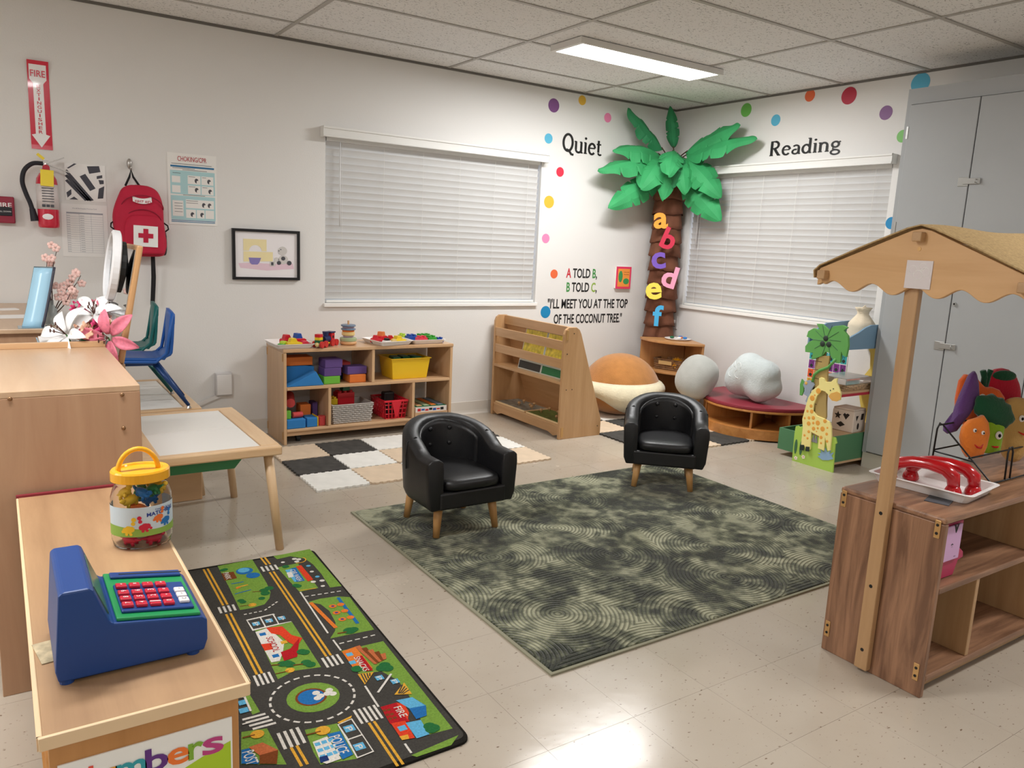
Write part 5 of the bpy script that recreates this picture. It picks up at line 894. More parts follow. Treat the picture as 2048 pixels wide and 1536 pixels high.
MB(O5).prism([(-1.712, .77), (-1.7, .77), (-1.6, .4), (-1.615, .4)], 'y', ya, yb).build('back_panel', 'beech_y', t); MB(O5).box(-1.72, -1.695, ya, yb, .71, .778).build('top_rail', 'beech_y', t, bevel=.002)
MB(O5).prism([(-1.585, .385), (-1.57, .385), (-1.455, .09), (-1.47, .09)], 'y', ya, yb).build('back_panel', 'beech_y', t)
for z, y in ((.73, -.93), (.05, -.93)): MB(O5).box(-1.797+.01, -1.777+.01, -.957, -.953, z-.035, z+.035).build('connector_plate', 'bracket', t, bevel=.002)
for x, z in ((-1.72, .74), (-1.77, .6), (-1.76, .35), (-1.71, .35), (-1.46, .07)): MB(O5).cyl((x, -.9545, z), (x, -.953, z), .004, n=8).build('screw_hole', 'black_plastic', t)
mat('book_yellow', '#c8b43c', .4, noise=.35, nscale=30); mat('card_black', '#282826', .5); mat('card_green', '#1e6c40', .5); mat('sleeve', '#c8ccc4', .3)
def rbook(label, y0, y1, z0, z1, cover, name='picture_book', cat='book', grp='books on the display'):
    t = thing(name, label, cat, (-1.74, (y0+y1)/2, z0), 0, grp, rot=(0, math.radians(11), 0))
    hw = (y1-y0)/2; MB().box(-.006, .006, -hw, hw, 0, z1-z0).build('block', 'sleeve', t); MB().box(-.0078, -.006, -hw+.008, hw-.008, .008, z1-z0-.012).build('cover', cover, t); return t
rbook('yellow patterned book on the display, left', -.63, -.355, .48, .72, 'book_yellow'); rbook('yellow patterned book on the display, right', -.925, -.64, .48, .72, 'book_yellow')
rbook('black card sleeve on the shelf under the left yellow book', -.615, -.325, .4055, .48, 'card_black', 'card_sleeve', 'card', 'card sleeves'); rbook('green card sleeve on the shelf under the right yellow book', -.925, -.62, .4055, .48, 'card_green', 'card_sleeve', 'card', 'card sleeves')
MB((0, 0, 0))
mat('puzzle_green', '#5c6c34', .5, noise=.4, nscale=40); mat('puzzle_edge', '#d8bc90', .5); wood('knob_wood', '#c8a070', '#a87c50', 'z', 3)
mat('puzzle_grey', '#86847a', .5, noise=.4, nscale=30)
def puzzle(label, cx, cy, cover, kn):
    t = thing('knob_puzzle', label, 'puzzle', (cx, cy, .1005), 0, 'wooden knob puzzles'); MB().box(-.11, .11, -.2, .2, 0, .012).build('board', 'puzzle_edge', t, bevel=.002); MB().box(-.102, .102, -.192, .192, .012, .0135).build('picture', cover, t)
    for (x, y) in kn: MB().cyl((x, y, .0135), (x, y, .026), .004, n=8).ell((x, y, .034), (.013, .013, .011), 12, 8).build('knob', 'knob_wood', t, smooth=True)
puzzle('wooden knob puzzle at the far end of the display base', -1.68, -.30, 'puzzle_grey', [(-.04, -.03), (.0, -.12), (.04, .02), (-.02, -.17), (.05, -.1)]); puzzle('wooden knob puzzle at the near end of the display base', -1.68, -.725, 'puzzle_green', [(-.03, .12), (.05, .02), (-.05, -.1), (.02, -.13), (.06, .14)])
# ================================================================ PALM TREE IN THE CORNER
mat('leaf_green', '#34965a', .7, k=1.1, noise=.12, nscale=6); mat('leaf_dark', '#2a7c4e', .7, k=1.1, noise=.12, nscale=6); mat('trunk_paper', '#6e4430', .85, k=1.1, noise=.25, nscale=9, bump=.4, bscale=40); mat('wire_brown', '#4a3428', .6)
tree = thing('paper_palm_tree', 'tall paper palm tree with green leaves in the room corner', 'palm tree', (-.17, -.17, 0)); TO = tree.location
nb = 17; z_hi = 2.02; z_lo = .0
MB(TO).lathe([(.12, .0), (.115, .6), (.118, 1.4), (.11, 2.02)], (-.17, -.17, 0), 20).build('core', 'trunk_paper', tree)
for i in range(nb):
    zt = 2.0-i*.118; zb = zt-.135; r0 = .116+.004*math.sin(i*1.7); r1 = r0+.013+.012*(i/nb); n = 40; rnd = random.Random(i); ph = rnd.random()*6
    if zb < .01: break
    vs = []
    for j in range(5):
        f = j/4
        for k in range(n):
            a = 2*math.pi*k/n; rr = r0+(r1-r0)*f**1.4+.0035*math.sin(9*a+ph)*f; rr = min(rr, .155)
            vs.append((-.17+rr*math.cos(a), -.17+rr*math.sin(a), zt+(zb-zt)*f+(.008*math.sin(3*a+ph*2)+.004*rnd.uniform(-1, 1))*(f > .9)))
    MB(TO).add(vs, [(j*n+k, j*n+(k+1) % n, (j+1)*n+(k+1) % n, (j+1)*n+k) for j in range(4) for k in range(n)]).build('bark_band', 'trunk_paper', tree, smooth=True, solid=.003)
def leaf(base, tip, width, sag, fold, m_, seed, up=(0, 0, 1), cup=0):
    """paper frond: midrib from base to tip, two halves folded along it, cut notches on the edges"""
    base, tip = Vector(base), Vector(tip); d = tip-base; L_ = d.length; u = Vector(up); rnd = random.Random(seed)
    side = d.cross(u).normalized(); nrm = side.cross(d).normalized(); n = 44; st = .12
    mid = []; 
    for i in range(n+1):
        f = i/n; mid.append(base+d*f+nrm*(sag*4*f*(1-f)))
    def w(f):
        g_ = max(0, (f-st)/(1-st)); return width*math.sin(math.pi*min(1, g_)**.8)**.7 if 0 < g_ < 1 else 0
    vs = []; cuts = {-1: {}, 1: {}}
    for s_ in (-1, 1):
        for q in (.36, .52, .7): cuts[s_][round((q+rnd.uniform(-.05, .05))*n)] = rnd.uniform(.62, .8)
    rows = []
    for i in range(n+1):
        f = i/n; row = []
        for s_ in (-1, 1):
            ww = w(f)*(cuts[s_].get(i, 1)); drop = math.tan(fold)
            wave = .012*math.sin(f*19+seed+s_)
            row.append((mid[i]+side*s_*ww*.5+nrm*(-drop*ww*.5*.6+wave*.3), mid[i]+side*s_*ww+nrm*(-drop*ww+wave-cup*ww*ww*6)))
        rows.append(row)
    mb = MB(TO); idx = []
    for i in range(n+1):
        k = len(mb.v); mb.v += [Vector(p)-mb.o for p in (rows[i][0][1], rows[i][0][0], mid[i], rows[i][1][0], rows[i][1][1])]; idx.append(k)
    for i in range(int(st*n), n):
        for j in range(4): mb.f.append((idx[i]+j, idx[i]+j+1, idx[i+1]+j+1, idx[i+1]+j)); mb.mi.append(0)
    for p in mb.v:   # keep clear of walls and ceiling
        p.x = min(p.x, -.025-mb.o.x); p.y = min(p.y, -.025-mb.o.y); p.z = min(p.z, CEIL-.02)
    lf = mb.build('leaf', m_, tree, solid=.0012)
    sb = MB(TO).tube([mid[i]+nrm*.003 for i in range(0, int(st*n)+3)], .005, 6).build('stalk', 'wire_brown', lf, smooth=True)
    return lf
cB = Vector((-.2, -.2, 2.08)); LG, LD = 'leaf_green', 'leaf_dark'
leaf(cB+Vector((-.05, .02, .03)), (-.66, -.12, 2.44), .09, .02, .55, LD, 1, up=(.2, -1, .3))
leaf(cB+Vector((.02, -.0, .05)), (-.27, -.2, 2.5), .055, .04, .75, LD, 2, up=(-.8, -.6, .0))
leaf(cB+Vector((.03, -.06, .02)), (-.14, -.84, 2.31), .12, .03, .5, LG, 3, up=(-1, 0, .5))
leaf(cB+Vector((.03, -.06, .0)), (-.12, -1.0, 2.2), .135, .05, .45, LG, 4, up=(-.8, 0, 1))
leaf(cB+Vector((-.07, .03, -.0)), (-.80, -.14, 2.1), .12, .07, .6, LG, 5, up=(0, -.8, 1))
leaf(cB+Vector((-.08, .0, -.05)), (-.95, -.15, 1.93), .11, .06, .55, LG, 6, up=(0, -.8, 1))
leaf(cB+Vector((-.08, -.03, .0)), (-.62, -.3, 1.8), .14, .09, .5, LG, 7, up=(-.2, -.6, 1))
leaf(cB+Vector((-.05, .0, -.12)), (-.83, -.16, 1.64), .11, .05, .45, LG, 8, up=(0, -1, .6))
leaf(cB+Vector((-.06, -.06, .03)), (-.44, -.38, 1.72), .09, .1, .6, LG, 9, up=(-.7, -.7, .8))
leaf(cB+Vector((-.03, -.08, .03)), (-.31, -.5, 1.78), .1, .1, .6, LG, 10, up=(-.7, -.7, .8))
leaf(cB+Vector((.0, -.09, .02)), (-.14, -.72, 1.76), .12, .08, .45, LG, 11, up=(-.8, -.2, .8))
leaf(cB+Vector((.02, -.08, -.12)), (-.1, -.7, 1.58), .125, .05, .4, LG, 12, up=(-1, -.1, .5))
leaf(cB+Vector((-.07, -.07, .05)), (-.52, -.5, 1.9), .1, .08, .5, LG, 13, up=(-.4, -.6, 1))
leaf(cB+Vector((-.02, -.08, .04)), (-.38, -.42, 1.82), .08, .12, .6, LD, 14, up=(-.7, -.7, .8))
# ---- letters on the trunk
LETC = dict(a='#ec9c38', b='#c42c48', c='#7454b4', d='#ec9cb8', e='#ecd858', f='#46aadc')
dg = Vector((-1, -1, 0)).normalized(); rt_ = Vector((1, -1, 0)).normalized()
for ch, (px, py, pz), h, ang in (('a', (-.345, -.275, 1.569), .115, .06), ('b', (-.29, -.332, 1.423), .155, -.35), ('c', (-.345, -.285, 1.241), .12, .12), ('d', (-.272, -.357, 1.112), .16, -.22), ('e', (-.357, -.268, .986), .125, .1), ('f', (-.322, -.305, .781), .155, .0)):
    mat('foam_'+ch, LETC[ch], .6); vs, fs = glyphs(ch, 1, .028); x0, x1 = min(v[0] for v in vs), max(v[0] for v in vs); y0, y1 = min(v[1] for v in vs), max(v[1] for v in vs)
    k = 1.14*h/(y1-y0); c = Vector((px, py, pz)); B = Matrix((rt_, Vector((0, 0, 1)), dg)).transposed(); Rz = Matrix.Rotation(ang, 3, 'Z')
    bm = bmesh.new(); bv = [bm.verts.new((B@(Rz@Vector(((v[0]-(x0+x1)/2)*k*1.06, (v[1]-(y0+y1)/2)*k, 0))))) for v in vs]
    for f in fs:
        try: bm.faces.new([bv[i] for i in f])
        except ValueError: pass
    bmesh.ops.remove_doubles(bm, verts=bm.verts, dist=1e-5)
    ex = bmesh.ops.extrude_face_region(bm, geom=bm.faces[:]); vv = [e_ for e_ in ex['geom'] if isinstance(e_, bmesh.types.BMVert)]
    bmesh.ops.translate(bm, verts=vv, vec=dg*.014); bmesh.ops.recalc_face_normals(bm, faces=bm.faces)
    me = bpy.data.meshes.new('foam_letter'); bm.to_mesh(me); bm.free()
    o = mobj('foam_letter', me, 'foam_'+ch, None, loc=c); tag(o, {'a': 'orange', 'b': 'crimson', 'c': 'purple', 'd': 'pink', 'e': 'yellow', 'f': 'sky blue'}[ch]+' foam letter '+ch+' on the palm trunk', 'letter', 'foam letters on the trunk')
# ================================================================ CORNER SHELF
wood('oak_v', '#b98552', '#a0703e', 'z', .8, coat=.2); wood('oak_f', '#bd8a58', '#a67646', 'x', .6, coat=.2)
cs = Vector((-.1, -.45, 0)); eL = Vector((-.447+.1-.0, -.258+.45+.0, 0)); R_ = .4; eL = eL.normalized(); eR = Vector((-.26+.1, -.785+.45, 0)).normalized()
a0 = math.atan2(eL.y, eL.x); a1 = math.atan2(eR.y, eR.x)
if a1 < a0: a1 += 2*math.pi
t = thing('corner_shelf', 'oak quarter round corner shelf between the plush cushions', 'shelf', cs); 
def qd(r, z0, z1, name):
    pts = [(0, 0)]+[(r*math.cos(a0+(a1-a0)*i/20), r*math.sin(a0+(a1-a0)*i/20)) for i in range(21)]
    return MB().prism(pts, 'z', z0, z1).build(name, 'oak_f', t, bevel=.003)
ZB = .012
qd(R_+.008, .58, .6, 'top_board'); qd(R_-.01, .33, .348, 'shelf_board'); qd(R_-.01, ZB+.04, ZB+.06, 'bottom_board')
for e_ in (eL, eR):
    n_ = Vector((-e_.y, e_.x, 0))*(1 if e_ is eL else -1); 
    MB().add([p for z in (ZB, .58) for p in (Vector((0, 0, z)), e_*R_+Vector((0, 0, z)), e_*R_+n_*.018+Vector((0, 0, z)), n_*.018+e_*.02+Vector((0, 0, z)))], [(0, 3, 2, 1), (4, 5, 6, 7), (0, 1, 5, 4), (1, 2, 6, 5), (2, 3, 7, 6), (3, 0, 4, 7)]).build('side_panel', 'oak_v', t, bevel=.002)
mid = (eL+eR).normalized()
mat('wicker', '#8a6848', .8, noise=.4, nscale=40, bump=.8, bscale=90); mat('label_tan', '#d0b078', .6)
def rbasket(name, label, c, R, w, d, h, z):
    t = thing(name, label, 'basket', (c.x, c.y, z), math.atan2(R.y, R.x)-math.pi/2+math.pi); 
    bin_(MB(), -w/2, w/2, -d/2, d/2, 0, h, .012).build('shell', 'wicker', t)
    for k in range(5): MB().tube([(-w/2-.002+.01*(1-k/5), -d/2-.002+.01*(1-k/5), h*(k+.5)/5), (w/2+.002-.01*(1-k/5), -d/2-.002+.01*(1-k/5), h*(k+.5)/5), (w/2+.002-.01*(1-k/5), d/2+.002-.01*(1-k/5), h*(k+.5)/5), (-w/2-.002+.01*(1-k/5), d/2+.002-.01*(1-k/5), h*(k+.5)/5)], .005, 6, closed=True).build('woven_band', 'wicker', t)
    return t
bkc = cs+mid*.2
tb = rbasket('wicker_basket', 'brown wicker basket on the corner shelf with a tan label', bkc, mid, .3, .16, .085, .3485)
MB().box(-.1, .02, -.09, -.087, .045, .075).build('label', 'label_tan', tb); _m = MB(); put_text(_m, 'SENSORY ROCKERS', (-.04, -.0875, .06), WALL_L, .01, width=.1, center=True); _m.build('label_text', 'ink', tb, recalc=False)
mat('spiky_yellow', '#eaa81c', .5)
t = thing('spiky_ball', 'yellow spiky sensory ball in the wicker basket', 'ball', bkc+Vector((-.02, -.05, .405)))
MB().ell((0, 0, 0), (.045, .045, .045), 16, 10).build('core', 'spiky_yellow', t, smooth=True)
sp_ = MB()
for i in range(60):
    zz = 1-2*(i+.5)/60; a = i*2.39996; r = math.sqrt(1-zz*zz); d = Vector((r*math.cos(a), r*math.sin(a), zz)); sp_.cyl(d*.042, d*.058, .005, .0015, n=5)
_o = sp_.build('spikes', 'spiky_yellow', t); _o['kind'] = 'stuff'
rbasket('wicker_tray', 'low wicker tray on the bottom of the corner shelf', cs+mid*.22, mid, .3, .18, .05, ZB+.0605)
t = thing('craft_plate', 'white plate with small coloured toys on top of the corner shelf', 'plate', cs+mid*.17+Vector((0, 0, .6005)))
MB().lathe([(.0, 0), (.09, 0), (.11, .008), (.112, .012), (.09, .007), (0, .005)], (0, 0, 0), 28).build('plate', 'tray_white', t, smooth=True)
for i, (x, y, c) in enumerate(((-.04, .03, 'dgreen'), (.0, -.03, 'forange'), (.05, .02, 'sky'), (.03, -.05, 'sky'), (-.03, -.04, 'white'))): MB().ell((x, y, .018), (.022, .016, .01), 10, 6).build('toy_piece', 'toy_'+c, t, smooth=True)
# ================================================================ PLUSH CUSHIONS (plain stand-ins)
mat('plush_brown', '#b27a44', .95, spec=.1, sheen=.4, noise=.1, nscale=14, bump=.5, bscale=120); mat('plush_cream', '#e2d9bc', .95, spec=.1, sheen=.4, noise=.06, nscale=14, bump=.9, bscale=70); mat('plush_grey', '#a8a9a4', .95, spec=.1, sheen=.4, noise=.05, nscale=14, bump=.4, bscale=120); mat('plush_tan', '#c49c68', .95, spec=.1, sheen=.4, bump=.4, bscale=120); mat('plush_cloud', '#c3cbcb', .95, spec=.1, sheen=.5, noise=.06, nscale=12, bump=.7, bscale=90); mat('stitch', '#dfe3e2', .8)
t = thing('plush_cushion', 'large round brown plush floor cushion with a cream fleece collar', 'plush cushion', (-.80, -.43, .0125))
def dome(p):
    z = p.z
    if z < 0: p.z = z*.75; 
    k = 1-.16*max(0, z)/.28; p.x *= k; p.y *= k; return p
b_ = MB().ell((0, 0, .2), (.33, .3, .28), 36, 24, fn=dome, e=.9).build('cushion', 'plush_brown', t, smooth=True)
n = 48; vs = []
for j in range(9):
    f = j/8
    for i in range(n):
        a = 2*math.pi*i/n; fr = .5-.5*math.cos(2*(a-math.radians(235)))  # points droop at front
        lo = .155-.07*max(0, math.cos(a-math.radians(240)))**6*1.6+.02*math.sin(4*a); hi = .27
        z = hi+(lo-hi)*f; bul = math.sin(math.pi*f)**.6*.045
        zz = (z-.2)/(.28 if z > .2 else .21); base = math.sqrt(max(.05, 1-zz*zz))
        vs.append(((.325*base+bul)*math.cos(a), (.295*base+bul)*math.sin(a), z))
MB().add(vs, [(j*n+i, j*n+(i+1) % n, (j+1)*n+(i+1) % n, (j+1)*n+i) for j in range(8) for i in range(n)]).build('fleece_collar', 'plush_cream', t, smooth=True, solid=.012)
t = thing('plush_cushion', 'plain grey plush cushion resting on a tan one beside the bench', 'plush cushion', (-.61, -.93, .0125))
MB().ell((.0, -.02, .1), (.17, .16, .105), 24, 16).build('lower_cushion', 'plush_tan', t, smooth=True)
MB().ell((.085, -.06, .365), (.135, .15, .175), 28, 18, R=R3(.35, .35, .3), e=.85).build('upper_cushion', 'plush_grey', t, smooth=True)
# ---- bench
t = thing('curved_bench', 'low curved wooden bench with a maroon padded top', 'bench', (-.03, -1.3, .012)); mat('maroon_vinyl', '#882c3a', .4, bump=.1, bscale=80); wood('honey', '#c08648', '#a86c34', 'x', .8, coat=.3); wood('honey_v', '#c08648', '#a86c34', 'z', .8, coat=.3)
def half(a, b, n=36): return [(-a*math.sin(math.pi*i/n), b*math.cos(math.pi*i/n)) for i in range(n+1)]
MB().prism(half(.545, .47), 'z', .195, .21).build('top_board', 'honey', t, bevel=.003); MB().prism(half(.54, .465), 'z', .21, .238).build('seat_pad', 'maroon_vinyl', t, bevel=.008, smooth=False)
MB().prism(half(.535, .46), 'z', .06, .074).build('shelf_board', 'honey', t, bevel=.003)
vs = []; n = 36
for (a, b, z) in ((.545, .47, 0), (.545, .47, .068), (.53, .455, .068), (.53, .455, 0)): vs += [(x, y, z) for x, y in half(a, b, n)]
MB().add(vs, [(k*(n+1)+i, k*(n+1)+i+1, ((k+1) % 4)*(n+1)+i+1, ((k+1) % 4)*(n+1)+i) for k in range(4) for i in range(n)]).build('plinth_band', 'honey', t)
for i, deg in enumerate((28, 62, 118, 150)):
    a = math.radians(deg); p = Vector((-.52*math.sin(a), .45*math.cos(a), 0)); q = p*.25; d = (q-p).normalized(); nn = Vector((-d.y, d.x, 0))*.008
    MB().add([v+Vector((0, 0, z)) for z in (.074, .195) for v in (p-nn, q-nn, q+nn, p+nn)], [(0, 3, 2, 1), (4, 5, 6, 7), (0, 1, 5, 4), (1, 2, 6, 5), (2, 3, 7, 6), (3, 0, 4, 7)]).build('divider', 'honey_v', t)
MB().box(-.02, 0, -.46, .46, 0, .195).build('back_panel', 'honey', t)
# curved fascia on the left closing one compartment
fa = [math.radians(x) for x in range(8, 63, 6)]
MB().add([(-.53*math.sin(a), .455*math.cos(a), z) for z in (.074, .195) for a in fa], [(i, i+1, len(fa)+i+1, len(fa)+i) for i in range(len(fa)-1)]).build('curved_fascia', 'honey_v', t, solid=.008)
# ---- cloud plush on the bench
t = thing('cloud_plush', 'pale blue grey cloud shaped plush pillow sitting on the bench', 'plush pillow', (-.3, -1.34, .252)); mb = MB()
import mathutils
def metaball(balls, res, name, m_, parent):
    md = bpy.data.metaballs.new('mb'); md.resolution = res; md.render_resolution = res; md.threshold = .35
    ob = bpy.data.objects.new('mb', md); COL.objects.link(ob)
    for (x, y, z, r) in balls:
        e = md.elements.new(); e.co = (x, y, z); e.radius = r
    bpy.context.view_layer.update(); dg_ = bpy.context.evaluated_depsgraph_get(); me = bpy.data.meshes.new_from_object(ob.evaluated_get(dg_)); 
    bpy.data.objects.remove(ob); bpy.data.metaballs.remove(md); me.name = name
    return mobj(name, me, m_, parent, smooth=True)
cl = metaball([(0, 0, .17, .2), (-.02, .1, .15, .17), (.0, -.11, .2, .16), (-.03, .02, .24, .16), (-.02, -.09, .09, .15), (.02, -.16, .11, .11), (-.02, .12, .1, .13), (.05, .05, .1, .16)], .018, 'pillow', 'plush_cloud', t)
zmin = min(v.co.z for v in cl.data.vertices)
for v in cl.data.vertices: v.co.z -= zmin
for k, oy in enumerate((.1, .03)):
    pts = []
    for i in range(15):
        a = math.radians(200-26*i); pts.append((0, oy+.024*math.cos(a)*(1 if i < 8 else .9), .255+.03*math.sin(a)) if i < 9 else (0, oy+.03*math.cos(math.radians(80-36*(i-9))), .2+.032*math.sin(math.radians(80-36*(i-9)))))
    bvh = mathutils.bvhtree.BVHTree.FromPolygons([v.co for v in cl.data.vertices], [tuple(p.vertices) for p in cl.data.polygons]); pp = []
    for p in pts:
        h_ = bvh.ray_cast(Vector((-1, p[1], p[2])), Vector((1, 0, 0)))
        if h_[0]: pp.append(h_[0]+Vector((-.001, 0, 0)))
    MB().tube(pp, .0025, 6).build('stitched_curl', 'stitch', cl, smooth=True)
# ================================================================ GREY CABINET
mat('cabinet_grey', '#949697', .5, k=1.32, noise=.04, nscale=2); mat('cabinet_base', '#b9b4a6', .6); mat('hardware', '#a9a9a6', .35, metal=.6); mat('dark_gap', '#2c2c2c', .8, k=1)
t = thing('storage_cabinet', 'tall grey painted wall cabinet with hasp locked doors', 'cabinet', (-.18, -3.4, 0)); CO = t.location
CY0, CY1, CXF, CT = -5.1, -2.305, -.35, 2.345
MB(CO).box(CXF+.02, -.001, CY0, CY1, .1, CT).build('carcass', 'cabinet_grey', t); MB(CO).box(CXF+.005, -.001, CY0, CY1-.002, 0, .1).build('plinth', 'cabinet_base', t)
MB(CO).box(CXF, CXF+.02, CY1-.028, CY1, .1, CT).build('stile', 'cabinet_grey', t); MB(CO).box(CXF, CXF+.02, CY0, CY1-.028, 2.255, CT).build('top_rail', 'cabinet_grey', t)
edges = [CY1-.03, -2.742, -3.19, -3.64, -4.09, -4.54]
for i in range(len(edges)-1):
    y1, y0 = edges[i]-.003, edges[i+1]+.003
    for (z0, z1) in ((.125, 1.43), (1.436, 2.25)) if False else ((.105, 2.25),):
        pass
    for (z0, z1, up) in ((.112, 1.362, 0), (1.37, 2.25, 1)):
        d = MB(CO).box(CXF-.018, CXF, y0, y1, z0, z1).build('door', 'cabinet_grey', t, bevel=.003)
        hy = y1 if i % 2 == 0 else y0; s_ = -1 if i % 2 == 0 else 1
        for hz in (z0+.16, z1-.16): MB(CO).box(CXF-.021, CXF-.018, hy-.006, hy+.006, hz-.035, hz+.035).build('hinge', 'hardware', d)
        if i % 2 == 1: MB(CO).cyl((CXF-.018, y1-.02, 1.435 if up else 1.1-.0), (CXF-.026, y1-.02, 1.435 if up else 1.1), .011, n=14).build('lock', 'hardware', d); MB(CO).cyl((CXF-.026, y1-.02, 1.435 if up else 1.1), (CXF-.0265, y1-.02, 1.435 if up else 1.1), .006, n=10).build('keyhole', 'dark_gap', d)
for (y, z) in ((-2.742, 1.79), (-2.742, .85), (-3.64, 1.79), (-3.64, .85)):
    h_ = MB(CO).box(CXF-.022, CXF-.018, y+.0, y+.06, z-.025, z+.025).box(CXF-.026, CXF-.022, y-.065, y+.03, z-.015, z+.018).build('hasp', 'hardware', t, bevel=.002)
    MB(CO).tube([(CXF-.024, y-.045, z-.008), (CXF-.04, y-.045, z-.008), (CXF-.04, y-.045, z+.01), (CXF-.024, y-.045, z+.01)], .003, 6).build('staple', 'hardware', h_, smooth=True)
# ================================================================ GIRAFFE RACK
mat('rk_lime', '#a4c858', .55); mat('rk_green', '#5c9c50', .55); mat('rk_dgreen', '#3f6a48', .55); mat('rk_trunk', '#a89058', .6); mat('rk_yellow', '#e8dc90', .55); mat('rk_spot', '#e0a044', .55); mat('rk_blue', '#6f8ea6', .5); mat('rk_agave', '#88aac8', .55); mat('rk_box', '#4c7c58', .55); mat('rk_tan', '#d8a858', .55); mat('rk_monkey', '#8f9cac', .6); mat('rk_wood', '#c0a07c', .5); mat('rk_red', '#b03040', .5); mat('rk_back', '#d8c060', .5); mat('rk_dark', '#23302a', .6); mat('rk_white', '#e8e2d8', .5); mat('rk_grey', '#86868c', .6)
t = thing('animal_shelf', 'child shelf with a painted giraffe and palm tree front board', 'shelf', (-.36, -2.155, 0)); RO = t.location; XF = -.668
def rk(pts, x0, x1, name, m_, parent=None, bev=.0015): return MB(RO).prism(pts, 'x', x0, x1).build(name, m_, parent or t, bevel=bev)
rk(RACK['board'], XF, XF+.012, 'front_board', 'rk_lime'); tr = rk(RACK['trunk'], XF-.003, XF+.012, 'palm_trunk', 'rk_trunk')
for i in range(9):
    z = .24+.055*i; yc = -2.125+.0*i; MB(RO).box(XF-.0042, XF-.003, yc-.03, yc+.03, z, z+.003).build('trunk_ring', 'wire_brown', tr)
pl = rk(RACK['palm'], XF-.008, XF+.01, 'palm_crown', 'rk_green')
pc = (sum(p[0] for p in RACK['palm'])/len(RACK['palm']), sum(p[1] for p in RACK['palm'])/len(RACK['palm'])+.015)
for i, a in enumerate((20, 55, 95, 130, 165, 200, 235, 270, 310, 345)):
    a = math.radians(a); MB(RO).tube([(XF-.008, pc[0]+.02*math.cos(a), pc[1]+.02*math.sin(a)), (XF-.0085, pc[0]+.06*math.cos(a+.15), pc[1]+.06*math.sin(a+.15)), (XF-.008, pc[0]+.1*math.cos(a+.2), pc[1]+.1*math.sin(a+.2))], .002, 5).build('leaf_vein', 'rk_dgreen', pl)
for (y, z) in RACK['coconuts']: MB(RO).ell((XF-.008, y, z), (.006, .018, .018), 14, 8).build('coconut', 'rk_dark', pl, smooth=True)
MB(RO).tube([(XF-.006, y, z) for y, z in RACK['tail']], .009, 8).build('vine', 'rk_green', t, smooth=True)
gi = rk(RACK['giraffe'], XF-.014, XF-.001, 'giraffe', 'rk_yellow')
for ((y, z), r) in RACK['spots']: MB(RO).ell((XF-.0142, y, z), (.001, r, r), 14, 6).build('spot', 'rk_spot', gi)
rk(RACK['muzzle'], XF-.0165, XF-.014, 'muzzle', 'rk_tan', gi, 0)
for h_ in RACK['hooves']: rk(h_, XF-.016, XF-.014, 'hoof', 'rk_dark', gi, 0)
for (y, z) in RACK['eyes']: MB(RO).ell((XF-.0145, y, z), (.0012, .0042, .0042), 10, 6).build('eye', 'rk_dark', gi)
rk(RACK['monkey'], XF-.012, XF-.001, 'monkey', 'rk_monkey'); my, mz = RACK['monkey'][0]
MB(RO).ell((XF-.0125, my-.012, mz-.01), (.002, .011, .011), 12, 6).build('monkey_face', 'rk_tan', t); rk(RACK['leaf'], XF-.006, XF+.004, 'painted_leaf', 'rk_green'); rk(RACK['agave'], XF-.004, XF-.001, 'painted_agave', 'rk_agave', None, 0)
for (y, z) in RACK['flowers']:
    for k in range(5): MB(RO).ell((XF-.0015, y+.008*math.cos(k*1.257), z+.008*math.sin(k*1.257)), (.001, .006, .006), 8, 5).build('painted_petal', 'rk_white', t)
    MB(RO).ell((XF-.0025, y, z), (.001, .004, .004), 8, 5).build('flower_centre', 'rk_spot', t)
for y in (-2.035, -2.075): MB(RO).ell((XF-.001, y, .1), (.0012, .012, .05), 10, 6).build('painted_blade', 'rk_dgreen', t)
for y0, h0 in ((-2.14, .05), (-2.16, .06), (-2.18, .05)): MB(RO).prism([(y0-.012, .16), (y0+.012, .16), (y0, .16+h0)], 'x', XF-.0035, XF-.001).build('painted_tuft', 'rk_grey', t)
# carcass behind the board
y0, y1 = -2.298, -2.012; xb = -.03
MB(RO).box(XF+.012, xb, y0, y0+.012, .055, .225).build('box_side', 'rk_box', t); MB(RO).box(XF+.012, xb, y1-.012, y1, .055, .225).build('box_side', 'rk_box', t); MB(RO).box(XF+.012, xb, y0, y1, .04, .055).build('box_floor', 'rk_wood', t); MB(RO).box(XF+.012, xb, y0+.012, y1-.012, .21, .225).build('box_top', 'rk_wood', t)
MB(RO).box(XF+.012, xb, y0, y1, .495, .508).build('shelf_board', 'rk_wood', t); MB(RO).box(XF+.012, xb, y0-.002, y0, .478, .495).build('shelf_lip', 'rk_red', t)
bpts = [(-2.298, .0), (-2.012, 0), (-2.012, .25), (-2.06, .32), (-2.03, .42), (-2.04, .52), (-2.09, .6), (-2.08, .7), (-2.03, .78), (-2.04, .86), (-2.12, .9), (-2.2, .88), (-2.25, .8), (-2.298, .78)]
MB(RO).prism(bpts, 'x', xb, xb+.012).build('back_board', 'rk_back', t, bevel=.001)
MB(RO).prism([(XF+.03, .775), (XF+.03, .845), (XF+.07, .86), (XF+.13, .88), (XF+.2, .91), (XF+.26, .925), (xb, .93), (xb, .775)], 'y', y0, y0+.012).build('bin_side', 'rk_blue', t); MB(RO).prism([(XF+.03, .775), (XF+.03, .845), (XF+.2, .91), (xb, .93), (xb, .775)], 'y', y1-.012, y1).build('bin_side', 'rk_blue', t); MB(RO).box(XF+.03, xb, y0+.012, y1-.012, .775, .787).build('bin_floor', 'rk_blue', t)
MB(RO).box(XF-.001+.013, XF+.03, -2.16, -2.1, .2, .86).build('stand_post', 'rk_trunk', t)
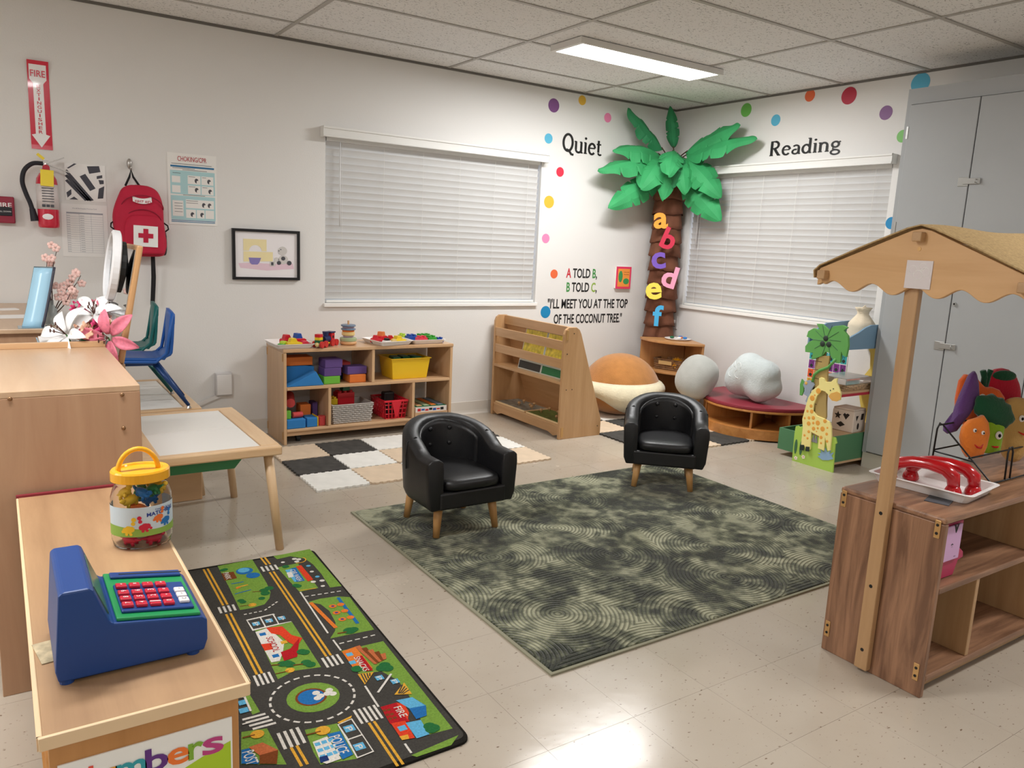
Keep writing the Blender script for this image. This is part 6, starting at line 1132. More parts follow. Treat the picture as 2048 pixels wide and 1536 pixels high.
# pulled-out drawer on the window side
MB(RO).box(-.62, -.35, -1.87, -1.858, .04, .185).box(-.62, -.608, -2.01, -1.87, .04, .185).box(-.362, -.35, -2.01, -1.87, .04, .185).box(-.608, -.362, -2.01, -1.87, .04, .052).build('side_bin', 'rk_box', t)
# things on the rack
mat('canvas', '#d6c8b0', .85, bump=.4, bscale=60); 
t = thing('drawstring_bag', 'cream canvas drawstring bag on top of the animal shelf', 'bag', (-.3, -2.16, .7875)); vs = []; n = 28
for j in range(17):
    f = j/16; z = .235*f; r = .085*(1-.12*f) if f < .55 else .085*(.934-(f-.55)/.3*.62) if f < .85 else .03+.02*(f-.85)/.15
    for i in range(n):
        a = 2*math.pi*i/n; rr = r*(1+.1*math.sin(7*a)*max(0, f-.3)); vs.append((rr*1.15*math.cos(a), rr*math.sin(a), z))
MB().add(vs, [(j*n+i, j*n+(i+1) % n, (j+1)*n+(i+1) % n, (j+1)*n+i) for j in range(16) for i in range(n)]+[tuple(range(n))[::-1], tuple(range(16*n, 17*n))]).build('sack', 'canvas', t, smooth=True)
MB().tube([(.036*math.cos(2*math.pi*i/16), .032*math.sin(2*math.pi*i/16), .202) for i in range(16)], .004, 6, closed=True).build('drawstring', 'canvas', t, smooth=True); MB().tube([(-.03, .0, .21), (-.03, -.01, .235), (-.02, -.02, .25), (-.015, -.025, .235), (-.02, -.02, .21)], .004, 6).build('knot', 'canvas', t, smooth=True)
mat('sorter', '#cdbfb2', .5); mat('hole_dark', '#241c18', .8)
t = thing('shape_sorter', 'pale wooden shape sorter cube with cut out shapes', 'toy', (-.385, -2.205, .2255), math.radians(4)); MB().box(-.075, .075, -.075, .075, 0, .14).build('box', 'sorter', t, bevel=.006); MB().box(-.072, .072, -.072, .072, .14, .152).build('lid', 'sorter', t, bevel=.004)
def shape(pts, axis, a, nm='hole'): MB().prism(pts, axis, a-.0012, a).build(nm, 'hole_dark', t)
star = [((.026 if k % 2 == 0 else .011)*math.sin(k*math.pi/5), (.026 if k % 2 == 0 else .011)*math.cos(k*math.pi/5)) for k in range(10)]
shape([(-y+.035, z+.1) for y, z in star], 'x', -.075); shape([(-.045, .115), (-.03, .122), (-.02, .115), (-.01, .122), (0, .11), (-.022, .08)], 'x', -.075); shape([(.01+.03*math.cos(k*math.pi/2), .045+.018*math.sin(k*math.pi/2)) for k in range(4)], 'x', -.075)
shape([(-.05, .11), (-.02, .11), (-.04, .075)], 'y', -.075); shape([(.01, .08), (.04, .08), (.045, .12), (.015, .12)], 'y', -.075); shape([(-.015+.012*math.cos(k*.7), .04+.022*math.sin(k*.7)) for k in range(9)], 'y', -.075)
mat('puzzle_print', '#b89c7c', .5, noise=.5, nscale=60); mat('clear_plastic', '#ece8e4', .12, trans=.85, k=1)
for k, lb in enumerate(('wooden board at the bottom of the rack puzzle stack', 'wooden board in the middle of the rack puzzle stack', 'wooden board on top of the rack puzzle stack')):
    o = MB().box(-.16, .16, -.11, .11, 0, .011).build('puzzle_board', 'puzzle_print', None, loc=(-.43+.01*k, -2.165-.004*k, .5085+.0112*k), rot=(0, 0, .05*k), bevel=.002); tag(o, lb, 'puzzle', 'puzzles stacked on the animal shelf')
o = MB().box(-.15, .15, -.1, .1, 0, .04).build('clear_box', 'clear_plastic', None, loc=(-.41, -2.16, .5425), rot=(0, 0, .04), bevel=.004); tag(o, 'clear plastic lid box on the puzzle stack', 'box')
# alphabet poster on the wall behind
ALC = ['#2f9ca0', '#7c3484', '#e05c30', '#e0b040']
t = thing('alphabet_poster', 'colourful alphabet picture chart low on the wall behind the palm board', 'poster', (-.001, -1.75, .4)); 
MB(t.location).box(-.004, -.001, -1.9, -1.585, .38, .66).build('sheet', 'poster_paper', t)
abc = 'ABCDEFGHIJKLMNOPQRSTUVWX'
for r in range(4):
    mat('alpha_%d' % r, ALC[r], .5)
    for c in range(6):
        yy = -1.592-.051*c; z = .592-.068*r; cell = MB(t.location).box(-.0052, -.004, yy-.047, yy, z, z+.062).build('letter_cell', 'alpha_%d' % r, t)
        _m = MB(t.location); put_text(_m, abc[(r*6+c) % 24]+abc[(r*6+c) % 24].lower(), (-.0056, yy-.024, z+.045), WALL_R, .02, width=.022, center=True); _m.ell((-.0052, yy-.024, z+.02), (.0006, .013, .013), 8, 5); _m.build('cell_print', 'rk_dark', cell, recalc=False)
# ================================================================ MARKET STAND
wood('walnut_v', '#9c7458', '#6c4c38', 'z', 1.3, k=1.15, coat=.15, strength=1.7); wood('walnut_x', '#9c7458', '#6c4c38', 'x', 1.3, k=1.15, coat=.15, strength=1.7); wood('birch_v', '#b8946c', '#a58058', 'z', .9, coat=.2); wood('birch_ply', '#c69e70', '#b88e5e', 'y', .7, coat=.2, k=1.25); wood('birch_x', '#b8946c', '#a58058', 'x', .9, coat=.2)
t = thing('market_stand', 'wooden play market stand with scalloped gable and burlap roof', 'market stand', (-2.15, -3.84, 0)); MO = t.location
MX0, MX1, MY0, MY1, MT = -2.69, -1.52, -4.012, -3.663, .583
for x0 in (MX0, MX1-.02): MB(MO).box(x0, x0+.02, MY0, MY1, 0, MT-.02).build('side_panel', 'walnut_v', t, bevel=.003)
MB(MO).box(MX0, MX1, MY0, MY1, MT-.02, MT).build('top_board', 'walnut_x', t, bevel=.007)
MB(MO).box(MX0+.02, MX1-.02, MY0, MY1-.012, .338, .358).build('shelf_board', 'walnut_x', t, bevel=.003); MB(MO).box(MX0+.02, MX1-.02, MY0, MY1-.012, .05, .07).build('bottom_board', 'walnut_x', t, bevel=.003)
MB(MO).box(MX0+.02, MX1-.02, MY0+.03, MY0+.048, .008, .05).build('toe_rail', 'birch_x', t); MB(MO).box(MX0+.02, MX1-.02, MY1-.012, MY1, .05, MT-.02).build('back_panel', 'birch_v', t)
MB(MO).box(-2.43, -2.41, MY0+.004, MY1-.012, .07, .338).build('divider', 'birch_v', t, bevel=.002); MB(MO).box(-2.06, -2.04, MY0+.004, MY1-.012, .358, MT-.02).build('divider', 'birch_v', t, bevel=.002); MB(MO).box(-1.95, -1.93, MY0+.004, MY1-.012, .07, .338).build('divider', 'birch_v', t, bevel=.002)
for (y, z) in ((MY1-.016, .545), (MY0+.022, .545), (MY1-.016, .08), (MY0+.022, .08)):
    p = MB(MO).box(MX0-.003, MX0, y-.009, y+.009, z-.028, z+.028).build('connector_plate', 'bracket', t, bevel=.003)
    for dz in (-.013, .013): MB(MO).cyl((MX0-.003, y, z+dz), (MX0-.0045, y, z+dz), .0045, n=10).build('screw', 'black_plastic', p)
# posts and gables
def gable(x0, x1):
    yc, hw = -3.842, .328; top = [(yc+hw, 1.262), (yc+hw+.004, 1.278), (yc+hw-.006, 1.294), (yc+.03, 1.418), (yc, 1.424), (yc-.03, 1.418), (yc-hw+.006, 1.294), (yc-hw-.004, 1.278), (yc-hw, 1.262)]
    bot = []; n = 72
    for i in range(n+1):
        y = yc-hw+2*hw*i/n; bot.append((y, 1.24-.015*math.cos(2*math.pi*(y-yc)/.135+math.pi)+(.012 if abs(y-yc) > hw-.02 else 0)))
    return MB(MO).prism(top+bot, 'x', x0, x1).build('gable', 'birch_ply', t, bevel=.002)
gb = gable(-2.735, -2.717); gable(MX1+.002, MX1+.02)
for x0, x1 in ((-2.717, -2.69), (MX1, MX1+.002)):
    pass
MB(MO).box(-2.717, -2.6905, -3.847, -3.803, .012, 1.3).build('post', 'birch_v', t, bevel=.004); MB(MO).box(MX1+.0005, MX1+.03, -3.847, -3.803, .012, 1.3).build('post', 'birch_v', t, bevel=.004)
for z in (.545, .3, .08): MB(MO).cyl((-2.7175, -3.825, z), (-2.7168, -3.825, z), .006, n=10).build('bolt_hole', 'black_plastic', t)
for (y, z) in ((-3.842, 1.4), (-3.842+.302, 1.273), (-3.842-.302, 1.273)): MB(MO).box(-2.76, MX1+.03, y-.014, y+.014, z-.014, z+.014).build('roof_beam', 'birch_x', t, bevel=.003)
MB(MO).cyl((-2.7365, -3.842, 1.365), (-2.735, -3.842, 1.365), .006, n=10).build('gable_screw', 'bracket', t)
def burlap():
    m = mat('burlap', '#b59a70', .95, k=1.1, spec=.1, noise=.18, nscale=120, bump=.9, bscale=240); return m
burlap(); RP = MB(MO); n = 20
prof = [(-3.842+.335, 1.262), (-3.842+.339, 1.285), (-3.842+.32, 1.303), (-3.842+.18, 1.366), (-3.842+.04, 1.424), (-3.842, 1.434), (-3.842-.04, 1.424), (-3.842-.18, 1.366), (-3.842-.32, 1.303), (-3.842-.339, 1.285), (-3.842-.335, 1.262)]
RP.grid(lambda a, b: (-2.745+a*(MX1+.05+2.745), prof[round(b*(len(prof)-1))][0], prof[round(b*(len(prof)-1))][1]+.004*math.sin(a*14)*math.sin(b*math.pi)), n, len(prof)-1); RP.build('roof_cover', 'burlap', t, smooth=False, solid=.004)
t2 = thing('paper_card', 'small white laminated card taped on the market stand gable', 'card', (-2.7352, -3.85, 1.25)); mat('lamin', '#d0c8c8', .2)
MB(t2.location).box(-2.738, -2.7355, -3.89, -3.812, 1.25, 1.332).build('card', 'lamin', t2); _m = MB(t2.location)
for (y, z, r) in ((-3.833, 1.305, .012), (-3.85, 1.29, .014), (-3.87, 1.3, .013), (-3.862, 1.315, .01)): _m.tube([(-2.7382, y+r*math.cos(a), z+r*math.sin(a)) for a in [2*math.pi*i/14 for i in range(14)]], .0006, 4, closed=True)
_m.build('faint_drawing', 'poster_paper', t2)
# tray with two red toy telephones
mat('tray_w2', '#dedad8', .35); mb = tray(MB((-2.405, -3.812, MT+.0005)), -2.405, -3.812, MT+.0005, .235, .315, .034, .12, .018)
o = mb.build('tray', 'tray_w2', None, loc=(-2.405, -3.812, MT+.0005), bevel=.002); tag(o, 'white tray holding red phones on the market stand', 'tray', 'white plastic trays')
mat('phone_red', '#b4141e', .2, coat=.5)
def phone(label, loc, rz):
    t = thing('toy_phone', label, 'toy phone', loc, rz, 'red toy phone handsets')
    pts = [(0, -.1, .03), (0, -.095, .06), (0, -.07, .078), (0, -.02, .085), (0, .03, .082), (0, .075, .068), (0, .098, .045), (0, .1, .03)]
    MB().tube(pts, [.019, .022, .021, .019, .019, .021, .022, .019], 14).build('handle', 'phone_red', t, smooth=True)
    for y in (-.1, .1): MB().lathe([(.024, .0), (.027, .006), (.024, .018), (.016, .035)], (0, y, 0), 20).build('ear_cap', 'phone_red', t, smooth=True)
    return t
phone('red toy phone handset at the front of the tray', (-2.46, -3.80, MT+.005), .18); phone('red toy phone handset at the back of the tray', (-2.385, -3.83, MT+.005), .1)
o = MB().box(-.05, .05, -.035, .035, 0, .002).build('photo_card', 'ink', None, loc=(-2.52, -3.9, MT+.0003), rot=(0, 0, .3)); tag(o, 'dark printed card lying under the phone tray', 'card')
# wire rack
mat('wire_black', '#181818', .4, k=1)
t = thing('wire_rack', 'black wire puppet rack on the market stand', 'rack', (-1.98, -3.8, MT)); WO = t.location
def wire(*p, r=.0032): return MB(WO).tube(p, r, 6).build('wire', 'wire_black', t, smooth=True)
zb = MT+.0035
for x in (-2.19, -1.62):
    wire((x, -3.69, zb), (x-.005, -3.695, .74), (x, -3.70, .763), (x+.005, -3.71, .755), (x+.0, -3.90, zb+.006), (x, -3.908, zb))
    wire((x, -3.69, zb+.1-.03), (x, -3.83, zb+.1-.035+.0))
wire((-2.19, -3.90, zb+.006), (-1.62, -3.90, zb+.006)); wire((-2.19, -3.815, .66), (-1.62, -3.815, .66)); wire((-2.19, -3.70, .755), (-1.62, -3.70, .755)); wire((-2.19, -3.69, .66), (-1.62, -3.69, .66))
for x in (-2.08, -1.93, -1.78):
    wire((x-.018, -3.90, zb+.006), (x-.018, -3.897, .69), (x-.01, -3.896, .708), (x+.01, -3.896, .708), (x+.018, -3.897, .69), (x+.018, -3.90, zb+.006))
# vegetable hand puppets
PUP = dict(purple='#64427c', pumpkin='#e06428', carrot='#f08838', lime='#8cb42c', broc='#1f4e34', tomato='#b41e34', tan='#c49c5c', white='#eae6e0', black='#101010', mouth='#c82818')
for k_, v_ in PUP.items(): mat('pup_'+k_, v_, .95, k=1.05, spec=.1, sheen=.3, bump=.5, bscale=140)
def puppet(label, loc, rz, outline, col, thick=.02, tilt=0):
    """pillow shaped cloth body from a front outline (x, z)"""
    t = thing('veg_puppet', label, 'hand puppet', loc, 0, 'vegetable hand puppets', rot=(tilt, 0, rz)); n = len(outline); cx = sum(p[0] for p in outline)/n; cz = sum(p[1] for p in outline)/n
    mb = MB(); vs = []; lv = [(1, 0), (.985, .45), (.9, .8), (.7, 1.0), (.35, 1.1)]
    for s_ in (-1, 1):
        for k, h in lv: vs += [(cx+(x-cx)*k, s_*thick*h, cz+(z-cz)*k) for x, z in outline]
    L_ = len(lv); fs = []
    for b in (0, L_*n):
        for l in range(L_-1): fs += [(b+l*n+i, b+l*n+(i+1) % n, b+(l+1)*n+(i+1) % n, b+(l+1)*n+i) for i in range(n)]
        fs.append(tuple(b+(L_-1)*n+i for i in range(n)))
    mb.add(vs, fs); mb.build('body', col, t, smooth=True); return t
def ov(cx, cz, rx, rz_, n=24, f=None): return [(cx+rx*math.cos(2*math.pi*i/n)*(f(2*math.pi*i/n) if f else 1), cz+rz_*math.sin(2*math.pi*i/n)*(f(2*math.pi*i/n) if f else 1)) for i in range(n)]
def face(t, eyes, r, mouth=None, y=-.024, mc='pup_mouth'):
    for (x, z) in eyes:
        MB().ell((x, y, z), (r, .003, r*1.1), 14, 8).build('eye', 'pup_white', t, smooth=True); MB().ell((x+.001, y-.003, z-.001), (r*.45, .002, r*.5), 10, 6).build('pupil', 'pup_black', t, smooth=True)
    if mouth: MB().tube(mouth, [.001]+[.004]*(len(mouth)-2)+[.001], 6).build('mouth', mc, t, smooth=True)
# local x axis of every puppet points along world +x, so the face looks to -y
A60 = math.radians(-28)
egg = [(-.1, .0), (-.085, -.012), (-.05, .0), (-.03, .03), (.0, .07), (.03, .12), (.045, .17), (.04, .22), (.03, .26), (.02, .275), (.005, .26), (-.01, .22), (-.03, .17), (-.05, .11), (-.06, .06), (-.08, .025), (-.1, .018)]
puppet('purple aubergine hand puppet at the left of the wire rack', (-2.035, -3.72, .72), A60, [(x*.88, z*.82) for x, z in egg], 'pup_purple', .018, -.15)
t = puppet('orange carrot face hand puppet at the front left of the rack', (-2.085, -3.775, .642), A60, [(.0, 0), (.035, .0), (.05, .04), (.058, .09), (.05, .13), (.03, .155), (.012, .145), (-.02, .135), (-.042, .11), (-.048, .07), (-.035, .02), (-.02, 0)], 'pup_carrot', .02, -.12)
face(t, [(-.012, .1), (.02, .092)], .007, [(-.012, -.027, .05), (-.002, -.029, .04), (.012, -.029, .038), (.022, -.026, .052)])
t = puppet('orange pumpkin hand puppet with googly eyes at the back of the rack', (-1.895, -3.70, .735), A60, [(-.1, .02), (-.105, .09), (-.095, .16), (-.075, .185), (-.045, .18), (-.02, .155), (.0, .14), (.03, .14), (.06, .13), (.085, .1), (.08, .06), (.05, .02), (.02, -.02), (-.04, -.03)], 'pup_pumpkin', .026, -.12)
face(t, [(-.022, .095), (.042, .058)], .017, None, -.03)
MB().tube([(-.0, 0, .14), (.0, -.005, .175), (-.012, -.01, .2)], .011, 8).tube([(.01, 0, .14), (.014, -.005, .18), (.02, -.01, .205)], .01, 8).build('stalk', 'pup_broc', t, smooth=True)
t = puppet('green broccoli hand puppet at the middle of the rack', (-1.985, -3.785, .648), A60, [(-.05, 0), (.035, 0), (.04, .04), (.045, .08), (.05, .12), (.02, .14), (-.02, .14), (-.035, .1), (-.035, .05)], 'pup_lime', .022, -.12)
MB().ell((.005, -.006, .155), (.085, .028, .055), 26, 12, R=R3(0, .5, 0), fn=lambda p: Vector((p.x*(1+.06*math.sin(9*math.atan2(p.z, p.x))), p.y, p.z*(1+.08*math.sin(9*math.atan2(p.z, p.x)))))).build('floret', 'pup_broc', t, smooth=True); face(t, [(.015, .07)], .014, [(-.01, -.026, .03), (.0, -.028, .027), (.012, -.028, .027), (.02, -.026, .03)], -.027)
t = puppet('dark red tomato hand puppet at the right back of the rack', (-1.765, -3.70, .72), A60, ov(0, .1, .085, .12), 'pup_tomato', .026, -.1); MB().ell((.0, -.02, .19), (.05, .012, .022), 14, 8).build('leaf_cap', 'pup_broc', t, smooth=True); face(t, [(-.05, .09), (.0, .08)], .014, None, -.03)
t = puppet('tan potato hand puppet at the right front of the rack', (-1.80, -3.79, .605), A60, ov(.0, .12, .075, .125, f=lambda a: 1+.05*math.sin(3*a)), 'pup_tan', .026, -.1); face(t, [(.0, .16), (.04, .15)], .012, [(-.01, -.03, .11), (.01, -.032, .1), (.03, -.03, .11)], -.03)
# pink toy on the shelf
mat('pink_card', '#c8a0c8', .5); mat('magenta', '#a82c54', .4); wood
t = thing('pink_toy', 'lilac and magenta toy board hanging inside the market stand shelf', 'toy', (-2.58, -3.93, .3585)); 
MB(t.location).box(-2.635, -2.525, -3.985, -3.978, .42, .535).build('panel', 'pink_card', t, bevel=.003)
MB(t.location).prism([(-2.61, .3595), (-2.525, .3595), (-2.505, .405), (-2.475, .41), (-2.48, .43), (-2.51, .45), (-2.505, .54), (-2.61, .54)], 'y', -3.976, -3.96).build('frame', 'magenta', t, bevel=.003)
_m = MB(t.location); put_text(_m, 'v', (-2.58, -3.9856, .512), WALL_L, .04, width=.03, bold=.03); put_text(_m, '*', (-2.585, -3.9856, .455), WALL_L, .03, width=.014, bold=.03); put_text(_m, 'toys', (-2.56, -3.9856, .43), WALL_L, .01, width=.012); _m.build('print', 'pup_black', t, recalc=False)
# ================================================================ PLAY TABLES
wood('lam_v', '#b59274', '#a58064', 'z', .7, rough=.45, coat=.1); wood('lam_y', '#c6a98b', '#b69677', 'y', .5, rough=.35, coat=.2); wood('lam_x', '#cfaa82', '#c09870', 'x', .5, rough=.35, coat=.2); mat('bolt', '#8a6a4c', .35, metal=.7); mat('red_edge', '#7c2430', .5)
wood('pine_x', '#d9bd98', '#caa47a', 'x', .8); wood('pine_y', '#d9bd98', '#caa47a', 'y', .8); wood('pine_z', '#d9bd98', '#caa47a', 'z', 1); mat('table_lid', '#dcdad5', .35, spec=.4); mat('bin_green', '#3f8a5c', .45)
def play_table(label, x1, y0, w=.93, d=.84, bins=True):
    t = thing('play_table', label, 'table', (x1-w/2, y0+d/2, 0), 0, 'white topped play tables'); hx, hy = w/2, d/2; Z = .46; e = .075
    MB().box(-hx, hx, -hy, -hy+.045, Z-.038, Z).build('front_rail', 'pine_x', t, bevel=.006); MB().box(-hx, hx, hy-.045, hy, Z-.038, Z).build('back_rail', 'pine_x', t, bevel=.006)
    for s_ in (-1, 1): MB().box(s_*hx-(e if s_ > 0 else 0), s_*hx+(0 if s_ > 0 else e), -hy+.045, hy-.045, Z-.038, Z).build('end_board', 'pine_y', t, bevel=.004)
    MB().box(-hx+.012, hx-e-.002, -hy+.047, -.002, Z-.014, Z-.003).build('lid', 'table_lid', t, bevel=.002); MB().box(-hx+.012, hx-e-.002, .002, hy-.047, Z-.014, Z-.003).build('lid', 'table_lid', t, bevel=.002)
    for (sx, sy) in ((1, -1), (1, 1), (-1, -1), (-1, 1)): MB().cyl((sx*(hx-.005), sy*(hy-.03), 0), (sx*(hx-.045), sy*(hy-.05), Z-.038), .017, .02, n=18).build('leg', 'pine_z', t, smooth=True)
    if bins:
        bin_(MB(), -hx+.08, hx-.14, -hy+.06, hy-.06, Z-.1, Z-.045, .03).build('storage_bin', 'bin_green', t, bevel=.008)
    return t
play_table('white topped pine play table in front, with a green bin underneath', -4.05, -2.02, .535, .818)
play_table('white topped pine play table behind, carrying two stacked chairs', -4.185, -1.165, .58, .86, False)
o = MB().box(-.2, .2, -.009, .009, 0, .26).build('loose_board', 'lam_x', None, loc=(-4.4, -1.192, 0), bevel=.004); tag(o, 'brown laminate board standing on the floor between the play tables', 'board')
# ---- toddler chairs standing on the far table
mat('chair_blue', '#1c56a4', .4, k=1.1); mat('chair_green', '#0d5e5c', .4, k=1.1); mat('leg_blue', '#1a3c70', .35, metal=.2); mat('leg_green', '#124c4c', .35, metal=.2); mat('chrome', '#b8b4b0', .25, metal=.9)
def kid_chair(label, loc, shell, leg):
    t = thing('toddler_chair', label, 'chair', loc, math.radians(-5), 'toddler chairs on the table'); W_ = .125
    prof = [(-.24, .235), (-.2, .245), (-.1, .24), (0, .236), (.035, .246), (.054, .275), (.06, .33), (.066, .41), (.07, .475)]
    def pt(a, b):
        f = b*(len(prof)-1); i = min(int(f), len(prof)-2); g_ = f-i; x = prof[i][0]*(1-g_)+prof[i+1][0]*g_; z = prof[i][1]*(1-g_)+prof[i+1][1]*g_; u = 2*a-1
        w = W_*(1-.1*max(0, b-.6)); crown = -.018*abs(u)**3*(1 if b > .9 else 0)
        return (x+(.014*u*u if b > .55 else 0), u*w, z+(.006*u*u-.0 if b < .5 else crown))
    MB().grid(pt, 12, 24).build('shell', shell, t, smooth=True, solid=.014)
    for s_ in (-1, 1):
        MB().tube([(-.2, s_*W_*.98, .237), (0, s_*W_*.98, .23), (.045, s_*W_, .27), (.06, s_*W_*.98, .35), (.078, s_*W_*.92, .46)], .008, 8).build('rolled_edge', shell, t, smooth=True)
    MB().box(-.19, -.005, -.09, .09, .208, .228).build('under_frame', leg, t, bevel=.004)
    for s_ in (-1, 1):
        for (x0, x1) in ((-.155, -.235), (.0, .14)):
            l = MB().cyl((x0, s_*.09, .215), (x1, s_*.125, .012), .0145, .0085, n=12).build('leg', leg, t, smooth=True); MB().cyl((x1, s_*.125, .0), (x1, s_*.125, .012), .012, .007, n=12).build('glide', 'chrome', l)
    return t
kid_chair('blue plastic toddler chair standing on the far play table', (-4.372, -1.02, .4605), 'chair_blue', 'leg_blue'); kid_chair('dark green plastic toddler chair behind the blue one', (-4.382, -.64, .4605), 'chair_green', 'leg_green')
# ================================================================ MAPLE UNITS ON THE LEFT
t = thing('tall_shelf', 'tall light maple shelf unit behind the counter', 'shelf', (-4.86, -2.26, 0)); LO = t.location
LX0, LX1, LY0, LY1, LZ = -5.05, -4.668, -2.69, -1.86, .874
MB(LO).box(LX0, LX1, LY0, LY0+.02, 0, LZ-.018).build('end_panel', 'lam_v', t, bevel=.002); MB(LO).box(LX0, LX1, LY1-.02, LY1, 0, LZ-.018).build('end_panel', 'lam_v', t, bevel=.002)
MB(LO).box(LX0, LX1, LY0, LY1, LZ-.018, LZ).build('top_board', 'lam_y', t, bevel=.002); MB(LO).box(LX1-.015, LX1, LY0+.02, LY1-.02, .05, LZ-.018).build('back_panel', 'lam_y', t); MB(LO).box(LX0, LX1-.015, LY0+.02, LY1-.02, .05, .068).build('bottom_board', 'lam_y', t); MB(LO).box(LX0, LX1-.015, LY0+.02, LY1-.02, .45, .468).build('shelf_board', 'lam_y', t)
MB(LO).box(LX0, LX1, LY1-.014, LY1, LZ, LZ+.022).build('rear_lip', 'lam_x', t, bevel=.002)
for (x, z) in ((-4.985, .855), (-4.715, .848), (-4.715, .75)): MB(LO).ell((x, LY0-.001, z), (.006, .004, .006), 10, 6).build('bolt', 'bolt', t, smooth=True)
t = thing('counter_shelf', 'low maple counter unit in the foreground carrying the cash register', 'counter', (-4.84, -3.3, 0)); KO = t.location
KX0, KX1, KY0, KY1, KZ = -4.987, -4.684, -3.905, -2.715, .585
wood('counter_top', '#b8946f', '#967556', 'y', .35, rough=.4, coat=.15); wood('counter_side', '#c08a52', '#aa763e', 'z', .6, rough=.4); mat('edge_band', '#dcc09a', .45)
MB(KO).box(KX0+.006, KX1-.006, KY0+.006, KY1, KZ-.02, KZ).build('top_board', 'counter_top', t); MB(KO).box(KX0, KX1, KY0, KY0+.006, KZ-.022, KZ).box(KX1-.006, KX1, KY0+.006, KY1, KZ-.022, KZ).box(KX0, KX0+.006, KY0+.006, KY1, KZ-.022, KZ).build('edge_band', 'edge_band', t, bevel=.002)
MB(KO).box(KX0+.012, KX1-.016, KY0+.016, KY0+.034, 0, KZ-.022).build('end_panel', 'counter_side', t, bevel=.002); MB(KO).box(KX0+.012, KX1-.016, KY1-.03, KY1-.012, 0, KZ-.022).build('end_panel', 'counter_side', t)
MB(KO).box(KX1-.028, KX1-.016, KY0+.034, KY1-.03, .04, KZ-.022).build('back_panel', 'counter_side', t); MB(KO).box(KX0+.014, KX1-.028, KY0+.034, KY1-.03, .04, .058).build('bottom_board', 'counter_side', t); MB(KO).box(KX0+.014, KX1-.028, KY0+.034, KY1-.03, .3, .318).build('shelf_board', 'counter_side', t)
MB(KO).box(KX0, KX1-.05, KY1, KY1+.012, KZ-.004, KZ+.006).build('red_strip', 'red_edge', t)
# Numbers poster on the end panel
mat('poster_white', '#ece8e4', .4); mat('lime_band', '#a8c828', .5); NC = dict(n='#e0503c', u='#e8a030', m='#2f98a4', b='#5c2c7c', e='#e8742c', r='#7ca834', s='#b83c7c')
t = thing('numbers_poster', 'white poster with the colourful word Numbers on the counter end', 'poster', (-4.83, KY0+.016, .3)); PY = KY0+.016
MB(t.location).box(-4.965, -4.712, PY-.003, PY-.0005, .2, .525).build('sheet', 'poster_white', t)
MB(t.location).prism([(-4.715, .2), (-4.715, .482), (-4.76, .468), (-4.82, .445), (-4.9, .42), (-4.962, .41), (-4.962, .2)], 'y', PY-.0038, PY-.003).build('lime_panel', 'lime_band', t)
x = -4.952
for i, ch in enumerate('Numbers'):
    mat('num_'+str(i), list(NC.values())[i], .45); w = .044 if ch == 'm' else .034 if ch != 'r' else .024
    _m = MB(t.location); put_text(_m, ch, (x, PY-.0042, .47), WALL_L, .06, width=w, height=(.042 if ch in 'Nb' else .03), bold=.02); _m.build('letter', 'num_'+str(i), t, recalc=False); x += w-.002
# ---- far low shelf along the wall
t = thing('wall_counter', 'long maple counter running to the wall behind the flowers', 'counter', (-4.95, -.66, 0)); QO = t.location
MB(QO).box(-5.35, -4.775, -1.26, -.02, LZ-.02, LZ).build('top_board', 'lam_y', t, bevel=.003); MB(QO).box(-5.33, -4.79, -1.24, -1.22, 0, LZ-.02).build('front_panel', 'lam_v', t); MB(QO).box(-5.33, -4.79, -.06, -.04, 0, LZ-.02).build('end_panel', 'lam_v', t); MB(QO).box(-4.81, -4.79, -1.22, -.06, .05, LZ-.02).build('side_panel', 'lam_y', t)
# ---- dress-up mirror board with a round mirror
wood('board_wood', '#c79a6a', '#b0845a', 'z', .7); mat('mirror', '#d8dcdc', .04, metal=1, k=1.05); mat('ring_white', '#d8d8da', .35)
t = thing('mirror_board', 'upright wooden board with a mirror face seen edge on', 'mirror', (-4.613, -1.68, .799), 0, None, rot=(0, math.radians(10.5), 0))
MB().box(-.011, .011, -.15, .15, .0, .46).build('board', 'board_wood', t, bevel=.006); MB().box(-.0135, -.011, -.135, .14, .03, .44).build('mirror_sheet', 'mirror', t)
t = thing('round_mirror', 'round white framed mirror hanging on the mirror board', 'mirror', (-4.598, -1.70, 1.165)); R_y = R3(0, -math.pi/2+math.radians(8), math.radians(-1))
MB().lathe([(.132, 0), (.139, .004), (.139, .026), (.128, .032), (.124, .026), (.124, .01)], (0, 0, 0), 40, R=R_y).build('ring', 'ring_white', t, smooth=False); MB().lathe([(0, .012), (.125, .012)], (0, 0, 0), 40, R=R_y).build('face', 'mirror', t); MB().lathe([(.03, -.036), (.1, -.022), (.1, 0), (.05, 0)], (0, 0, 0), 24, R=R_y).build('mount', 'black_plastic', t)
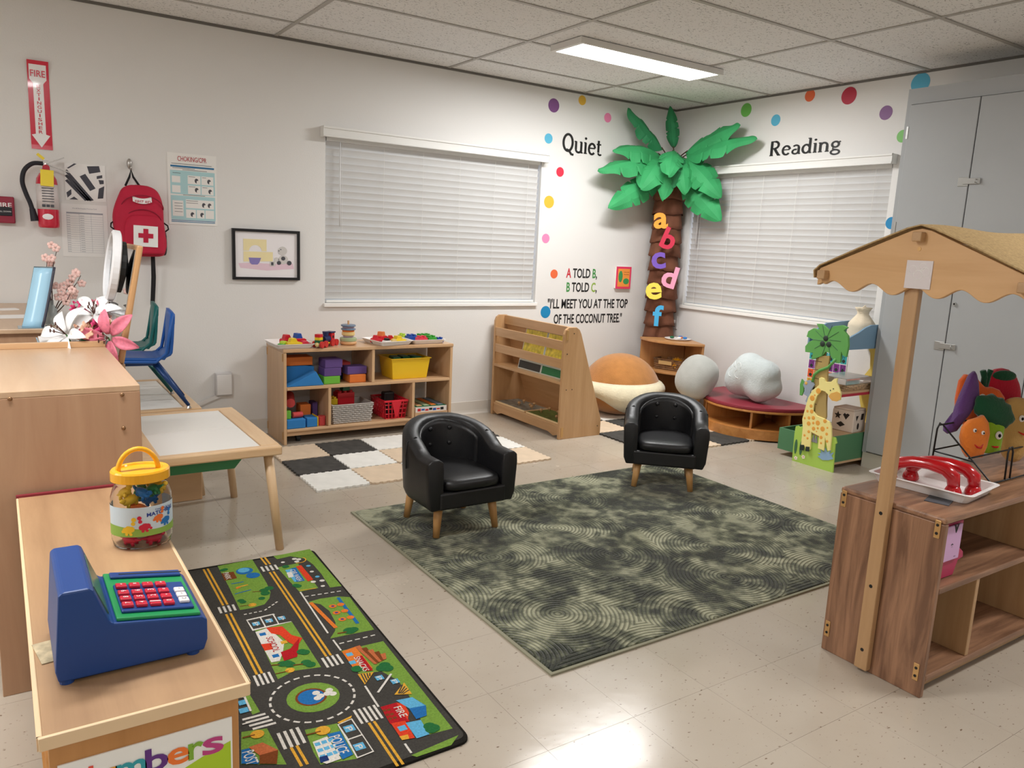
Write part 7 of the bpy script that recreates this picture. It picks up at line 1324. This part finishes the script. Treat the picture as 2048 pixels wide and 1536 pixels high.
# ---- acrylic sign holder, papers
mat('acrylic_blue', '#d4ecff', .08, trans=.75, k=1); mat('sheet_blue', '#a8d4fc', .25, k=1.1); mat('dark_edge', '#3c3c48', .4)  # opaque pale blue is light reflected off the clear acrylic, put into the colour
t = thing('sign_holder', 'leaning clear acrylic sign holder with a pale blue sheet', 'sign holder', (-4.84, -1.2, LZ)); 
def lean(a, b): return (-4.90+.075*a+.055*b*b, -1.2+.05*a*0, LZ+.004+.26*b)
MB(t.location).grid(lambda a, b: (-4.915+.072*a+.06*b**.9, -1.2-.03*a+.05*b, LZ+.003+.25*b), 2, 10).build('blue_sheet', 'sheet_blue', t, solid=.002, smooth=True); MB(t.location).grid(lambda a, b: (-4.915+.072*a+.06*b**.9, -1.194-.03*a+.05*b, LZ+.003+.255*b), 2, 10).build('acrylic_front', 'acrylic_blue', t, solid=.003, smooth=True); MB(t.location).tube([(-4.841+.06*(b/10)**.9, -1.228+.05*b/10, LZ+.003+.255*b/10) for b in range(11)], .006, 6).build('dark_spine', 'dark_edge', t, smooth=True); MB(t.location).box(-4.93, -4.82, -1.25, -1.15, LZ+.0005, LZ+.003).build('foot', 'acrylic_blue', t)
o = MB().box(-.11, .11, -.08, .08, 0, .001).build('paper_sheet', 'paper', None, loc=(-4.93, -.75, LZ+.0005), rot=(0, 0, .1)); tag(o, 'loose white paper sheet on the wall counter', 'paper')
o = MB().box(-.07, .07, -.03, .03, 0, .006).build('envelope_stack', 'paper', None, loc=(-4.98, -.42, LZ+.0005), rot=(0, 0, .3)); tag(o, 'small white stack of cards near the wall on the counter', 'paper')
# ---- letter tray with papers behind the tall shelf and the flower vase
t = thing('paper_tray', 'clear tray of papers beside the flower vase', 'tray', (-4.74, -1.72, .8)); mat('acrylic', '#e4ecec', .1, trans=.7, k=1)
MB(t.location).box(-4.88, -4.745, -1.83, -1.6, .80, .806).box(-4.88, -4.745, -1.83, -1.826, .806, .88).box(-4.88, -4.876, -1.826, -1.6, .806, .88).build('tray', 'acrylic', t); MB(t.location).obox((-4.812, -1.71, .87), (.12, .2, .02), R3(.1, -.06, 0)).build('papers', 'paper', t); 
o = MB().box(-5.2, -4.6, -1.84, -1.56, .78, .798).build('tray_shelf', 'lam_y', None); tag(o, 'narrow maple bridge shelf between the two maple units', 'shelf'); MB().box(-5.2, -5.18, -1.84, -1.56, 0, .78).box(-4.62, -4.6, -1.84, -1.56, 0, .78).build('support', 'lam_v', o)
mat('vase_glass', '#3c8c50', .1, trans=.6, k=1); mat('petal_white', '#e8e8ec', .6); mat('petal_pink', '#d8788c', .6, noise=.2, nscale=60); mat('petal_hot', '#d8487c', .6); mat('petal_peach', '#e4b89c', .7); mat('petal_blush', '#ecc4bc', .7); mat('stem', '#3a6c34', .6); mat('twig', '#4c342c', .7); mat('bud', '#a89444', .6); mat('anther', '#4c2c20', .7)
VX, VY, VZ = -4.70, -1.73, .7985
t = thing('flower_vase', 'green glass vase of artificial lilies and blossoms', 'flowers', (VX, VY, VZ)); 
MB().lathe([(.035, 0), (.042, .004), (.045, .06), (.042, .1), (.04, .1), (.042, .06), (.038, .008), (0, .008)], (0, 0, 0), 24).build('vase', 'vase_glass', t, smooth=True)
def lily(c, nrm, r, m_, seed, np_=6):
    nrm = Vector(nrm).normalized(); a_ = nrm.orthogonal().normalized(); b_ = nrm.cross(a_); c = Vector(c); rnd = random.Random(seed); head = None
    for k in range(np_):
        th_ = 2*math.pi*k/np_+rnd.uniform(-.15, .15); d = a_*math.cos(th_)+b_*math.sin(th_); s_ = nrm.cross(d); rr = r*rnd.uniform(.9, 1.1)
        def pt(a, b, d=d, s_=s_, rr=rr):
            w = .2*rr*math.sin(math.pi*min(1, b*.92+.06))**.8*(2*a-1); return c+d*rr*(.12+.88*b)+nrm*rr*(.45*b-.42*b*b-.12*abs(2*a-1)*math.sin(math.pi*b)*-1)+s_*w
        p = MB().grid(pt, 4, 8).build('petal', m_, t, smooth=True, solid=.0012)
        if head is None: head = p
    for k in range(5):
        d = (a_*math.cos(k*1.257)+b_*math.sin(k*1.257))*r*.14+nrm*r*.5
        MB().cyl(c, c+d, .0014, n=5).ell(c+d, (.003, .003, .0075), 6, 4).build('stamen', 'anther', t)
    MB().tube([c, c-nrm*.03+Vector((0, 0, -.03)), Vector((0, 0, .06))], .003, 6).build('stem', 'stem', t, smooth=True)
VC = Vector((VX, VY, VZ))
lily(Vector((-4.655, -1.85, .905))-VC, (-.5, -1, .1), .118, 'petal_pink', 1)
lily(Vector((-4.79, -1.8, .915))-VC, (-.7, -.5, .5), .115, 'petal_white', 2)
lily(Vector((-4.69, -1.76, .985))-VC, (-.2, -.7, .8), .1, 'petal_white', 3)
lily(Vector((-4.65, -1.72, .99))-VC, (.2, -.6, .7), .08, 'petal_white', 4)
def ruffle(c, r, m_, seed):
    rnd = random.Random(seed); c = Vector(c)
    for k in range(14):
        zz = 1-1.4*(k+.5)/14; a = k*2.4; q = math.sqrt(max(0, 1-zz*zz)); d = Vector((q*math.cos(a), q*math.sin(a), zz)); s_ = d.orthogonal().normalized(); u_ = d.cross(s_)
        MB().grid(lambda x, y: c+d*r*(.6+.3*y)+s_*r*.45*(2*x-1)*(1-.3*y)+u_*r*.25*(y-.3)+d*.006*math.sin(7*x), 4, 3).build('petal', m_, t, smooth=True, solid=.001)
ruffle(Vector((-4.735, -1.82, .92))-VC, .045, 'petal_peach', 5); ruffle(Vector((-4.70, -1.8, .935))-VC, .035, 'petal_hot', 6); ruffle(Vector((-4.73, -1.7, 1.0))-VC, .038, 'petal_hot', 7); ruffle(Vector((-4.66, -1.74, .96))-VC, .045, 'petal_blush', 8); ruffle(Vector((-4.67, -1.72, 1.01))-VC, .035, 'petal_pink', 9)
for b in ((-.0, .0, .14), (.05, -.03, .15)): MB().ell(b, (.016, .014, .024), 10, 8, R=R3(.5, .6, 0)).build('bud', 'bud', t, smooth=True)
# blossom twigs in their own bottle on the wall counter
t = thing('blossom_branch', 'pale pink blossom twigs standing on the wall counter', 'flowers', (-4.80, -1.12, LZ)); rnd = random.Random(12)
MB().lathe([(.024, .0), (.026, .004), (.026, .07), (.012, .09), (.012, .11), (.01, .11), (.01, .09), (.022, .068), (.022, .006), (0, .006)], (0, 0, 0), 18).build('bottle', 'acrylic', t, smooth=True)
for (tip, k) in (((-.0, .0, .28), 1), ((.03, .02, .33), 2), ((.08, -.02, .2), 3), ((.12, .02, .22), 4), ((-.04, .05, .21), 5), ((.09, -.05, .15), 6)):
    tip = Vector(tip); p0 = Vector((0, 0, .03)); pts = [p0+(tip-p0)*f+Vector((.012*math.sin(5*f+k), .01*math.cos(4*f+k), 0))*f for f in [i/6 for i in range(7)]]
    tw = MB().tube(pts, [.003-.0003*i for i in range(7)], 6).build('twig', 'twig', t, smooth=True)
    for i in (3, 4, 5, 6, 6):
        c = pts[i]+Vector((rnd.uniform(-.02, .02), rnd.uniform(-.02, .02), rnd.uniform(-.01, .02))); nv = Vector((rnd.uniform(-.6, .2), -1, rnd.uniform(0, .8))).normalized(); a_ = nv.orthogonal().normalized(); b_ = nv.cross(a_)
        fl = MB()
        for q in range(5): fl.ell(c+(a_*math.cos(q*1.257)+b_*math.sin(q*1.257))*.011, (.0085, .004, .0085), 7, 5)
        fl.build('blossom', 'petal_blush', tw, smooth=True)
# ================================================================ CASH REGISTER
mat('reg_blue', '#1c4488', .4, k=1.0); mat('reg_green', '#1f8c50', .4); mat('key_red', '#c02038', .4); mat('key_white', '#e0dcdc', .4); mat('reg_screen', '#4c6c5c', .25)
t = thing('toy_cash_register', 'blue toy cash register with red number keys on the counter', 'toy cash register', (-4.84, -3.67, KZ)); GO = t.location
y0, y1 = -3.77, -3.56; Z0 = KZ+.006
MB(GO).prism([(-4.952, Z0), (-4.728, Z0), (-4.7215, .61), (-4.7215, .648), (-4.73, .655), (-4.868, .676), (-4.874, .68), (-4.896, .74), (-4.901, .745), (-4.94, .745), (-4.946, .74), (-4.956, .61)], 'y', y0, y1).build('body', 'reg_blue', t, bevel=.0035, seg=2)
for x in (-4.94, -4.745):
    for y in (y0+.012, y1-.012): MB(GO).cyl((x, y, KZ+.0003), (x, y, Z0+.002), .011, n=14).build('foot', 'reg_blue', t)
sl = math.atan2(.676-.655, -.868+.73) ; ax = Vector((-.138, 0, .021)).normalized(); up_ = Vector((.021, 0, .138)).normalized()
def onp(u, v, h): # u from the right lip to the left, v along y, h above the sloped deck
    return Vector((-4.732, 0, .6552))+ax*u+Vector((0, v, 0))+up_*h
def slab(u0, u1, v0, v1, h0, h1): return MB(GO).add([onp(u, v, h) for h in (h0, h1) for v in (v0, v1) for u in (u0, u1)], [(0, 2, 3, 1), (4, 5, 7, 6), (0, 1, 5, 4), (2, 6, 7, 3), (0, 4, 6, 2), (1, 3, 7, 5)])
slab(.0, .134, y0+.006, y1-.004, 0, .006).build('green_deck', 'reg_green', t, bevel=.002)
kp = slab(.008, .125, y0+.022, y0+.138, .006, .011).build('key_panel', 'reg_blue', t, bevel=.002); cs_ = slab(.002, .125, y1-.036, y1-.012, .006, .011).build('card_slot', 'reg_blue', t, bevel=.002); slab(.0, .11, y1-.026, y1-.022, .0108, .0115).build('slot_gap', 'dark_gap', cs_)
lab = [['7', '8', '9', '\u00f7'], ['4', '5', '6', '\u00d7'], ['1', '2', '3', '-'], ['0', '.', '=', '+']]
BASE = Matrix((Vector((0, 1, 0)), ax, up_)).transposed()   # key labels read from the customer side: text runs along +y
for c in range(4):
    for r in range(4):
        u = .114-.022*c; v = y0+.04+.0255*r+(.006 if r == 3 else 0); k = slab(u-.009, u+.009, v-.0085, v+.0085, .011, .017).build('key', 'key_red', kp, bevel=.002)
        _m = MB(GO); put_text(_m, lab[c][r], onp(u, v, .0178), BASE, .012, height=None, width=.0055 if lab[c][r] not in '.-1' else .003, center=True, bold=.01); _m.build('key_label', 'key_white', kp, recalc=False)
for r, s_ in enumerate(('C', 'OFF', 'ON')): 
    v = y0+.046+.0225*r; k = slab(.013, .03, v-.009, v+.009, .011, .0165).build('white_key', 'key_white', kp, bevel=.002); _m = MB(GO); put_text(_m, s_, onp(.0215, v, .017), BASE, .01, width=.006, center=True); _m.build('key_label', 'ink', kp, recalc=False)
MB(GO).add([(-4.8735-.0006, y0+.03, .6815), (-4.894-.0006+.0, y0+.03, .734), (-4.894-.0006, y1-.03, .734), (-4.8735-.0006, y1-.03, .6815)], [(0, 1, 2, 3)]).build('display', 'reg_screen', t, solid=.004)
o = MB().box(-.02, .02, -.04, .04, 0, .0015).build('picture_card', mat('card_print', '#b8a888', .4, noise=.4, nscale=40), None, loc=(-4.958, -3.64, KZ+.0005), rot=(0, 0, .15)); tag(o, 'small colourful card lying behind the cash register', 'card')
# ================================================================ JAR OF MATCHING DINOSAURS
mat('jar_clear', '#f4f4f4', .06, trans=1, ior=1.12, k=1); mat('lid_yellow', '#e8a820', .3, coat=.2); mat('jar_label', '#c0d0da', .4); mat('dino_yellow', '#dcb42c', .4); mat('dino_red', '#c01c3c', .35); mat('dino_blue', '#1f6cb0', .35); mat('dino_green', '#2c7c44', .4); mat('dino_orange', '#dc6c28', .4); mat('label_grass', '#84a848', .5); mat('label_navy', '#28408c', .5)
JX, JY = -4.742, -3.185
t = thing('toy_jar', 'clear jar of dinosaur counters with a yellow handled lid', 'jar', (JX, JY, KZ+.0005)); sx, sy = 1.0, .86
MB().lathe([(.05, 0), (.062, .004), (.066, .02), (.066, .12), (.06, .14), (.055, .15), (.055, .165), (.0535, .165), (.0535, .15), (.058, .139), (.0643, .12), (.0643, .02), (.06, .006), (0, .0025)], (0, 0, 0), 40, sx, sy).build('jar', 'jar_clear', t, smooth=True)
n = 48; a0_, a1_ = math.radians(150), math.radians(400)
lb = MB().grid(lambda a, b: ((.0668*sx)*math.cos(a0_+(a1_-a0_)*a), (.0668*sy)*math.sin(a0_+(a1_-a0_)*a), .035+.07*b), n, 2).build('label', 'jar_label', t, smooth=True)
MB().grid(lambda a, b: ((.0671*sx)*math.cos(a0_+(a1_-a0_)*a), (.0671*sy)*math.sin(a0_+(a1_-a0_)*a), .035+.02*b+.006*b*math.sin(8*a)), n, 2).build('label_grass', 'label_grass', lb, smooth=True)
def on_label(a, z, d=.0004): return Vector(((.0671+d)*sx*math.cos(a), (.0671+d)*sy*math.sin(a), z))
_m = MB(); vs, fs = glyphs('MATCHING', 1, .03); x0 = min(v[0] for v in vs); x1 = max(v[0] for v in vs)
_m.add([on_label(math.radians(272)+(v[0]-x0)/(x1-x0)*1.05, .081+v[1]*.0125+.006*(v[0]-x0)/(x1-x0)) for v in vs], fs); vs, fs = glyphs('Count & Sort', 1, .01); x0 = min(v[0] for v in vs); x1 = max(v[0] for v in vs); _m.add([on_label(math.radians(288)+(v[0]-x0)/(x1-x0)*.6, .094+v[1]*.006) for v in vs], fs)
_m.build('label_text', 'label_navy', lb, recalc=False)
_m = MB()
def dino(c, k, s_=1, fl=1):
    a, z = c
    for (da, dz, r) in ((0, 0, .008), (.08, .001, .006), (-.09, -.001, .006), (-.17*fl, -.004, .003), (.13*fl, .012, .004), (.15*fl, .02, .0045), (-.06, -.009, .003), (.06, -.009, .003)):
        _m.add([on_label(a+(da+r/.067*math.cos(q)*1.0)*s_, z+(dz+r*math.sin(q))*s_, .0008) for q in [2*math.pi*i/10 for i in range(10)]], [tuple(range(10))], k)
dino((math.radians(238), .053), 0, 1.2); dino((math.radians(268), .058), 1, 1.1, -1); dino((math.radians(295), .075), 2, 1); dino((math.radians(312), .064), 3, 1.1)
_m.build('label_dinosaurs', ['dino_yellow', 'dino_red', 'dino_orange', 'dino_blue'], lb, recalc=False)
MB().lathe([(.06, .158), (.064, .16), (.064, .18), (.061, .184), (.05, .184), (.048, .18), (.03, .18), (0, .182)], (0, 0, 0), 40, sx, sy).build('lid', 'lid_yellow', t, smooth=False)
MB().tube([(.048*math.cos(a)*.9-.004, 0+.0, .175+.055*math.sin(a)) for a in [math.pi*i/16 for i in range(17)]], .0058, 8).build('handle', 'lid_yellow', t, smooth=True)
rnd = random.Random(3)
for i, (x, y, z, c) in enumerate(((-.03, -.02, .02, 'red'), (.02, -.028, .018, 'red'), (.03, .02, .02, 'red'), (-.02, .025, .02, 'red'), (0, 0, .045, 'orange'), (.03, -.01, .055, 'blue'), (-.03, .01, .055, 'green'), (-.025, -.02, .115, 'yellow'), (-.035, -.005, .13, 'yellow'), (.0, -.025, .13, 'blue'), (.022, -.015, .132, 'green'), (.035, -.008, .137, 'yellow'), (.0, .02, .12, 'green'), (.02, .02, .1, 'blue'), (-.01, -.01, .09, 'orange'))):
    R = R3(rnd.uniform(-.5, .5), rnd.uniform(-.5, .5), rnd.uniform(0, 6)); c_ = Vector((x, y, z)); d = MB((0, 0, 0)).ell(c_, (.021, .011, .011), 12, 8, R=R)
    d.ell(c_+R@Vector((.02, 0, .008)), (.007, .005, .006), 8, 6).cyl(c_+R@Vector((-.015, 0, 0)), c_+R@Vector((-.034, 0, .002)), .006, .001, n=8)
    for (q, w) in ((.01, .006), (.01, -.006), (-.01, .006), (-.01, -.006)): d.cyl(c_+R@Vector((q, w, -.004)), c_+R@Vector((q, w, -.015)), .004, n=6)
    o = d.build('dinosaur_counter', 'dino_'+c, None, smooth=True, loc=(JX, JY, KZ+.0005)); tag(o, {'red': 'crimson', 'orange': 'orange', 'blue': 'blue', 'green': 'green', 'yellow': 'yellow'}[c]+' plastic dinosaur counter '+['at the bottom front left of the jar', 'at the bottom front right of the jar', 'at the bottom back right of the jar', 'at the bottom back left of the jar', 'low in the middle of the jar', 'behind the right of the jar label', 'behind the left of the jar label', 'at the upper left front of the jar', 'under the lid at the left of the jar', 'under the lid at the front of the jar', 'under the lid right of the middle of the jar', 'under the lid at the right of the jar', 'at the upper back of the jar', 'at the back right above the jar label', 'in the middle above the jar label'][i], 'toy dinosaur', c+' dinosaur counters in the jar')
